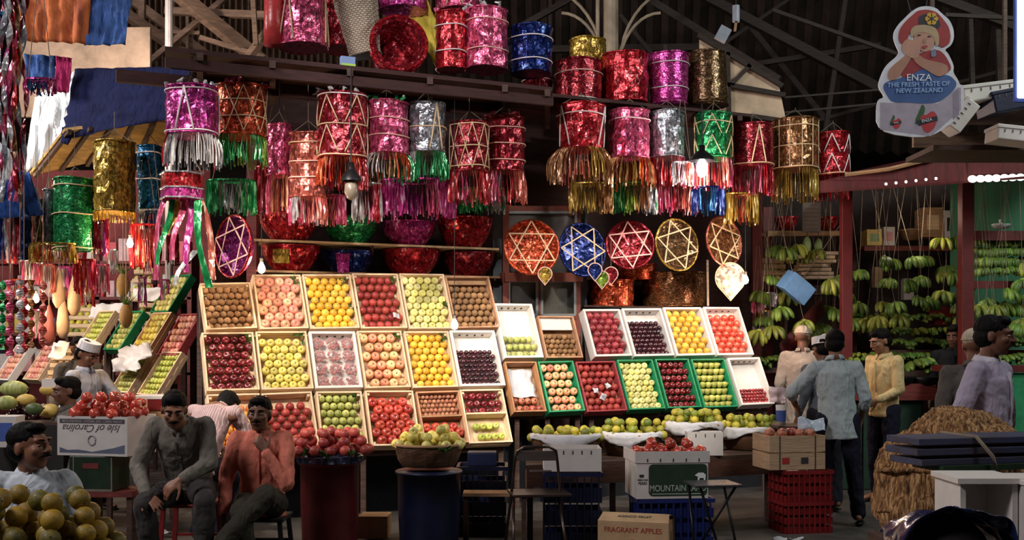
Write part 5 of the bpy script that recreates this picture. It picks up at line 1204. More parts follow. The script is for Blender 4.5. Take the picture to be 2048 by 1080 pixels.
# ================================================================== BANANA SHOP
BY = 12.0
POST = mat('oxblood_paint', (.12, .012, .012), .55, .4, 5, .15, 20)
def pst(px, Y, z1, lab, w=.055):
    t = thing('shop_post', lab, 'post', at(px, 690, Y) - V((0, 0, CAMZ)), 0, 'posts of the banana shop'); box('shaft', (0, 0, z1 / 2), (w, w, z1 / 2), POST, t, bevel=.006); box('foot_block', (0, 0, .08), (w * 1.25, w * 1.25, .08), W_DARK, t)
pst(1692, 11.6, 3.3, 'red square post between the two bays of the banana shop'); pst(1932, 11.0, 3.25, 'red square post before the green boards', .06); pst(1512, 12.6, 3.3, 'dark red post behind the white heart fan', .05); pst(1534, 13.6, 3.2, 'dark red post inside the banana shop beside red bowls', .06)
struct(slab('wall_banana_shop', at(1480, 690, 14.2), at(1950, 690, 14.0), 0, 3.6, .05, mat('dark_shop_boards', (.03, .018, .015), .9, .5)))  # near-black boards close the back of the shop
struct(slab('wall_banana_shop_side', at(1900, 690, 13.2), at(2200, 690, 12.2), 0, 3.6, .05, mat('green_boards', (.035, .17, .09), .7, .3, 2, .3, 6, vec=(6, 1, .3))))
# awning: roof slopes with lit scalloped edge
aw = thing('shop_awning', 'dark red sloping awning of the banana shop with scalloped edge', 'awning')
def quad(name, pts, m, parent, th=.02):
    b = MB(); b.add([V(p) for p in pts], [tuple(range(len(pts)))]); o = b.build(name, m, parent, fix=False); md = o.modifiers.new('t', 'SOLIDIFY'); md.thickness = th; return o
AWM = mat('dark_red_sheet', (.10, .010, .010), .7, .5, 4, .3, 12, vec=(8, 1, 1))
quad('awning_slope', [at(1640, 382, 10.9), at(2070, 352, 10.3), at(2120, 300, 13), at(1925, 296, 13), at(1700, 344, 13)], AWM, aw)
quad('valance', [at(1640, 382, 10.9), at(1935, 362, 10.5), at(1935, 302, 10.52), at(1700, 348, 10.92), at(1640, 362, 10.9)], AWM, aw)
quad('valance', [at(1935, 350, 10.5), at(2080, 342, 10.3), at(2080, 296, 10.3), at(1935, 302, 10.5)], AWM, aw)
b = MB(); b.tube([at(1690, 350, 10.85), at(1780, 338, 10.7), at(1860, 318, 10.6), at(1925, 290, 10.5), at(1960, 297, 10.45), at(2080, 300, 10.3)], .022, 6); b.build('edge_pole', W_MID, aw)
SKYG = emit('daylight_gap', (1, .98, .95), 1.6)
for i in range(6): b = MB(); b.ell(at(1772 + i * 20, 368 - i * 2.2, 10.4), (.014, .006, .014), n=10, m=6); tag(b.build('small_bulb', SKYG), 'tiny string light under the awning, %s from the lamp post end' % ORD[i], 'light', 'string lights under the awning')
for i in range(8): b = MB(); b.ell(at(1945 + i * 16, 358 - i * .6, 10.4), (.045, .008, .035), n=14, m=8); tag(b.build('lit_scallop', SKYG), 'bright daylit scallop at the awning edge over green boards, %s from the post' % ORD[i], 'scallop', 'daylit scallops over the green boards')  # daylight through the edge is put in as self-glowing scallops
# shelves
def shelf(px0, px1, py, Y, d, lab, m=W_RED, th=.03, legs=True, grp=None):
    a = at(px0, py, Y); w = (px1 - px0) * Y / F; t = thing('wall_shelf', lab, 'shelf', (a.x, Y, 0), 0, grp)
    box('shelf_board', (w / 2, d / 2, a.z - th / 2), (w / 2, d / 2, th / 2), m, t)
    box('front_edge', (w / 2, -.01, a.z - th), (w / 2, .01, th), m, t)
    if legs:
        for x_ in (.03, w - .03): box('support', (x_, d - .03, a.z / 2), (.025, .025, a.z / 2 - th), W_DARK, t)
    return a.z
z1 = shelf(1728, 1925, 492, 13.2, .5, 'brown shelf with packets and a slatted box high in the banana shop')
shelf(1945, 2100, 462, 11.6, .4, 'red shelf above the densely packed bananas', REDPL if 0 else POST, .05)
shelf(1945, 2100, 562, 11.6, .45, 'red shelf board under the densely packed bananas', POST, .04)
shelf(1535, 1690, 462, 13.0, .4, 'pale edged shelf with red bowls in the banana shop', W_MID)
shelf(1700, 1925, 655, 13.2, .5, 'dark shelf of standing bananas in the middle bay, upper', W_DARK)
shelf(1780, 1925, 700, 12.6, .5, 'dark shelf of lying bananas in the middle bay, middle', W_DARK)
shelf(1720, 1925, 742, 12.2, .4, 'dark shelf of lying bananas in the middle bay, lower', W_DARK)
shelf(1945, 2100, 700, 11.8, .4, 'green and red shelf of bananas by the green boards', POST)
shelf(1524, 1585, 735, 12.25, .3, 'low shelf of bananas beside the man in skull cap', W_DARK)
# goods on shelves
def gbox(px0, px1, py0, py1, Y, d, m, lab, nm='packet', extra=None):
    p = at((px0 + px1) / 2, py1, Y); w = (px1 - px0) * Y / F / 2; h = (py1 - py0) * Y / F / 2; t = thing(nm, lab, nm.replace('_', ' '), (p.x, Y + d, p.z + .001))
    box('box_body', (0, 0, h), (w, d, h), m, t, bevel=.004); box('top_flap', (0, -d * .5, 2 * h + .003), (w, d * .5, .003), m, t)
    if extra: box('print_panel', (0, -d - .001, h), (w * .6, .001, h * .5), extra, t)
gbox(1734, 1764, 460, 491, 13.2, .12, mat('packet_4', (.6, .45, .1)), 'yellow-green striped packet on the high brown shelf', extra=mat('packet_5', (.2, .32, .12)))
gbox(1768, 1790, 455, 491, 13.2, .10, CARDW, 'white packet with pink print on the high brown shelf', extra=mat('packet_2', (.65, .3, .3)))
gbox(1846, 1886, 416, 474, 13.2, .14, W_MID, 'tall slatted wooden box on the high brown shelf', 'wooden_box', extra=W_STRAW)
gbox(1890, 1910, 422, 476, 13.2, .12, CARDW, 'narrow white box beside the slatted wooden box', 'carton', extra=INK)
t = thing('cane_basket', 'round brown cane basket upturned on the high brown shelf', 'basket', at(1822, 482, 13.4)); bowl_mesh(.14, .09, .13).build('basket_wall', weavemat('brown_cane', (.35, .18, .08), (.25, .12, .05), 30), t, True); b = MB(); b.tube([(.14 * math.cos(a), .14 * math.sin(a), .13) for a in [6.283 * i / 20 for i in range(20)]], .01, 5, closed=True); b.build('rim', W_MID, t)
gbox(1750, 1766, 535, 575, 13.6, .06, CARD, 'narrow tan card box behind hanging bananas', 'carton'); gbox(1808, 1828, 558, 600, 13.6, .06, CARDW, 'pale card box behind hanging bananas', 'carton'); gbox(1870, 1915, 615, 650, 13.0, .1, REDPL, 'dark red box at the back of the middle bay', 'carton')
for i_, (x0, x1) in enumerate(((1550, 1596), (1638, 1668))): 
    t = thing('foil_bowl', ['red foil bowl beside the grey notice board, nearer the stall', 'red foil bowl behind the grey notice board, nearer the post'][i_], 'bowl', at((x0 + x1) / 2, 461, 13.15), 0, 'red bowls in the banana shop'); bowl_mesh(.14, .09, .15).build('bowl_wall', fo('red'), t, fix=False); b = MB(); b.tube([(.14 * math.cos(a), .14 * math.sin(a), .15) for a in [6.283 * i / 20 for i in range(20)]], .009, 5, closed=True); b.build('rim', fo('red'), t)
t = thing('notice_board', 'grey notice board with faint lines hanging before the red bowls', 'board', at(1623, 435, 12.6)); box('board_face', (0, 0, 0), (.105, .01, .17), mat('grey_board', (.12, .10, .09), .7), t); 
for i in range(6): box('faint_line', (0, -.012, .12 - i * .045), (.08, .001, .004), mat('faint_line', (.20, .18, .16), .8), t)
b = MB(); b.tube([(0, 0, .17), (0, 0, .6)], .004, 4); b.build('cord', STRING, t)
# stack of papers
for i in range(7):
    o = box('paper_stack', (0, 0, 0), (ru(.16, .22), .14, .018), mat('warm_paper', (.60, .45, .32), .8, .2), rz=0); o.location = at(1628 + ru(-6, 6), 556 - i * 8.0, 12.8); tag(o, 'pale folded paper bundle behind the blue-white carton, %s from the bottom' % ORD[i], 'paper', 'paper bundles in the banana shop')
gbox(1590, 1665, 560, 590, 12.9, .14, W_DARK, 'dark box under the paper bundles', 'wooden_box')
t = thing('carton', 'tipped blue and white carton below the paper bundles', 'carton', at(1592, 575, 12.0), .5); t.rotation_euler = (R(15), R(35), R(20)); box('box_body', (0, 0, 0), (.16, .10, .11), mat('sky_blue_print', (.14, .32, .60), .6, .2), t, bevel=.004); box('white_side', (.162, 0, 0), (.002, .09, .10), CARDW, t); box('white_top', (0, 0, .112), (.09, .09, .002), CARDW, t)
b = MB(); b.tube([(0, 0, 0), V((-.05, 0, .9))], .003, 4); b.build('cord', STRING, t)
# glass jar / cup stack & small yellow fruit stand by the bulb
tier(1522, 1572, 560, 12.9, 4, 'yellow_apple', .030, 'small tiered stand of yellow fruit behind the bare bulb', 'the yellow fruit stand', .075, .05)
for i_, (x, y, c) in enumerate([(1516, 612, 'pink'), (1530, 636, 'gold'), (1519, 660, 'silver'), (1540, 600, 'silver')]): fringe_lantern((x - 12, y - 14, x + 12, y + 16), 9.95, [c, 'white'], 'glowing %s tinsel tuft behind the bare bulb, %s of four' % (c, ORD[i_]))
sheet('slanted_board', [at(1556, 690, 12.3), at(1640, 595, 12.5), at(1650, 625, 12.5), at(1570, 715, 12.3)], 2, 2, POST, 'dark red board slanting behind the skull-capped man', 'board', amp=0)
t = thing('papaya', 'pale green papaya hanging under the notice board, nearer the stall', 'papaya', at(1614, 492, 12.7), 0, 'hanging papayas'); b = MB(); b.ell((0, 0, 0), (.05, .05, .11), n=14, m=10); b.build('fruit_body', mat('green_papaya', (.25, .36, .12), .5), t, True); b = MB(); b.tube([(0, 0, .1), (0, 0, .3)], .004, 4); b.build('stalk', STEM, t)
t = thing('papaya', 'pale green papaya hanging under the notice board, nearer the post', 'papaya', at(1637, 494, 12.7), 0, 'hanging papayas'); b = MB(); b.ell((0, 0, 0), (.045, .045, .10), n=14, m=10); b.build('fruit_body', mat('green_papaya', (.25, .36, .12), .5), t, True); b = MB(); b.tube([(0, 0, .1), (0, 0, .3)], .004, 4); b.build('stalk', STEM, t)
lamp('POINT', 'pink_glow_fill', at(1535, 600, 11.0), 14, (1, .62, .55), size=.08)  # point light added for the pinkish glow behind the bulb
# bananas
BAN = fruitmat('banana_green', (.04, .13, .02), (.19, .30, .04), .45, 5, coat=.15, var=.5)
BANY = fruitmat('banana_turning', (.10, .18, .02), (.32, .35, .05), .45, 5, coat=.15, var=.5)
def banana_mesh(n, seed, m, spread=1.0, L=.19):
    random.seed(seed); b = MB()
    for i in range(n):
        a = R(-75 + 150 * i / (n - 1)) * spread; row = i % 2
        d0 = V((math.sin(a) * .75, -.35 - .3 * row, -.15 - .1 * row)); pts = []; p = V((math.sin(a) * .02, 0, 0)); d = d0.normalized()
        LL = L * ru(.88, 1.05)
        for k_ in range(7):
            pts.append(p.copy()); p = p + d * LL / 6; d = (d + V((-.0 * d.x, -.02, -.42))).normalized()
        b.tube(pts, [.009, .017, .024, .029, .028, .022, .009], 7)
    b.ell((0, 0, .005), (.03, .02, .02), n=8, m=6)
    return b.mesh('banana_bunch', m, True)
BM = [banana_mesh(6, 3, BAN), banana_mesh(8, 4, BAN), banana_mesh(7, 5, BANY), banana_mesh(9, 6, BAN, .85, .17)]
random.seed(99)
def ban(px, py, Y, lab, grp, s=1.0, rot=None, kind=None):
    o = link('banana_bunch', BM[kind if kind is not None else random.choice([0, 1, 2, 3])]); o.location = at(px, py, Y); o.scale = (s, s, s)
    o.rotation_euler = rot or (ru(-.25, .25), ru(-.2, .2), ru(-.7, .7)); return tag(o, lab, 'bananas', grp)
HANG = [(1718, 548), (1716, 612), (1732, 645), (1765, 612), (1790, 612), (1780, 526), (1768, 520), (1826, 522), (1848, 520), (1780, 565), (1815, 568), (1842, 560), (1834, 600), (1856, 602), (1886, 590), (1906, 596), (1798, 638), (1885, 484), (1908, 482), (1885, 552), (1906, 552), (1922, 560), (1893, 540),
        (1660, 566), (1672, 572), (1652, 620), (1668, 625), (1680, 560), (1630, 508), (1570, 503), (1580, 510), (1592, 498), (1560, 500), (1540, 560), (1522, 590), (1548, 600), (1576, 590), (1560, 622), (1530, 642), (1545, 660), (1518, 668), (1705, 645), (1748, 650), (1756, 640), (1690, 590), (1625, 660), (1645, 655), (1608, 648), (1928, 610), (1920, 640)]
for i, (x, y) in enumerate(HANG):
    Y = ru(11.9, 12.9); bay = 'middle bay' if x > 1692 else 'stall-side bay'
    o = ban(x, y - 6, Y, 'green banana bunch hanging in the %s, %s counted from the stall' % (bay, ORD[sum(1 for q in HANG if (q[0] > 1692) == (x > 1692) and (q[0], q[1]) < (x, y))]), 'hanging banana bunches', ru(.9, 1.15))
    b = MB(); b.tube([(0, 0, 0), (0, 0, (3.3 - o.location.z) / o.scale[0])], .0025, 4); s_ = b.build('string', STRING, None); s_.parent = o
# dense wall of bananas at the right edge
for r_ in range(4):
    for c_ in range(7): ban(1955 + c_ * 17 + (r_ % 2) * 8, 478 + r_ * 19, 11.75 + ru(-.04, .04) - r_ * .02, 'deep green banana bunch packed by green boards, %s row, %s from post' % (ORD[r_], ORD[c_]), 'densely packed bananas', .75, kind=3)
for i, (x, y) in enumerate([(1958, 612), (1975, 600), (1990, 612), (2008, 606), (2015, 580), (2036, 610), (2046, 560), (2044, 530), (1956, 650), (1972, 655), (1990, 648), (2038, 650), (2046, 640), (2050, 590), (1955, 675)]):
    o = ban(x, y, ru(11.3, 11.6), 'green banana bunch hanging before green boards, %s counted' % ORD[i], 'bananas hanging by the green boards', 1.0); b = MB(); b.tube([(0, 0, 0), (0, 0, 3.2 - o.location.z)], .0025, 4); s_ = b.build('string', STRING, None); s_.parent = o
def lying(x0, x1, n, py, Y, place, s=1.0, tiltx=-.9):
    for i in range(n): ban(x0 + (x1 - x0) * i / max(1, n - 1), py - 4, Y, 'green banana bunch lying on %s, %s from left' % (place, ORD[i]), 'bananas on %s' % place, s * ru(.9, 1.1), (tiltx + ru(-.2, .2), ru(-.3, .3), ru(-.5, .5)))
lying(1712, 1920, 11, 640, 13.1, 'the upper dark shelf'); lying(1790, 1920, 7, 668, 12.9, 'the upper dark shelf edge', 1.1)
lying(1785, 1925, 8, 690, 12.7, 'the middle dark shelf', 1.05); lying(1720, 1860, 9, 716, 12.3, 'the lower dark shelf, back'); lying(1830, 1925, 6, 732, 11.9, 'the lower dark shelf, front', 1.25)
lying(1945, 2050, 8, 690, 11.7, 'the green-board shelf', 1.0); lying(1955, 2050, 6, 720, 11.5, 'the green-board counter', 1.0); lying(1505, 1570, 5, 725, 12.3, 'the low shelf by the skull cap', 1.0); lying(1630, 1745, 6, 728, 11.6, 'the counter behind the standing men', .95)
# counters
ctr = thing('shop_counter', 'dark red counter with green panels under the lying bananas', 'counter', at(1775, 690, 11.5) - V((0, 0, CAMZ)))
zc = 1.5 - 82 * 11.5 / F
box('counter_top', (-.26, .2, zc), (.71, .35, .03), W_RED, ctr); box('front_beam', (-.26, -.16, zc - .08), (.71, .02, .06), W_RED, ctr)
for i in range(4): box('green_panel', (-.76 + i * .31, -.1, (zc - .14) / 2), (.145, .012, (zc - .16) / 2), mat('green_panel', (.008, .035, .018), .6, .4), ctr)
ctr2 = thing('shop_counter', 'bright green counter behind the man in lilac shirt', 'counter', at(2010, 690, 10.8) - V((0, 0, CAMZ)))
zc = 1.5 - 48 * 10.8 / F
box('counter_top', (0, .2, zc), (.55, .25, .03), POST, ctr2)
for i in range(4): box('green_panel', (-.40 + i * .27, 0, zc / 2 - .02), (.13, .012, zc / 2 - .02), mat('bright_green_panel', (.03, .26, .11), .5, .3), ctr2)
for i_, x_ in enumerate((1800, 1850)):
    t = thing('steel_pan', ['dark shallow basin below the lying bananas, nearer the yellow shirt', 'dark shallow basin below the lying bananas, farther from the yellow shirt'][i_], 'basin', at(x_, 772, 11.45), 0, 'basins on the counter'); bowl_mesh(.15, .10, .09).build('bowl_wall', BLACK, t, True); b = MB(); b.tube([(.15 * math.cos(a), .15 * math.sin(a), .09) for a in [6.283 * i / 20 for i in range(20)]], .006, 5, closed=True); b.build('rim', BLACK, t)
t = thing('glass_dish', 'clear dish with silvery fruit slices on the red shelf', 'dish', at(2003, 458, 11.7)); bowl_mesh(.10, .05, .05).build('bowl_wall', mat('cloudy_glass', (.45, .5, .5), .15), t, True); b = MB(); b.tube([(0, 0, .04), (-.02, 0, .10)], .012, 6); b.build('slice', CARDW, t)
lamp('AREA', 'banana_bay_daylight', (6.0, 7.5, 6.0), 130, (.85, 1.0, .92), at(1850, 620, 12.5), 1.0)
lamp('POINT', 'banana_shop_lamp', at(1830, 430, 12.0), 10, (1, .85, .65), size=.1)
# foam boxes and blue crate on the shop roof
rf = 8.6
t = thing('roof_rack', 'dark timber rack over the banana shop carrying foam boxes', 'rack', (at(1990, 690, rf).x, rf + .25, 0)); zr = at(1990, 292, rf).z
box('rack_board', (0, 0, zr - .02), (.5, .3, .02), W_DARK, t); box('rack_board', (.05, 0, zr + .29), (.42, .3, .015), W_DARK, t)
for x_ in (-.3, .3): box('rack_rod', (x_, .25, zr + 1.4), (.015, .015, 1.4), W_DARK, t)
box('crossbar', (0, .25, zr + .14), (.46, .02, .06), W_BROWN, t)
def foambox(px, py, Y, w, d, h, lab, rot=(0, 0, 0), m=WHITEFOAM, name='foam_box', lid=True):
    t = thing(name, lab, 'box', at(px, py, Y), 0, 'boxes over the banana shop'); t.rotation_euler = rot
    box('box_body', (0, 0, h), (w, d, h), m, t, bevel=.01)
    box('lid', (0, 0, 2 * h + .012), (w * 1.04, d * 1.04, .014), m, t, bevel=.004)
    for i in range(5): box('vent_slot', (-w * .7 + i * w * .35, -d - .001, 2 * h - .02), (.004, .002, .012), mat('slot_shadow', (.12, .12, .15), .8), t)
foambox(1965, 205, 8.5, .22, .14, .05, 'long white slotted foam box on the roof rack', (0, R(-8), .1)); foambox(1930, 245, 8.4, .13, .10, .05, 'small white foam box tipped beside the hoarding sign', (0, R(-52), 0)); foambox(2025, 288, 8.4, .17, .12, .045, 'white slotted foam tray on the lower roof rack', (0, R(6), 0))
foambox(2012, 226, 8.5, .16, .14, .07, 'blue plastic crate on the upper roof rack', (0, R(-12), .1), BLUEPL, 'plastic_crate')
t = thing('strip_lamp', 'glowing white vertical strip lamp at the right picture edge', 'lamp', at(2048, 92, 7.0)); box('diffuser', (0, 0, 0), (.036, .03, .33), emit('strip_glow', (.88, .95, 1), 1.4), t, bevel=.012); box('housing', (0, .04, 0), (.045, .012, .35), mat('blue_housing', (.05, .1, .4), .5), t)
t = thing('hanging_fixture', 'small grey tube fixture with tilted reflector hanging in the dark roof', 'lamp', at(1472, 30, 9.5)); b = MB(); b.tube([(0, 0, -.06), (0, 0, .08)], .032, 12); b.build('ballast', mat('grey_metal', (.32, .36, .42), .4), t); b = MB(); b.tube([(0, 0, .08), (0, 0, .6)], .004, 4); b.build('cord', INK, t)
b = MB(); b.box((-.02, 0, -.20), (.05, .03, .06), Matrix.Rotation(.5, 4, 'Y')); b.build('reflector', mat('grey_metal', (.32, .36, .42), .4), t); b = MB(); b.tube([(0, 0, -.06), (-.01, 0, -.14)], .012, 8); b.build('neck', W_MID, t)
# hoarding: cut-out printed child on an apple carton
sx0, sy0, SY = 1838.0, 150.0, 8.0; K = SY / F
t = thing('hoarding_sign', 'white-edged cut-out advertising sign of a child in red hat on an apple carton', 'sign', at(sx0, sy0, SY))
def sp(pts): return [((x - sx0) * K, -(y - sy0) * K) for x, y in pts]
def zc_(px, py): x, y = px, py; return (1730 + x * .2684, y * .2685)
def chaikin(p):
    for _ in range(2): p = [q for i in range(len(p)) for q in ((p[i][0] * .78 + p[(i + 1) % len(p)][0] * .22, p[i][1] * .78 + p[(i + 1) % len(p)][1] * .22), (p[i][0] * .22 + p[(i + 1) % len(p)][0] * .78, p[i][1] * .22 + p[(i + 1) % len(p)][1] * .78))]
    return p
def layer(name, pts, k_, m, smooth=0):
    if 'carton' not in name and 'band' not in name: pts = chaikin(pts)
    q = sp([zc_(*p) for p in pts]); b = MB(); b.prism(q, -.004 - k_ * .0012, -.003 - (k_ - 1) * .0012 if k_ else .012); return b.build(name, m, t)
def pm(n, c): return mat('print_' + n, c, .55, .18, 9, bmp=0)
outl = [(85, 985), (85, 745), (150, 725), (98, 650), (105, 600), (150, 490), (260, 400), (235, 350), (212, 290), (215, 235), (250, 180), (300, 130), (345, 85), (400, 52), (470, 45), (530, 60), (570, 100), (630, 150), (660, 220), (662, 290), (640, 340), (590, 372), (620, 400), (662, 490), (655, 540), (695, 600), (705, 632), (735, 635), (738, 835), (490, 1040)]
layer('backing_board', outl, 0, pm('white', (.72, .76, .82)))
ins = lambda pts, cx, cy, k_: [(cx + (x - cx) * k_, cy + (y - cy) * k_) for x, y in pts]
layer('carton_print', [(112, 965), (112, 765), (540, 770), (690, 650), (712, 655), (712, 820), (490, 1015)], 1, pm('lilac', (.42, .38, .46)))
layer('carton_side_print', [(655, 690), (695, 660), (698, 855), (655, 890)], 2, pm('lilac_dark', (.30, .27, .36)))
layer('trouser_print', [(150, 610), (250, 590), (330, 540), (350, 470), (430, 500), (520, 570), (620, 555), (680, 610), (675, 655), (610, 720), (540, 765), (420, 775), (330, 765), (200, 765), (165, 720), (130, 650)], 2, pm('denim', (.05, .12, .32)))
layer('shirt_print', [(260, 560), (300, 470), (340, 430), (450, 380), (550, 370), (600, 420), (645, 510), (610, 545), (500, 500), (400, 520), (300, 590)], 3, pm('red', (.30, .03, .035)))
layer('hat_print', [(245, 290), (255, 220), (300, 160), (350, 115), (390, 80), (460, 72), (530, 90), (575, 140), (620, 200), (635, 270), (625, 330), (580, 355), (545, 350), (540, 230), (500, 190), (380, 190), (330, 240), (300, 330), (262, 330)], 4, pm('red2', (.34, .03, .03)))
layer('hat_band_print', [(395, 130), (440, 105), (540, 120), (560, 190), (540, 220), (480, 195), (395, 185)], 5, pm('black', (.02, .02, .03)))
layer('hair_print', [(330, 240), (360, 195), (440, 185), (520, 205), (548, 260), (548, 340), (525, 350), (510, 270), (440, 240), (370, 250), (345, 290)], 6, pm('blond', (.45, .34, .20)))
layer('face_print', [(365, 250), (430, 225), (500, 250), (520, 300), (505, 350), (460, 390), (415, 385), (375, 330), (360, 290)], 5, pm('skin', (.50, .28, .20)))
layer('arm_print', [(165, 570), (180, 510), (280, 430), (330, 380), (345, 430), (300, 500), (240, 590), (190, 605)], 6, pm('skin2', (.42, .22, .15)))
layer('arm_print', [(345, 420), (400, 410), (440, 445), (610, 480), (620, 540), (550, 580), (480, 540), (380, 480)], 6, pm('skin2', (.42, .22, .15)))
layer('hand_print', [(270, 330), (310, 290), (350, 300), (400, 320), (410, 370), (395, 430), (350, 440), (310, 420), (275, 380)], 7, pm('skin', (.50, .28, .20)))
for pts, nm, m in [([(385, 262), (410, 258), (412, 268), (386, 272)], 'eye_print', pm('black', (.02, .02, .03))), ([(462, 268), (488, 272), (486, 282), (462, 278)], 'eye_print', pm('black', (.02, .02, .03))), ([(418, 345), (450, 338), (465, 348), (445, 366), (420, 362)], 'mouth_print', pm('lip', (.35, .06, .06))),
                   ([(432, 290), (442, 290), (452, 322), (430, 324)], 'nose_print', pm('skin2', (.42, .22, .15))), ([(485, 385), (520, 360), (530, 420), (490, 432)], 'strap_print', pm('denim_pale', (.18, .22, .33)))]: layer(nm, pts, 8, m)
for i in range(6):
    a = i * 1.047; c = zc_(492 + 30 * math.cos(a), 143 + 30 * math.sin(a)); b = MB(); b.prism(sp([(c[0] + 5.2 * math.cos(q), c[1] + 5.2 * math.sin(q)) for q in [6.283 * j / 10 for j in range(10)]]), -.0125, -.006); b.build('petal_print', pm('yellow', (.60, .38, .04)), t)
c = zc_(492, 143); b = MB(); b.prism(sp([(c[0] + 4 * math.cos(q), c[1] + 4 * math.sin(q)) for q in [6.283 * j / 10 for j in range(10)]]), -.0135, -.006); b.build('flower_centre_print', pm('black', (.02, .02, .03)), t)
def apple_mark(cx, cy, s):
    layer('leaf_print', [(cx - 55 * s, cy - 60 * s), (cx - 30 * s, cy - 125 * s), (cx - 5 * s, cy - 80 * s), (cx - 45 * s, cy + 10 * s), (cx - 85 * s, cy + 40 * s), (cx - 80 * s, cy - 10 * s)], 3, pm('green', (.03, .12, .04)))
    layer('heart_print', [(cx - 50 * s, cy - 10 * s), (cx - 35 * s, cy - 40 * s), (cx, cy - 35 * s), (cx + 40 * s, cy - 70 * s), (cx + 72 * s, cy - 50 * s), (cx + 80 * s, cy), (cx + 55 * s, cy + 65 * s), (cx + 10 * s, cy + 98 * s), (cx - 25 * s, cy + 75 * s)], 4, pm('red3', (.48, .04, .05)))
    layer('band_print', [(cx - 70 * s, cy + 5 * s), (cx + 78 * s, cy - 30 * s), (cx + 82 * s, cy + 5 * s), (cx - 60 * s, cy + 42 * s)], 5, pm('black', (.02, .02, .03)))
apple_mark(455, 895, 1); apple_mark(225, 915, .5)
def stext(s_, px, py, size, m, rot=0, sx=1): 
    x, y = zc_(px, py); text(t, s_, Matrix.Translation(((x - sx0) * K, -.0165, -(y - sy0) * K)) @ UPRIGHT @ Matrix.Rotation(rot, 4, 'Z'), size, m, sx=sx)
LW = mat('print_text_white', (.78, .82, .88), .6, .05, bmp=0); LB = mat('print_text_blue', (.35, .55, .85), .6, .05, bmp=0)
stext('ENZA', 397, 583, .068, LW, .0, 1.05); stext('THE FRESH TASTE OF', 395, 632, .047, LB, .03, 1.02); stext('NEW ZEALAND', 400, 678, .047, LB, .02, 1.02); stext('ENZA', 455, 900, .030, LW, .2); stext('ENZA', 228, 918, .014, LW, .15)
b = MB(); b.tube([(-.05, .02, .46), (-.3, .1, 1.4)], .004, 4); b.build('hanging_wire', INK, t); b = MB(); b.tube([(.05, .02, .46), (.25, .1, 1.4)], .004, 4); b.build('hanging_wire', INK, t)
# ================================================================== PEOPLE
def rotm(yaw=0, pitch=0, roll=0): return (Matrix.Rotation(yaw, 3, 'Z') @ Matrix.Rotation(pitch, 3, 'X') @ Matrix.Rotation(roll, 3, 'Y'))
CLOUD = bpy.data.textures.new('cloth_folds', 'CLOUDS'); CLOUD.noise_scale = .09; CLOUD.noise_depth = 2
CLOUD2 = bpy.data.textures.new('hair_tufts', 'CLOUDS'); CLOUD2.noise_scale = .02
def skinmat(name, c): return mat(name, c, .48, .18, 9, .12, 60, spec=.4)
SK1 = skinmat('skin_brown', (.27, .12, .07)); SK2 = skinmat('skin_deep', (.17, .075, .045)); SK3 = skinmat('skin_tan', (.32, .15, .085))
HAIR = mat('black_hair', (.004, .003, .003), .7, .4, 30, .4, 90, vec=(1, 1, .3), spec=.15); EYEW = mat('eye_white', (.36, .31, .28), .3, .05, bmp=0); LIP = mat('lip', (.20, .06, .05), .5, .1, bmp=0)
def blob(name, b, m, parent, voxel, smooth=4, disp=0, tex_=None):
    me = b.mesh(name, m, True); bm = bmesh.new(); bm.from_mesh(me); bmesh.ops.recalc_face_normals(bm, faces=bm.faces); bm.to_mesh(me); bm.free()
    o = link(name, me, parent)
    r = o.modifiers.new('blend', 'REMESH'); r.mode = 'VOXEL'; r.voxel_size = voxel; r.use_smooth_shade = True
    s_ = o.modifiers.new('smooth', 'SMOOTH'); s_.iterations = smooth; s_.factor = .5
    if disp:
        d = o.modifiers.new('folds', 'DISPLACE'); d.texture = tex_ or CLOUD; d.strength = disp; d.mid_level = .40; d.texture_coords = 'LOCAL'
    return o
def hand(b, wrist, d, n, side, curl=.5, s=1.0, spread=1.0):
    """d = pointing direction, n = back of the hand normal, side = +1/-1 for thumb side"""
    d = V(d).normalized(); n = V(n); n = (n - d * n.dot(d)).normalized(); x = d.cross(n) * side
    W = V(wrist); Mx = Matrix(((x.x, d.x, n.x), (x.y, d.y, n.y), (x.z, d.z, n.z)))
    b.cap(W - d * .01, W + d * .03, .026 * s, .030 * s, flat=(n, .65))
    b.ell(W + d * .055 * s, (.041 * s, .050 * s, .016 * s), Mx)
    for i, (off, L) in enumerate(((.030, .072), (.010, .080), (-.010, .075), (-.029, .060))):
        p = W + d * (.092 - .006 * abs(i - 1)) * s + x * off * s; dd = (d + x * (.16 - .11 * i) * spread).normalized(); r = .0088 * s
        b.cap(W + d * .06 * s + x * off * .9 * s, p, .010 * s, r)
        cu = curl * (1 + .12 * i)
        for q, (seg, rr) in enumerate(((.46, .0082), (.30, .0076), (.24, .0066))):
            dd = (dd * math.cos(cu) - n * math.sin(cu)).normalized(); e = p + dd * L * seg * s; b.cap(p, e, r, rr * s); p = e; r = rr * s
    p = W + d * .022 * s + x * .030 * s; dd = (d * .62 + x * .75 - n * .25).normalized()
    for L, rr in ((.038, .0105), (.030, .0092), (.024, .0080)):
        e = p + dd * L * s; b.cap(p, e, rr * 1.12 * s, rr * s); p = e; dd = (dd + d * .35 - n * .25 * curl).normalized()
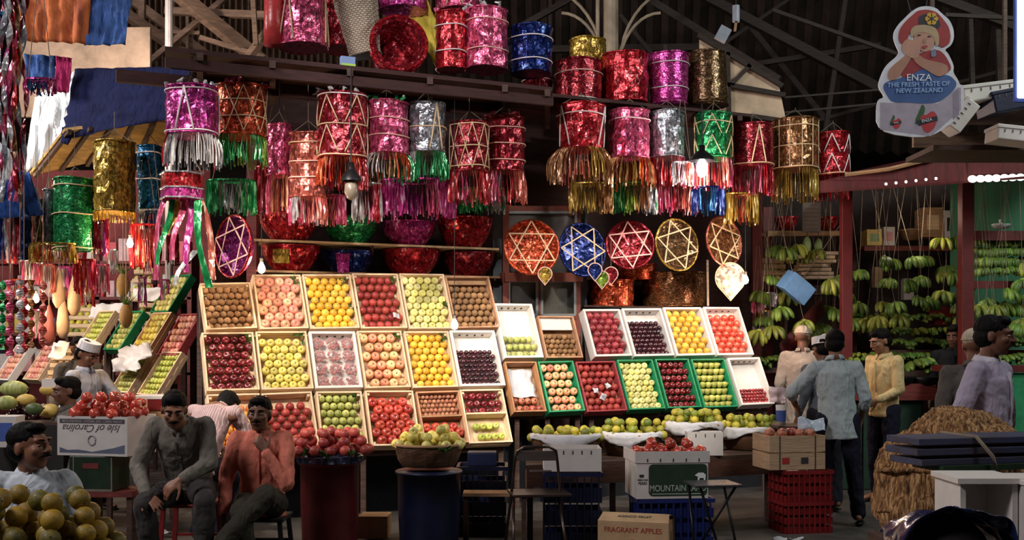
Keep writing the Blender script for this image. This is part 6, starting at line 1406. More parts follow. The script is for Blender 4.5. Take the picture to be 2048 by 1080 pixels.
def person(label, loc, rz, J, shirt, trouser=None, skin=SK1, hair=True, cap=None, moustache=False, vox=.009, head=(0, 0, 0), hs=1.0, sleeves='long', tuck=True, group=None, hands=None, build=1.0, collar=None, shoes='sandal', hairlen=1.0, thin=1.0, shirt_len=.0, sleeve_open=0.018, open_neck=False, pocket=None, beard=False):
    """J gives joint positions; local frame faces -Y"""
    t = thing('person', label, 'person', loc, rz, group)
    D = dict(pelvis=(0, 0, .90), chest=(0, 0, 1.22), neck=(0, .01, 1.40), headc=(0, -.015, 1.545), shL=(.158, 0, 1.345), shR=(-.158, 0, 1.345), elL=(.215, .03, 1.08), elR=(-.215, .03, 1.08), wrL=(.235, -.06, .86), wrR=(-.235, -.06, .86),
             hipL=(.085, 0, .88), hipR=(-.085, 0, .88), knL=(.10, -.015, .48), knR=(-.10, -.015, .48), anL=(.10, .02, .09), anR=(-.10, .02, .09), toL=(.12, -.15, .035), toR=(-.12, -.15, .035))
    D.update(J); D = {k_: V(v_) for k_, v_ in D.items()}
    g = build
    up = (D['neck'] - D['pelvis']).normalized(); xs = (D['shL'] - D['shR']); xs = (xs - up * xs.dot(up)).normalized(); fb = up.cross(xs)
    T3 = Matrix(((xs.x, fb.x, up.x), (xs.y, fb.y, up.y), (xs.z, fb.z, up.z)))
    mid_ = D['pelvis'].lerp(D['chest'], .5)
    def torso(b, e, low=False):
        b.ell(D['chest'] + up * .02, (.150 * g + e, .100 * g + e, .165 + e), T3, 16, 12)
        b.ell(mid_, (.128 * g + e, .092 * g + e, .15 + e), T3, 16, 12)
        b.ell(D['pelvis'], (.148 * g + e, .105 * g + e, .115 + e), T3, 16, 12)
        for s_ in ('L', 'R'): b.cap(D['neck'] - up * .03, D['sh' + s_], .042 + e, .052 * g + e)
        b.cap(D['shL'] - up * .03, D['shR'] - up * .03, .062 * g + e, .062 * g + e)
    b = MB(); torso(b, -.016)
    H = rotm(*head); hc = D['headc']; hc_seed = loc[0] * 7
    def hp(p): return hc + H @ (V(p) * hs)
    b.cap(D['neck'] - up * .02, hp((0, .02, -.05)), .056 * g, .050)
    E = lambda c, r: b.ell(hp(c), V(r) * hs, H, 16, 12)
    E((0, .018, .030), (.073, .093, .082)); E((0, -.022, -.030), (.060, .068, .082)); E((0, -.050, -.088), (.030, .026, .022)); E((0, -.03, -.075), (.046, .045, .035))
    for s_ in (-1, 1): E((s_ * .074, .012, -.008), (.010, .019, .030)); E((s_ * .038, -.062, -.018), (.024, .022, .022)); b.cap(hp((s_ * .045, -.076, .030)), hp((s_ * .012, -.084, .028)), .012 * hs, .011 * hs)
    b.cap(hp((0, -.086, .020)), hp((0, -.106, -.022)), .010 * hs, .0135 * hs); 
    for s_ in (-1, 1): E((s_ * .012, -.097, -.026), (.009, .010, .008))
    b.cap(hp((-.018, -.086, -.054)), hp((.018, -.086, -.054)), .009 * hs, .009 * hs)
    hands = hands or {}
    for s_ in ('L', 'R'):
        b.cap(D['sh' + s_], D['el' + s_], .040 * g, .036 * g); b.cap(D['el' + s_], D['wr' + s_], .038 * g, .025)
        dflt = ((D['wr' + s_] - D['el' + s_]), (1 if s_ == 'L' else -1, 0, 0), (1 if s_ == 'R' else -1), .35); hd = hands.get(s_, dflt)
        hand(b, D['wr' + s_], hd[0], hd[1], hd[2], hd[3])
        if trouser is not None:
            b.cap(D['hip' + s_], D['kn' + s_], .078 * g, .050); b.cap(D['kn' + s_], D['an' + s_], .050, .034); b.cap(D['kn' + s_].lerp(D['an' + s_], .3), D['kn' + s_].lerp(D['an' + s_], .45), .052, .048)
            b.cap(D['an' + s_] - V((0, 0, .02)), D['to' + s_], .036, .026, flat=((0, 0, 1), .8)); b.cap(D['an' + s_], D['an' + s_] + (D['an' + s_] - D['to' + s_]) * .25 - V((0, 0, .03)), .033, .028)
    blob('body', b, skin, t, vox)
    # shirt
    if shirt is not None:
        b = MB(); tail = D['pelvis'] - up * (.06 + shirt_len); top_ = (D['shL'] + D['shR']) / 2
        rings = [(tail, .158, .118), (D['pelvis'] + up * .02, .152, .118), (mid_, .146, .112), (D['chest'], .158, .116), (D['chest'] + up * .07, .160, .112), (top_ + up * .005, .135, .085), (top_ + up * .05, .085, .062), (D['neck'] + up * .005, .056, .056)]
        vs = []; N_ = 24
        for ic, (c_, ra, rb_) in enumerate(rings):
            for j in range(N_):
                a_ = 6.2832 * j / N_; fl_ = 1 + (.05 * math.sin(5 * a_ + hc_seed) if ic == 0 else 0); vs.append(c_ + (xs * math.cos(a_) * ra + fb * math.sin(a_) * rb_) * g * fl_)
        b.add(vs, [(i * N_ + j, i * N_ + (j + 1) % N_, (i + 1) * N_ + (j + 1) % N_, (i + 1) * N_ + j) for i in range(len(rings) - 1) for j in range(N_)] + [tuple(range(N_))[::-1], tuple((len(rings) - 1) * N_ + j for j in range(N_))])
        for s_ in ('L', 'R'): b.cap(D['neck'] - up * .035, D['sh' + s_], .046, .056 * g)
        for s_ in ('L', 'R'):
            b.cap(D['sh' + s_], D['el' + s_], .060 * g, .051 * g)
            if sleeves == 'long': b.cap(D['el' + s_], D['el' + s_].lerp(D['wr' + s_], .93), .050 * g, .034)
            elif sleeves == 'mid': b.cap(D['el' + s_], D['el' + s_].lerp(D['wr' + s_], .35), .052 * g, .047)
        so = blob('shirt', b, shirt, t, vox * 1.1, 7, .022)
        # collar
        for s_ in (-1, 1):
            b = MB(); pts = []
            base = D['neck'] + up * .012; fwd = -fb
            for k_ in range(7):
                a = R(8 + k_ * 26) ; pts.append(base + xs * s_ * .066 * math.sin(a) + fwd * .068 * math.cos(a) + up * (.012 * (1 - math.cos(a)) - .02))
            vs = []
            for k_, p_ in enumerate(pts):
                out_ = (p_ - base); out_ = (out_ - up * out_.dot(up)).normalized()
                vs += [p_ + up * .032, p_ + out_ * .022 - up * (.022 if k_ < 2 else .004), p_ + up * .030 - out_ * .004, p_ + out_ * .016 - up * (.024 if k_ < 2 else .006)]
            fs = []
            for k_ in range(6):
                a_ = k_ * 4; c_ = a_ + 4; fs += [(a_, a_ + 1, c_ + 1, c_), (a_ + 2, c_ + 2, c_ + 3, a_ + 3), (a_, c_, c_ + 2, a_ + 2), (a_ + 1, a_ + 3, c_ + 3, c_ + 1)]
            fs += [(0, 2, 3, 1), (24, 25, 27, 26)]
            b.add(vs, fs); b.build('collar', collar or shirt, t, True)
        b = MB(); fr_ = -fb
        b.beam(D['chest'] + fr_ * (.118 * g) + up * .12, mid_ + fr_ * (.115 * g), .022, .006); 
        b.build('button_placket', collar or shirt, t)
    if trouser is not None:
        b = MB(); b.ell(D['pelvis'], (.155 * g, .112 * g, .12), T3, 16, 12)
        for s_ in ('L', 'R'):
            b.cap(D['hip' + s_], D['kn' + s_], .092 * g, .068); b.cap(D['kn' + s_], D['kn' + s_].lerp(D['an' + s_], .97), .068, .058)
        blob('trousers', b, trouser, t, vox * 1.2, 3, .026)
        for s_ in ('L', 'R'):
            b = MB(); b.cap(D['an' + s_] + (D['an' + s_] - D['to' + s_]) * .2 - V((0, 0, .075 if D['an' + s_].z < .15 else .05)), D['to' + s_] - V((0, 0, .022)), .034, .036, flat=((0, 0, 1), .35)); b.build('sandal', BLACK, t, True)
    # hair, cap, face
    if hair:
        b = MB(); b.ell(hp((0, .026, .046)), V((.0785, .095, .076)) * hs, H, 16, 12); b.ell(hp((0, .045, -.01)), V((.0755, .073, .068)) * hs, H, 16, 12); b.ell(hp((0, -.035, .088)), V((.056, .046, .026 * hairlen)) * hs, H, 14, 10)
        blob('hair', b, HAIR, t, max(.005, vox * .7), 2, .007, CLOUD2)
    for s_ in (-1, 1):
        e = thing_part('eye', t, hp, H, (s_ * .030, -.0785, .006), .0115 * hs, EYEW)
        b = MB(); b.ell(hp((s_ * .030, -.0865, .005)), V((.0052, .0045, .0048)) * hs, H, 8, 6); b.build('iris', INK, t, True)
        b = MB(); b.cap(hp((s_ * .044, -.083, .030)), hp((s_ * .015, -.093, .029)), .0045, .0055); b.build('eyebrow', HAIR, t, True)
    b = MB(); b.cap(hp((-.019, -.0935, -.055)), hp((.019, -.0935, -.055)), .0045, .0045, flat=(H @ V((0, 0, 1)), .9)); b.build('lips', LIP, t, True)
    if moustache: b = MB(); b.cap(hp((0, -.101, -.040)), hp((-.030, -.088, -.047)), .0085, .005); b.cap(hp((0, -.101, -.040)), hp((.030, -.088, -.047)), .0085, .005); b.build('moustache', HAIR, t, True)
    if cap:
        b = MB()
        if cap == 'gandhi':
            vs = []; N = 20
            for z_, k_ in ((.045, 1.0), (.116, .90)):
                for j in range(N):
                    a = 6.2832 * j / N; vs.append(hp((.086 * k_ * math.sin(a), .012 - .108 * k_ * math.cos(a), z_ + .012 * math.cos(a))))
            top = [hp((0, .012 - .07, .130)), hp((0, .012 + .07, .126))]
            b.add(vs + top, [(j, (j + 1) % N, N + (j + 1) % N, N + j) for j in range(N)] + [tuple([N + j for j in range(0, N // 2 + 1)] + [41, 40]), tuple([N + j for j in range(N // 2, N)] + [N, 40, 41])])
            b.build('cap', cloth('white_cap', (.75, .74, .76)), t, False)
        else:
            b.ell(hp((0, .015, .055)), V((.084, .10, .075)) * hs, H, 18, 12); b.build('cap', cloth('cream_cap', (.42, .36, .28)), t, True)
            b = MB(); b.tube([hp((.085 * math.sin(a), .015 - .101 * math.cos(a), .045)) for a in [6.2832 * j / 20 for j in range(20)]], .006, 5, closed=True); b.build('cap_band', cloth('cream_cap', (.42, .36, .28)), t, True)
    if pocket: b = MB(); q = D['chest'] - fb * (.122 * g) + xs * .07; b.beam(q + up * .05, q - up * .045, .085, .006, up=tuple(fb)); b.build('pocket', shirt, t)
    return t
def thing_part(nm, t, hp, H, c, r, m):
    b = MB(); b.ell(hp(c), (r, r * .8, r * .48), H, 10, 8); return b.build(nm, m, t, True)
def stool(loc, h, lab, m, rz=0):
    t = thing('stool', lab, 'stool', loc, rz); box('seat', (0, 0, h - .012), (.17, .17, .012), m, t, bevel=.006)
    for x_ in (-1, 1):
        for y_ in (-1, 1): b = MB(); b.beam((x_ * .14, y_ * .14, h - .024), (x_ * .17, y_ * .17, 0), .028); b.build('leg', m, t)
    for y_ in (-1, 1): b = MB(); b.beam((-.155, y_ * .155, h * .45), (.155, y_ * .155, h * .45), .016); b.build('stretcher', m, t)
    return t
def gp(px, Y): return V(((px - CX) * Y / F, Y, 0))
# front left: man in white shirt turned towards the stall
base = gp(62, 5.6)
def sit(z, lean=0, dz=0): return dict(pelvis=(0, .05, z + .10), chest=(0, .03 - lean, z + .40), neck=(0, .02 - lean * 1.4, z + .575), headc=(0, -.03 - lean * 1.7, z + .715),
    shL=(.16, .01 - lean * 1.3, z + .525), shR=(-.16, .01 - lean * 1.3, z + .525), hipL=(.09, .0, z + .09), hipR=(-.09, .0, z + .09))
P_ = sit(.30); P_.update(elL=(.27, .04, .59), wrL=(.26, -.17, .49), elR=(-.26, .05, .60), wrR=(-.2, -.18, .48), knL=(.16, -.40, .44), knR=(-.14, -.40, .44), anL=(.16, -.38, .09), anR=(-.14, -.38, .09), toL=(.17, -.53, .035), toR=(-.15, -.53, .035))
P_ = {k_: V(v_) + V((0, 0, -.03)) if k_ not in ('anL', 'anR', 'toL', 'toR') else V(v_) for k_, v_ in P_.items()}
person('moustached man in white shirt sitting behind the pomelos, looking towards the stall', base + V((0, 0, 0)), R(20), P_, cloth('white_shirt', (.60, .66, .72), var=.08), cloth('dark_trousers', (.02, .02, .03)), SK1, moustache=True, vox=.0065, head=(R(52), R(-4), 0), hs=1.06, sleeves='long', build=1.12, pocket=True)
t = thing('plastic_chair', 'blue plastic armchair under the man in white shirt', 'chair', base + V((0, .06, 0)), R(20))
box('seat', (0, 0, .265), (.24, .23, .015), BLUEPL, t, bevel=.01)
b = MB(); b.box((0, .27, .48), (.21, .014, .13)); b.build('backrest', BLUEPL, t, bevel=.01)
for s_ in (-1, 1):
    b = MB(); b.tube([(s_ * .25, .24, .45), (s_ * .30, .1, .50), (s_ * .30, -.16, .49), (s_ * .28, -.24, .42), (s_ * .27, -.24, .32)], .018, 8); b.build('armrest', BLUEPL, t, True)
    for y_ in (-.2, .24): b = MB(); b.tube([(s_ * .23, y_, .32), (s_ * .26, y_ * 1.1, 0)], [.02, .017], 8); b.build('leg', BLUEPL, t, True)
# man in grey shirt leaning on his knees
base = gp(376, 7.3)
P_ = sit(.45, .16); P_.update(elL=(.20, -.28, .74), wrL=(.06, -.46, .66), elR=(-.27, -.20, .72), wrR=(-.16, -.42, .56), knL=(.20, -.42, .52), knR=(-.16, -.44, .52), anL=(.18, -.36, .09), anR=(-.14, -.34, .09), toL=(.21, -.50, .035), toR=(-.16, -.48, .035))
P_['headc'] = V((0, -.36, 1.09)); P_['neck'] = V((0, -.22, .985))
person('man in grey-green shirt leaning on his knees with lowered head', base, R(3), P_, cloth('grey_green_shirt', (.19, .17, .145)), cloth('grey_trousers', (.05, .045, .045)), SK1, moustache=True, vox=.007, head=(R(12), R(20), 0), sleeves='long', hairlen=1.3, build=1.05,
       hands={'L': ((-.7, -.3, -.55), (.2, -.6, .7), -1, .5), 'R': ((.6, -.5, -.25), (0, -.5, .8), 1, .35)})
stool(base + V((0, .07, 0)), .455, 'red stool under the man in grey-green shirt', REDPL)
# man in salmon shirt, legs crossed, hand at chin
base = gp(522, 7.4)
P_ = sit(.34, .0); P_.update(elL=(.19, -.13, .58), wrL=(.05, -.15, .80), elR=(-.235, .03, .60), wrR=(-.225, -.12, .38), knL=(.10, -.46, .55), knR=(-.06, -.42, .44), anL=(-.16, -.52, .26), anR=(-.03, -.36, .09), toL=(-.24, -.62, .18), toR=(-.04, -.50, .035))
P_['headc'] = V((-.005, -.04, 1.04)); P_['neck'] = V((0, .02, .905))
person('man in salmon shirt sitting with crossed legs and one hand at his chin', base, R(4), P_, cloth('salmon_shirt', (.66, .20, .14), var=.15), cloth('olive_trousers', (.045, .040, .030)), SK2, moustache=True, vox=.007, head=(R(-4), R(2), 0), sleeves='long', shirt_len=.05,
       hands={'L': ((-.45, .10, .75), (.2, -.9, .2), 1, .9), 'R': ((0, -.25, -.9), (-1, 0, 0), 1, .3)})
stool(base + V((0, .07, 0)), .345, 'dark stool under the man in salmon shirt', DARK)
# boy with dark hair by the printed carton, and the others of the left market
base = gp(136, 8.95); P_ = dict()
def lift(dz, J): 
    base_ = dict(pelvis=(0, 0, .90), chest=(0, 0, 1.22), neck=(0, .01, 1.40), headc=(0, -.015, 1.545), shL=(.175, 0, 1.345), shR=(-.175, 0, 1.345), elL=(.23, .03, 1.08), elR=(-.23, .03, 1.08), wrL=(.25, -.06, .86), wrR=(-.25, -.06, .86), hipL=(.085, 0, .88), hipR=(-.085, 0, .88))
    o_ = {k_: V(v_) + V((0, 0, dz)) for k_, v_ in base_.items()}; o_.update(J); return o_
P_ = lift(-.42, dict(knL=(.12, -.36, .46), knR=(-.12, -.36, .46), anL=(.1, -.3, .09), anR=(-.1, -.3, .09), toL=(.1, -.44, .035), toR=(-.1, -.44, .035), elR=(-.3, -.12, .72), wrR=(-.42, -.30, .62)))
person('dark-haired boy in dull shirt sitting behind the printed carton, facing away left', base, R(-55), P_, cloth('dull_shirt', (.10, .09, .08)), cloth('dark_trousers', (.02, .02, .03)), SK2, vox=.010, head=(0, R(5), 0), hs=1.02, hairlen=1.2)
t = stool(base + V((0, .0, 0)), .42, 'dark low stool under the boy', DARK)
base = gp(172, 10.0)
P_ = lift(-.13, dict(knL=(.12, -.25, .5), knR=(-.12, -.25, .5), anL=(.1, -.1, .09), anR=(-.1, -.1, .09), toL=(.1, -.24, .035), toR=(-.1, -.24, .035), elL=(.22, -.18, 1.0), wrL=(.1, -.36, .92)))
person('man in white cap and white shirt bending over the far fruit', base, R(68), P_, cloth('bluish_white_shirt', (.55, .58, .66), var=.08), cloth('dark_trousers', (.02, .02, .03)), SK1, cap='gandhi', hair=True, vox=.010, head=(0, R(26), 0), hs=1.05)
base = gp(158, 11.2)
person('dark-haired head just behind the white-capped man', base, R(30), lift(-.08, {}), cloth('dull_shirt', (.10, .09, .08)), cloth('dark_trousers', (.02, .02, .03)), SK2, vox=.011, head=(0, R(10), 0))
base = gp(402, 8.15)
P_ = lift(-.36, dict(headc=(0, -.34, 1.02), neck=(0, -.24, 1.0), chest=(0, -.12, .93), shL=(.18, -.17, .99), shR=(-.18, -.17, .99), elL=(.22, -.30, .80), wrL=(.12, -.42, .70), elR=(-.22, -.30, .80), wrR=(-.12, -.42, .70), pelvis=(0, .05, .62), hipL=(.085, 0, .6), hipR=(-.085, 0, .6), knL=(.12, -.3, .48), knR=(-.12, -.3, .48), anL=(.1, -.1, .09), anR=(-.1, -.1, .09), toL=(.1, -.24, .035), toR=(-.1, -.24, .035)))
person('stooping person in pink-grey striped shirt behind the grey-shirted man', base, R(160), P_, cloth('pink_striped_shirt', (.42, .27, .27), stripe=(.62, .50, .50), sscale=120), cloth('dark_trousers', (.02, .02, .03)), SK2, vox=.010, head=(0, R(40), 0))
# right group
base = gp(1668, 9.15)
P_ = dict(pelvis=(0, 0, .90), chest=(-.02, .0, 1.20), neck=(-.02, -.01, 1.375), headc=(-.01, -.04, 1.51), shL=(.15, 0, 1.31), shR=(-.185, 0, 1.30), elL=(.22, .02, 1.06), wrL=(.22, -.12, .88), elR=(-.37, -.05, 1.10), wrR=(-.30, -.26, .99),
          hipL=(.09, 0, .88), hipR=(-.09, 0, .88), knL=(.13, -.02, .48), knR=(-.12, -.02, .48), anL=(.17, .02, .09), anR=(-.16, .02, .09), toL=(.22, -.13, .035), toR=(-.2, -.13, .035))
# facing away: mirror x when turned by 180
P_ = {k_[:-1] + ({'L': 'R', 'R': 'L'}[k_[-1]]) if k_[-1] in 'LR' and k_ != 'pelvis' else k_: V((-V(v_).x, V(v_).y, V(v_).z)) for k_, v_ in P_.items()}
person('man with back to us in striped grey-blue shirt, elbow out, beside the wooden box', base + V((.03, 0, 0)), R(176), P_, cloth('grey_blue_stripes', (.34, .40, .42), stripe=(.50, .57, .60), sscale=170, var=.08), cloth('navy_trousers', (.010, .010, .022)), SK1, vox=.007, head=(R(-18), R(6), 0), sleeves='mid', shirt_len=.12, build=1.02, hairlen=1.1)
base = gp(1768, 10.5)
person('young man in yellow shirt looking down, standing at the banana counter', base, R(-62), dict(headc=(0, -.05, 1.535), neck=(0, 0, 1.39), elL=(.2, -.02, 1.07), wrL=(.1, -.2, .98), elR=(-.2, .0, 1.07), wrR=(-.08, -.2, 1.0)), cloth('yellow_shirt', (.62, .48, .24), var=.1), cloth('navy_trousers', (.010, .010, .022)), SK3, vox=.008, head=(R(-14), R(18), 0), sleeves='long', hairlen=1.4, build=.98, shirt_len=.02)
base = gp(1650, 9.9)
person('man in white cap mostly hidden behind the striped shirt', base, R(-165), dict(headc=(0, -.05, 1.46), neck=(0, 0, 1.33), shL=(.17, 0, 1.27), shR=(-.17, 0, 1.27), chest=(0, 0, 1.15), elR=(-.22, -.1, 1.1), wrR=(-.18, -.3, 1.12)), cloth('dull_blue_shirt', (.12, .14, .17)), cloth('dark_trousers', (.02, .02, .03)), SK2, cap='gandhi', vox=.010, head=(0, R(16), 0))
base = gp(1606, 11.4)
person('man in skull cap and loose cream shirt facing the bananas', base, R(160), lift(.03, dict()), cloth('cream_kurta', (.34, .29, .24), var=.12), cloth('cream_kurta', (.34, .29, .24), var=.12), SK2, cap='skull', hair=False, vox=.010, head=(R(-15), R(5), 0), build=1.12, shirt_len=.3)
base = gp(1908, 11.7)
person('dark-shirted man standing in shadow among the bananas', base, R(-20), lift(.05, {}), cloth('black_shirt', (.012, .012, .014)), cloth('black_shirt', (.012, .012, .014)), SK2, vox=.011, head=(R(-20), R(12), 0))
base = gp(1948, 8.0)
person('person in beige skull cap mostly hidden behind the lilac shirt', base, R(170), lift(-.05, {}), cloth('dull_shirt', (.10, .09, .08)), cloth('dark_trousers', (.02, .02, .03)), SK2, cap='skull', hair=False, vox=.010, head=(0, 0, 0))
base = gp(1978, 6.55) - V((0, 0, .0))
person('man in open-necked lilac shirt walking past, face turned to the banana shop', base, R(42), dict(headc=(0, -.035, 1.555), elL=(.22, .04, 1.09), wrL=(.22, -.08, .88), elR=(-.25, .06, 1.10), wrR=(-.26, -.04, .90)), cloth('lilac_shirt', (.42, .38, .50), var=.1), cloth('dark_trousers', (.02, .02, .03)), SK2, moustache=True, vox=.0065, head=(R(18), R(4), 0), sleeves='mid', collar=cloth('lilac_collar', (.60, .58, .66)), build=1.05, hs=1.03, hairlen=1.2)
# ================================================================== FOREGROUND AND COUNTER FRONT
# pomelo heap on a covered box, bottom left
t = thing('fruit_barrow', 'dark cloth-covered barrow under the pomelo heap', 'barrow', gp(85, 4.65)); zt = .60
box('barrow_bed', (0, 0, zt - .03), (.33, .30, .03), W_DARK, t); box('cloth_skirt', (0, 0, zt / 2 - .03), (.30, .27, zt / 2 - .03), DARK, t)
heap('pomelo', V((gp(85, 4.65).x - .03, 4.65, zt)), .30, .24, .047, 4, 'the pomelo heap', shrink=.55, jit=.18)
# drums and baskets before the left rack
def drum(px, Y, w, z1, m, lab, ribs=0, name='drum'):
    t = thing(name, lab, name.replace('_', ' '), gp(px, Y)); r = w / 2
    b = MB(); b.lathe([(r * .9, 0), (r * .92, .02), (r * .98, z1 * .5), (r, z1 - .03), (r * 1.03, z1 - .03), (r * 1.03, z1)], 24); b.build('drum_wall', m, t, True, fix=False)
    b = MB(); b.tube([(r * 1.03 * math.cos(a), r * 1.03 * math.sin(a), z1 - .012) for a in [6.283 * i / 24 for i in range(24)]], .011, 6, closed=True); b.build('rim', m, t, True)
    return t
def crate_box(px, Y, w, d, h, z0, m, lab, rz=0, ribs=9, name='plastic_crate', grp=None, taper=1.0):
    t = thing(name, lab, 'crate', gp(px, Y) + V((0, 0, z0)), rz, grp); W = w / 2; D = d / 2
    box('crate_floor', (0, 0, .008), (W - .012, D - .012, .008), m, t)
    for s_ in (-1, 1):
        for kk in range(3): box('wall_panel', (0, s_ * (D - .006), h * (.10 + .30 * kk) + .0), (W, .006, h * .10), m, t); box('wall_panel', (s_ * (W - .006), 0, h * (.10 + .30 * kk)), (.006, D - .012, h * .10), m, t)
        box('top_lip', (0, s_ * D, h - .015), (W + .008, .012, .015), m, t); box('top_lip', (s_ * W, 0, h - .015), (.012, D - .012, .015), m, t)
    for i in range(ribs):
        x_ = -W + (i + .5) * 2 * W / ribs; box('rib', (x_, -D - .005, h / 2 - .015), (.006, .005, h / 2 - .018), m, t)
    for i in range(max(3, ribs // 2)):
        y_ = -D + (i + .5) * 2 * D / max(3, ribs // 2); box('rib', (-W - .005, y_, h / 2 - .015), (.005, .006, h / 2 - .018), m, t)
    return t
dr1 = drum(660, 8.0, .43, .66, mat('dark_red_drum', (.11, .008, .010), .4, .3), 'dark red drum under the heaped nectarines')
b = MB(); b.lathe([(.24, .655), (.245, .70), (.225, .70), (.22, .665)], 24); b.build('foil_liner', foil('dark_foil', (.05, .06, .12), (.7, .8, 1), scale=40), dr1, fix=False)
heap('nectarine', V((gp(655, 8.0).x, 8.0, .705)), .30, .20, .040, 3, 'the red drum heap')
leaves(Matrix.Translation(at(655, 915, 7.78)), 0, 0, 0, 9, 'green leaves hanging from the red drum rim, middle', .06); leaves(Matrix.Translation(at(700, 912, 7.8)), 0, 0, 0, 8, 'green leaves hanging from the red drum rim, chair side', .06); leaves(Matrix.Translation(at(610, 912, 7.8)), 0, 0, 0, 7, 'green leaves hanging from the red drum rim, men side', .06)
dr2 = drum(858, 8.15, .47, .575, mat('navy_drum', (.003, .006, .028), .4, .3), 'dark blue drum under the round basket of yellow apples')
def fruit_basket(px, pyt, Y, w, h, lab, m=None, paper=False, lean=0):
    p = at(px, pyt, Y); t = thing('wicker_basket', lab, 'basket', (p.x, Y, p.z - h), 0, 'round wicker fruit baskets'); r = w / 2
    bowl_mesh(r, r * .78, h, sd=ru(0, 9), th=.015).build('basket_wall', m or weavemat('brown_wicker', (.20, .09, .04), (.13, .05, .02), 26), t, False, fix=False)
    b = MB(); b.tube([(r * math.cos(a), r * math.sin(a), h) for a in [6.283 * i / 28 for i in range(28)]], .012, 6, closed=True); b.build('rim', W_MID, t, True)
    return t, p
WB = weavemat('brown_wicker', (.20, .09, .04), (.13, .05, .02), 26)
fruit_basket(857, 888, 8.15, .50, .16, 'round wicker basket of yellow apples on the dark blue drum', WB)
heap('yellow_apple', V((at(857, 888, 8.15).x, 8.15, at(857, 888, 8.15).z - .035)), .235, .17, .037, 3, 'the round basket'); leaves(Matrix.Translation(at(890, 905, 7.88)), 0, 0, 0, 8, 'green leaves over the edge of the yellow apple basket', .06)
# table with mango baskets before the right rack
mt = thing('long_table', 'long dark table carrying the paper-draped lime baskets', 'table'); MY = 7.42; zt = .58
for a in range(3): plankbox('plank', 1052, 1545, MY + a * .2, MY + a * .2 + .18, zt - .03, .03, W_DARK, mt)
for p_ in (1060, 1225, 1400, 1535):
    for q_ in (MY + .04, MY + .52): b = MB(); c_ = along(p_, q_, 0); b.beam(c_, c_ + V((0, 0, zt - .03)), .045); b.build('leg', W_DARK, mt)
b = MB(); b.beam(along(1052, MY, .48), along(1545, MY, .48), .03, .14); b.build('apron', wood('rust_board', (.09, .035, .02)), mt)
LB_ = [(1132, 872, .56, 5, 'outermost paper-draped lime basket by the folding chair', 'the basket by folding chair', 8.98, .34), (1262, 868, .52, 3, 'second paper-draped lime basket, behind the white printed carton', 'the second lime basket', 9.18, .30),
       (1386, 848, .48, 3, 'third lime basket, raised on a white box', 'the raised lime basket', 9.38, .26), (1498, 858, .50, 3, 'last paper-draped lime basket by the wooden box', 'the last lime basket', 9.57, .3)]
for i_, (px, pyt, w, ly, lab, pl_, Y, pr) in enumerate(LB_):
    Y = Y + .05 * i_; tt, p = fruit_basket(px, pyt, Y, w, .17, lab, WB)
    heap('sweet_lime', V((p.x, Y, p.z - .045)), w * .50, w * .32, .037, 3 if i_ else 2, pl_, shrink=.5)
    # paper draped over the front edge
    r = w / 2; b = MB(); vs = []; nu, nv = 22, 5; a0, a1 = (R(190), R(350))
    sd = i_ * 7.3
    for i in range(nv + 1):
        for j in range(nu + 1):
            a = a0 + (a1 - a0) * j / nu; v_ = i / nv; rr = r * (.90 + .16 * min(1, v_ * 2.2)) + .02 * noise.noise(V((a * 5, v_ * 3, sd))); z = .028 - .02 * (v_ < .1) - max(0, v_ - .25) * (.10 + .05 * math.sin(a * 3 + sd)) + .012 * noise.noise(V((a * 9, v_ * 4, sd)))
            vs.append((p.x + rr * math.cos(a), Y + rr * math.sin(a), p.z + z))
    b.add(vs, [(i * (nu + 1) + j, i * (nu + 1) + j + 1, (i + 1) * (nu + 1) + j + 1, (i + 1) * (nu + 1) + j) for i in range(nv) for j in range(nu)])
    o = b.build('liner_paper', PAPERW, None, True, fix=False); md = o.modifiers.new('t', 'SOLIDIFY'); md.thickness = .003
    tag(o, 'white paper draped over the front of ' + pl_, 'paper', 'white papers over the lime baskets')
def slot_carton(px0, px1, py0, py1, Y, d, lab, slots=5, m=CARDW, rz=0, name='carton', open_=True):
    p = at((px0 + px1) / 2, py1, Y); w = (px1 - px0) * Y / F / 2; h = (py1 - py0) * Y / F / 2; t = thing(name, lab, 'carton', (p.x, Y + d, p.z), rz)
    box('carton_wall', (0, -d, h), (w, .005, h), m, t); box('carton_wall', (0, d, h), (w, .005, h), m, t); box('carton_end', (-w + .005, 0, h), (.005, d - .005, h), m, t); box('carton_end', (w - .005, 0, h), (.005, d - .005, h), m, t); box('carton_base', (0, 0, .005), (w - .01, d - .005, .005), m, t)
    for i in range(slots): box('vent_slot', (-w * .8 + 1.6 * w * (i + .5) / slots, -d - .006, 2 * h - .03), (.004, .001, .014), INK, t)
    return t, p, w, h
slot_carton(1088, 1203, 897, 943, 8.12, .15, 'pale slotted carton on a blue crate under the outermost lime basket', 5)
crate_box(1145, 8.12 + .15, .42, .31, at(1, 944, 8.12).z - .005, 0, BLUEPL, 'dark blue plastic crate under the pale slotted carton', ribs=8)
slot_carton(1375, 1446, 864, 911, 9.1, .07, 'white slotted carton under the raised lime basket', 3)
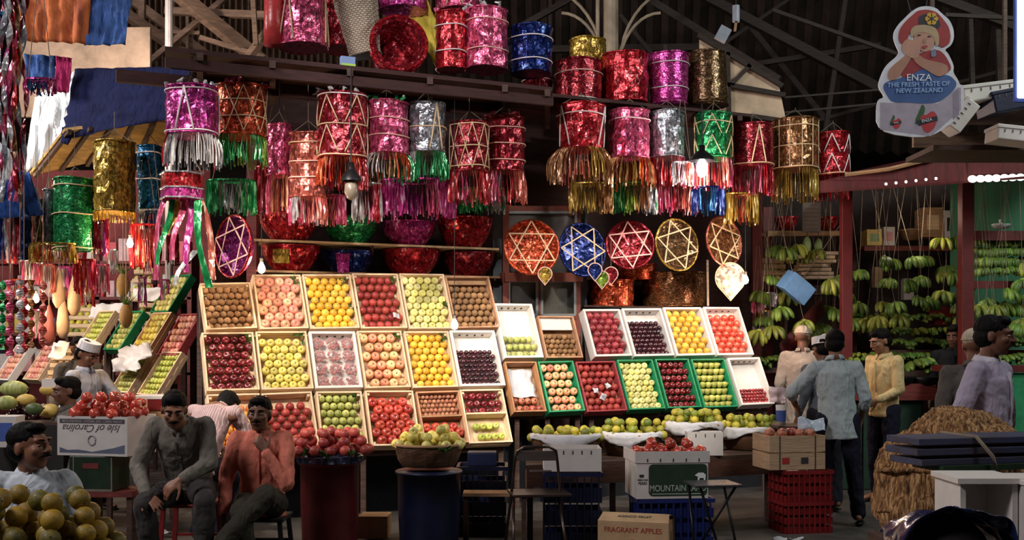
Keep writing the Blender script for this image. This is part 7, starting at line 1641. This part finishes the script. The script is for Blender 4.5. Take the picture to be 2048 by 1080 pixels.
# mountain carton on the blue crate
Yb = 8.15; crate_box(1342, Yb + .19, .56, .36, at(1, 998, Yb).z, 0, mat('bright_blue_crate', (.008, .018, .12), .4, .3), 'bright blue plastic crate under the white printed carton', ribs=10, rz=R(6))
t, p, w, h = slot_carton(1266, 1412, 908, 997, Yb, .20, 'white slotted carton with dark green mountain label, topped with red apples', 0, rz=R(6))
for s_ in (-1, 1): box('lid_rim', (0, s_ * (.20 + .006), 2 * h - .022), (w + .012, .005, .042), CARDW, t); box('lid_rim', (s_ * (w + .008), 0, 2 * h - .022), (.004, .20, .042), CARDW, t)
for i in range(5): box('vent_slot', (-w * .7 + i * w * .36, -.212, 2 * h - .045), (.004, .001, .012), INK, t)
GP = mat('dark_green_print', (.012, .035, .016), .6, .3)
def rrect(b, x0, z0, x1, z1, r, y0, y1):
    pts = []
    for cx_, cz_, a0 in ((x1 - r, z1 - r, 0), (x0 + r, z1 - r, 90), (x0 + r, z0 + r, 180), (x1 - r, z0 + r, 270)):
        for k_ in range(5): a = R(a0 + k_ * 22.5); pts.append((cx_ + r * math.cos(a), cz_ + r * math.sin(a)))
    b.prism(pts, y0, y1)
b = MB(); rrect(b, -w * .66, .02, w * .97, 2 * h - .075, .03, -.2075, -.205); b.build('label_print', GP, t)
text(t, 'MOUNTAIN LAND', Matrix.Translation((w * .15, -.2085, .075)) @ UPRIGHT, .066, mat('pale_print', (.45, .50, .46), .7, bmp=0), sx=.78)
box('label_underline', (w * .15, -.208, .035), (w * .72, .0008, .0025), mat('pale_print', (.45, .50, .46), .7, bmp=0), t)
b = MB(); b.prism([(w * .62, .17), (w * .72, .19), (w * .86, .19), (w * .93, .175), (w * .92, .13), (w * .88, .13), (w * .87, .15), (w * .76, .15), (w * .74, .13), (w * .70, .13), (w * .71, .16)], -.2085, -.2078); b.build('animal_print', WINK, t)
box('left_mark', (-w * .86, -.2065, .17), (w * .06, .001, .01), INK, t); text(t, 'FRESH CASE', Matrix.Translation((-w * .83, -.2065, .14)) @ UPRIGHT, .018, INK, sx=.8); text(t, 'PEARS', Matrix.Translation((-w * .83, -.2065, .115)) @ UPRIGHT, .030, INK, sx=.8)
heap('dark_apple' if 0 else 'red_apple', V((p.x + .02, Yb + .2, p.z + 2 * h - .03)), .25, .14, .038, 2, 'the mountain label carton', shrink=.9)
# brown apple box on the floor
Yf = 7.7; t = thing('cardboard_box', 'battered brown apple box with red print on the floor before the blue crate', 'box', gp(1278, Yf) + V((0, .15, 0)), R(-16))
w, d, h = .25, .16, .13
KR = mat('kraft_card', (.50, .33, .18), .9, .2); 
box('box_body', (0, 0, h), (w, d, h), KR, t, bevel=.004)
quad('top_flap', [(-w, -d, 2 * h + .002), (w, -d, 2 * h + .002), (w * .95, -.02, 2 * h + .045), (-w * .95, -.02, 2 * h + .045)], KR, t, .004); quad('top_flap', [(-w, d, 2 * h + .002), (w, d, 2 * h + .002), (w * .98, .0, 2 * h + .035), (-w * .98, .0, 2 * h + .035)], KR, t, .004)
RP = mat('red_print', (.35, .02, .02), .8, bmp=0)
text(t, 'FRAGRANT APPLES', Matrix.Translation((0, -d - .001, h * 1.55)) @ UPRIGHT, .052, RP, sx=.92)
b = MB(); b.prism([(.045 * math.cos(a) + .0, h * .72 + .045 * math.sin(a)) for a in [6.283 * i / 18 for i in range(18)]], -d - .002, -d); b.build('apple_print', RP, t)
for z_ in (-.04, .06): box('side_print', (w + .001, z_, h), (.001, .012, .06), mat('faded_black_print', (.07, .06, .07), .8), t)
text(t, 'AGRICO FRUIT', Matrix.Translation((0, -d * .55, 2 * h + .0285)) @ Matrix.Rotation(R(20), 4, 'X'), .04, mat('faded_black_print', (.07, .06, .07), .8), sx=.9)
# wooden box with pomegranates on red crates
Yr = 8.75; zt_ = at(1, 941, Yr).z
crate_box(1600, Yr + .17, .40, .34, zt_ / 2, 0, REDPL, 'lower red plastic crate under the pomegranate box', ribs=9, grp='stacked red crates', rz=R(10)); crate_box(1600, Yr + .17, .40, .34, zt_ / 2 - .002, zt_ / 2 + .001, REDPL, 'upper red plastic crate directly under the pomegranate box', ribs=9, grp='stacked red crates', rz=R(10))
p = at(1588, 941, Yr); hh = (941 - 872) * Yr / F / 2; t = thing('wooden_box', 'pale wooden box of pomegranates strapped with wire on red crates', 'box', (p.x, Yr + .18, zt_ + .002), R(10))
BX = wood('box_ply', (.42, .28, .17), dark=.25)
for z_ in (hh * .5, hh * 1.52):
    for s_ in (-1, 1): box('side_board', (0, s_ * .17, z_), (.235, .006, hh * .47), BX, t); box('end_board', (s_ * .229, 0, z_), (.006, .164, hh * .47), BX, t)
box('box_floor', (0, 0, .006), (.222, .164, .006), BX, t)
for x_ in (-.15, .15): box('wire_strap', (x_, -.178, hh), (.003, .002, hh), INK, t)
for i, (x_, c) in enumerate(((-.10, RP), (.06, INK))): box('stamp_print', (x_, -.1775, hh * .55), (.03, .001, .025), c, t)
for i, (x_, y_, s_) in enumerate([(-.17, -.05, 1), (-.07, -.08, 1.15), (.0, -.03, 1.15), (.07, -.09, 1.1), (.16, -.07, 1.05), (-.13, .06, 1), (.05, .06, 1), (.15, .05, 1)]): 
    q = V((p.x + x_, Yr + .18 + y_, zt_ + 2 * hh + .012)); put_fruit('pomegranate', q, .037 * s_, (ru(-.6, .6), -1, ru(.2, 1)), 'red pomegranate on the wire-strapped wooden box, %s of eight' % ORD[i], 'pomegranates on the wooden box')
# cup, bags on the counter by the right men
t = thing('drink_carton', 'blue and white paper cup beside the cherries crate', 'cup', at(1562, 850, 9.3)); b = MB(); b.lathe([(.035, 0), (.045, .17), (.042, .17)], 18); b.build('cup_wall', CARDW, t, True); b = MB(); b.lathe([(.0385, .03), (.0445, .125)], 18, cap0=False, cap1=False); b.build('blue_label', mat('blue_print', (.05, .10, .35), .6), t, True)
t = thing('plank_table', 'small plank table under the blue cup beside the cherries', 'table', gp(1580, 9.45)); zc2 = at(1, 852, 9.3).z; box('table_top', (0, 0, zc2 - .012), (.15, .2, .012), W_DARK, t)
for x_ in (-.13, .13): box('leg', (x_, .1, zc2 / 2 - .012), (.018, .018, zc2 / 2 - .012), W_DARK, t)
crumple('plastic_bag', Matrix.Translation(at(1556, 790, 9.5)) @ Matrix.Rotation(R(70), 4, 'X'), .16, .14, 51, mat('pinkish_bag', (.55, .42, .45), .3, .3), .05, 9, 'pinkish plastic bag behind the blue cup', 'bag'); crumple('plastic_bag', Matrix.Translation(at(1622, 848, 9.0)) @ Matrix.Rotation(R(50), 4, 'X'), .22, .12, 52, mat('bluish_bag', (.45, .52, .62), .3, .3), .05, 9, 'bluish plastic bags behind the pomegranates', 'bag')
# steel folding chair
Yk = 7.9; t = thing('folding_chair', 'dark steel folding chair with bare frame before the blue crate', 'chair', gp(1070, Yk), R(8))
CH = mat('worn_steel', (.10, .07, .06), .3, .4, 12, .1, 60, metal=.8)
def tb(nm, pts, r=.011, m=CH, cl=False): b = MB(); b.tube(pts, r, 8, closed=cl); b.build(nm, m, t, True)
tb('back_frame', [(-.20, .16, 0), (-.17, .02, .42), (-.155, -.05, .66), (-.14, -.07, .745), (-.09, -.08, .775), (.09, -.08, .775), (.14, -.07, .745), (.155, -.05, .66), (.19, .02, .42), (.24, .16, 0)][::1])
tb('rear_leg', [(-.15, .05, .44), (-.19, -.24, 0)]); tb('rear_leg', [(.17, .05, .44), (.20, -.24, 0)]); tb('foot_bar', [(-.185, -.2, .07), (.195, -.2, .07)], .008)
b = MB(); b.box((0, -.065, .71), (.145, .006, .035)); b.build('back_panel', mat('shiny_steel', (.5, .42, .40), .2, .2, metal=.9), t, bevel=.004); b = MB(); b.box((.03, -.055, .60), (.08, .004, .006)); b.build('back_slot', mat('shiny_steel', (.5, .42, .40), .2), t)
b = MB(); b.box((.03, .02, .435), (.21, .17, .010)); b.build('seat', CH, t, bevel=.006)
# small square stool
t = thing('side_stool', 'small black square-topped metal stool before the printed carton', 'stool', gp(1424, 7.8), R(10)); zs = at(1, 965, 7.8).z
box('seat', (0, 0, zs - .008), (.17, .15, .008), mat('dark_steel_top', (.08, .09, .10), .25, .3, metal=.7), t, bevel=.004)
for s_ in (-1, 1):
    tb('leg', [(s_ * .13, -.12, zs - .016), (-s_ * .10, .10, 0)], .010, BLACK); tb('leg', [(s_ * .13, .12, zs - .016), (s_ * .16, -.10, 0)], .010, BLACK)
tb('stretcher', [(-.12, -.06, .12), (.13, -.06, .12)], .008, BLACK)
# dark crates and shelf between drum and chair
crate_box(965, 8.75, .38, .34, at(1, 933, 8.6).z, 0, mat('navy_drum', (.003, .006, .028), .4, .3), 'navy plastic crate standing on the floor between drum and chair', ribs=8)
t = thing('low_bench', 'low brown bench board between drum and folding chair', 'bench', gp(990, 8.35)); box('bench_board', (0, 0, .375), (.24, .10, .012), W_MID, t)
for x_ in (-.22, .22): box('leg', (x_, 0, .18), (.018, .08, .18), W_DARK, t)
gbox(935, 992, 907, 932, 8.6, .12, BLUEPL, 'flat blue box under the rack beside the apple basket', 'carton')
# coir bale
COIR = bpy.data.materials.new('coir_rope'); COIR.use_nodes = True; nt = COIR.node_tree; bs_ = nt.nodes['Principled BSDF']; bs_.inputs['Roughness'].default_value = .9
tx = tex(nt, 'ShaderNodeTexNoise', 60, vec=(1, 1, .16), Detail=9.0, Distortion=.6); rp = ramp(nt, tx.outputs['Fac'], [(.32, (.04, .015, .006)), (.48, (.28, .13, .045)), (.62, (.60, .36, .16))]); nt.links.new(rp.outputs[0], bs_.inputs['Base Color']); bump(nt, bs_, tx.outputs['Fac'], 1.0, .03)
Yc = 6.0; c = at(1935, 990, Yc); t = thing('coir_bale', 'big shaggy bale of brown coir beside the white foam boxes', 'bale', (c.x, Yc + .1, c.z))
b = MB(); b.ell((0, 0, 0), (.46, .34, .46), n=120, m=70)
for i_, v_ in enumerate(b.v):
    p = V(v_); q = .045 * noise.noise(p * 5) + .022 * noise.noise(V((p.x * 60, p.y * 60, p.z * 14))) - .012 * max(0, math.cos(p.z * 18 + 1 + p.x * 4)) ** 6; k_ = 1 + q / .42
    if p.z < -.2: k_ *= 1.12
    b.v[i_] = (p.x * k_, p.y * k_, max(p.z * k_, -c.z + .01))
b.build('bale_body', COIR, t, True, fix=False)
for z_ in (.12, -.10):
    b = MB(); rr = .46 * math.sqrt(1 - (z_ / .46) ** 2) * 1.02; b.tube([(rr * math.cos(a), rr * .75 * math.sin(a), z_ + .03 * math.sin(2 * a)) for a in [6.283 * i / 40 for i in range(40)]], .012, 6, closed=True); b.build('rope', COIR, t, True)
b = MB(); b.lathe([(.34, 0), (.36, .1), (.35, .25)], 24); o = b.build('bale_foot', COIR, t, True); o.location = (0, .05, -c.z)
# bundle of blue boards
Yp = 5.35; p0, p1 = at(1822, 905, Yp), at(2130, 895, Yp + .25); bd = mat('worn_blue_board', (.03, .045, .12), .6, .7, 4, .3, 12, vec=(.6, 4, 4), col2=(.16, .11, .09))
d_ = (p1 - p0); ang = math.atan2(d_.y, d_.x)
t = thing('board_bundle', 'bundle of worn blue boards roped together before the coir bale', 'boards', (p0 + p1) / 2, ang)
for i in range(3): box('board', (ru(-.02, .02) - .01 * i, .06 + .0 * i, .055 - i * .05), (d_.length / 2 - .01 * i, .13, .016), bd, t, bevel=.003)
box('board', (.05, .02, -.075), (d_.length / 2 - .06, .12, .014), mat('dark_green_board', (.015, .05, .02), .6, .5), t)
b = MB(); x_ = -.08; b.tube([(x_ - .06, -.075, .075), (x_ - .05, .20, .075), (x_ - .02, .20, -.095), (x_ + .03, -.115, -.095), (x_ + .0, -.12, -.02)], .010, 6, closed=True); b.build('rope', STRING, t, True)
# foam boxes in the right foreground on a cart
Yx = 4.9; cart = thing('hand_cart', 'low dark cart under the white foam boxes', 'cart', gp(2010, Yx) + V((0, .2, 0))); zf = at(1, 1082, Yx).z
zf = at(1, 1100, Yx).z
box('cart_bed', (0, 0, zf - .02), (.45, .30, .02), W_DARK, cart)
for x_ in (-.4, .4): box('leg', (x_, 0, zf / 2 - .02), (.03, .25, zf / 2 - .02), W_DARK, cart)
hb = at(1, 968, Yx).z - zf; x0, x1 = at(1925, 0, Yx).x, at(2040, 0, Yx).x
t = thing('foam_box', 'open white foam box lying on its side beside the coir bale', 'box', ((x0 + x1) / 2, Yx + .16, zf)); w = (x1 - x0) / 2
box('back_panel', (0, .15, hb / 2), (w, .012, hb / 2), WHITEFOAM, t); box('side_panel', (-w + .012, 0, hb / 2), (.012, .138, hb / 2), WHITEFOAM, t); box('side_panel', (w - .012, 0, hb / 2), (.012, .138, hb / 2), WHITEFOAM, t); box('top_panel', (0, 0, hb + .012), (w + .02, .16, .012), WHITEFOAM, t); box('bottom_panel', (0, 0, .012), (w - .024, .138, .012), WHITEFOAM, t)
x0, x1 = at(2043, 0, Yx).x, at(2150, 0, Yx).x
t = thing('foam_box', 'white printed box with oval hand hole at the right picture edge', 'box', ((x0 + x1) / 2, Yx + .11, zf)); w = (x1 - x0) / 2; box('box_body', (0, 0, hb / 2), (w, .14, hb / 2 - .005), CARDW, t, bevel=.008); box('lid', (0, 0, hb + .008), (w + .008, .148, .012), WHITEFOAM, t, bevel=.004)
b = MB(); rrect(b, -w * .82, hb * .48, -w * .52, hb * .62, .012, -.143, -.139); b.build('hand_hole', INK, t); b = MB(); b.tube([(-w * .68 + .03 * math.cos(a), -.142, .07 + .05 * math.sin(a)) for a in [6.283 * i / 18 for i in range(18)]], .006, 5, closed=True); b.build('ring_print', mat('blue_print', (.05, .10, .35), .6), t)
# dark blue plastic sheeting in the corner
b = MB(); vs = []; n1, n2 = 40, 24; c = at(1905, 1090, 4.5)
for i in range(n2 + 1):
    for j in range(n1 + 1):
        a = math.pi * j / n1; v_ = i / n2; rr = .24 + .02 * math.sin(a * 7); x = -math.cos(a) * .24; z = math.sin(a) * .16 * (1 - .4 * v_) ; y = -.1 + v_ * .3
        pnt = V((x, y, z)); pnt += V((1, 1, 1)) * .03 * noise.noise(pnt * 14); vs.append(c + pnt)
b.add(vs, [(i * (n1 + 1) + j, i * (n1 + 1) + j + 1, (i + 1) * (n1 + 1) + j + 1, (i + 1) * (n1 + 1) + j) for i in range(n2) for j in range(n1)])
o = b.build('plastic_sheeting', mat('shiny_navy_plastic', (.008, .015, .06), .18, .5, 8, .6, 14), None, True, fix=False); md = o.modifiers.new('t', 'SOLIDIFY'); md.thickness = .004; tag(o, 'crumpled shiny navy plastic sheeting below the foam boxes', 'sheeting')
t = thing('sack_pile', 'dark filled sack under the navy plastic sheeting', 'sack', (c.x, 4.55, 0)); b = MB(); b.ell((0, .02, .41), (.235, .2, .40), n=24, m=14); b.build('sack_body', DARK, t, True); b = MB(); b.tube([(0, .1, .74), (0, .12, .78)], .03, 8); b.build('tied_neck', STRING, t)
# litter
for i_, (px, Y) in enumerate([(745, 8.4), (1590, 8.3), (1560, 8.2), (330, 8.6), (250, 8.4)]): crumple('paper_scrap', Matrix.Translation(gp(px, Y) + V((0, 0, .03))), .12, .08, 60 + i_, PAPERW, .05, 6, 'crumpled litter scrap on the floor, %s from the left' % ORD[[2, 4, 3, 1, 0][i_]], 'litter', 'litter scraps on the floor')
gbox(715, 775, 1035, 1078, 8.3, .14, CARD, 'flattened brown carton on the floor behind the red drum', 'carton')
# ================================================================== apples past the 300 that show largest
ap = [o for o in bpy.data.objects if o.name.split('.')[0] == 'apple']
ap.sort(key=lambda o: -(o.matrix_world.col[0].to_3d().length / max(.1, o.matrix_world.translation.y)) if o.type == 'MESH' else 0)
keep, rest = ap[:300], ap[300:]
if rest:
    kinds = {}
    vs = []; fs = []; mi = []; mats_ = []
    for o in rest:
        me = o.data; n0_ = len(vs); Mx = o.matrix_world
        vs += [tuple(Mx @ v.co) for v in me.vertices]
        idx = []
        for m in me.materials:
            if m not in mats_: mats_.append(m)
            idx.append(mats_.index(m))
        for p_ in me.polygons: fs.append(tuple(n0_ + i for i in p_.vertices)); mi.append(idx[p_.material_index])
        bpy.data.objects.remove(o)
    me = bpy.data.meshes.new('farther_apples'); me.from_pydata(vs, [], fs)
    for m in mats_: me.materials.append(m)
    me.polygons.foreach_set('material_index', mi); me.polygons.foreach_set('use_smooth', [True] * len(fs))
    o = link('farther_apples', me); tag(o, 'apples of all colours filling the farther crates of the market', 'apples', kind='stuff')
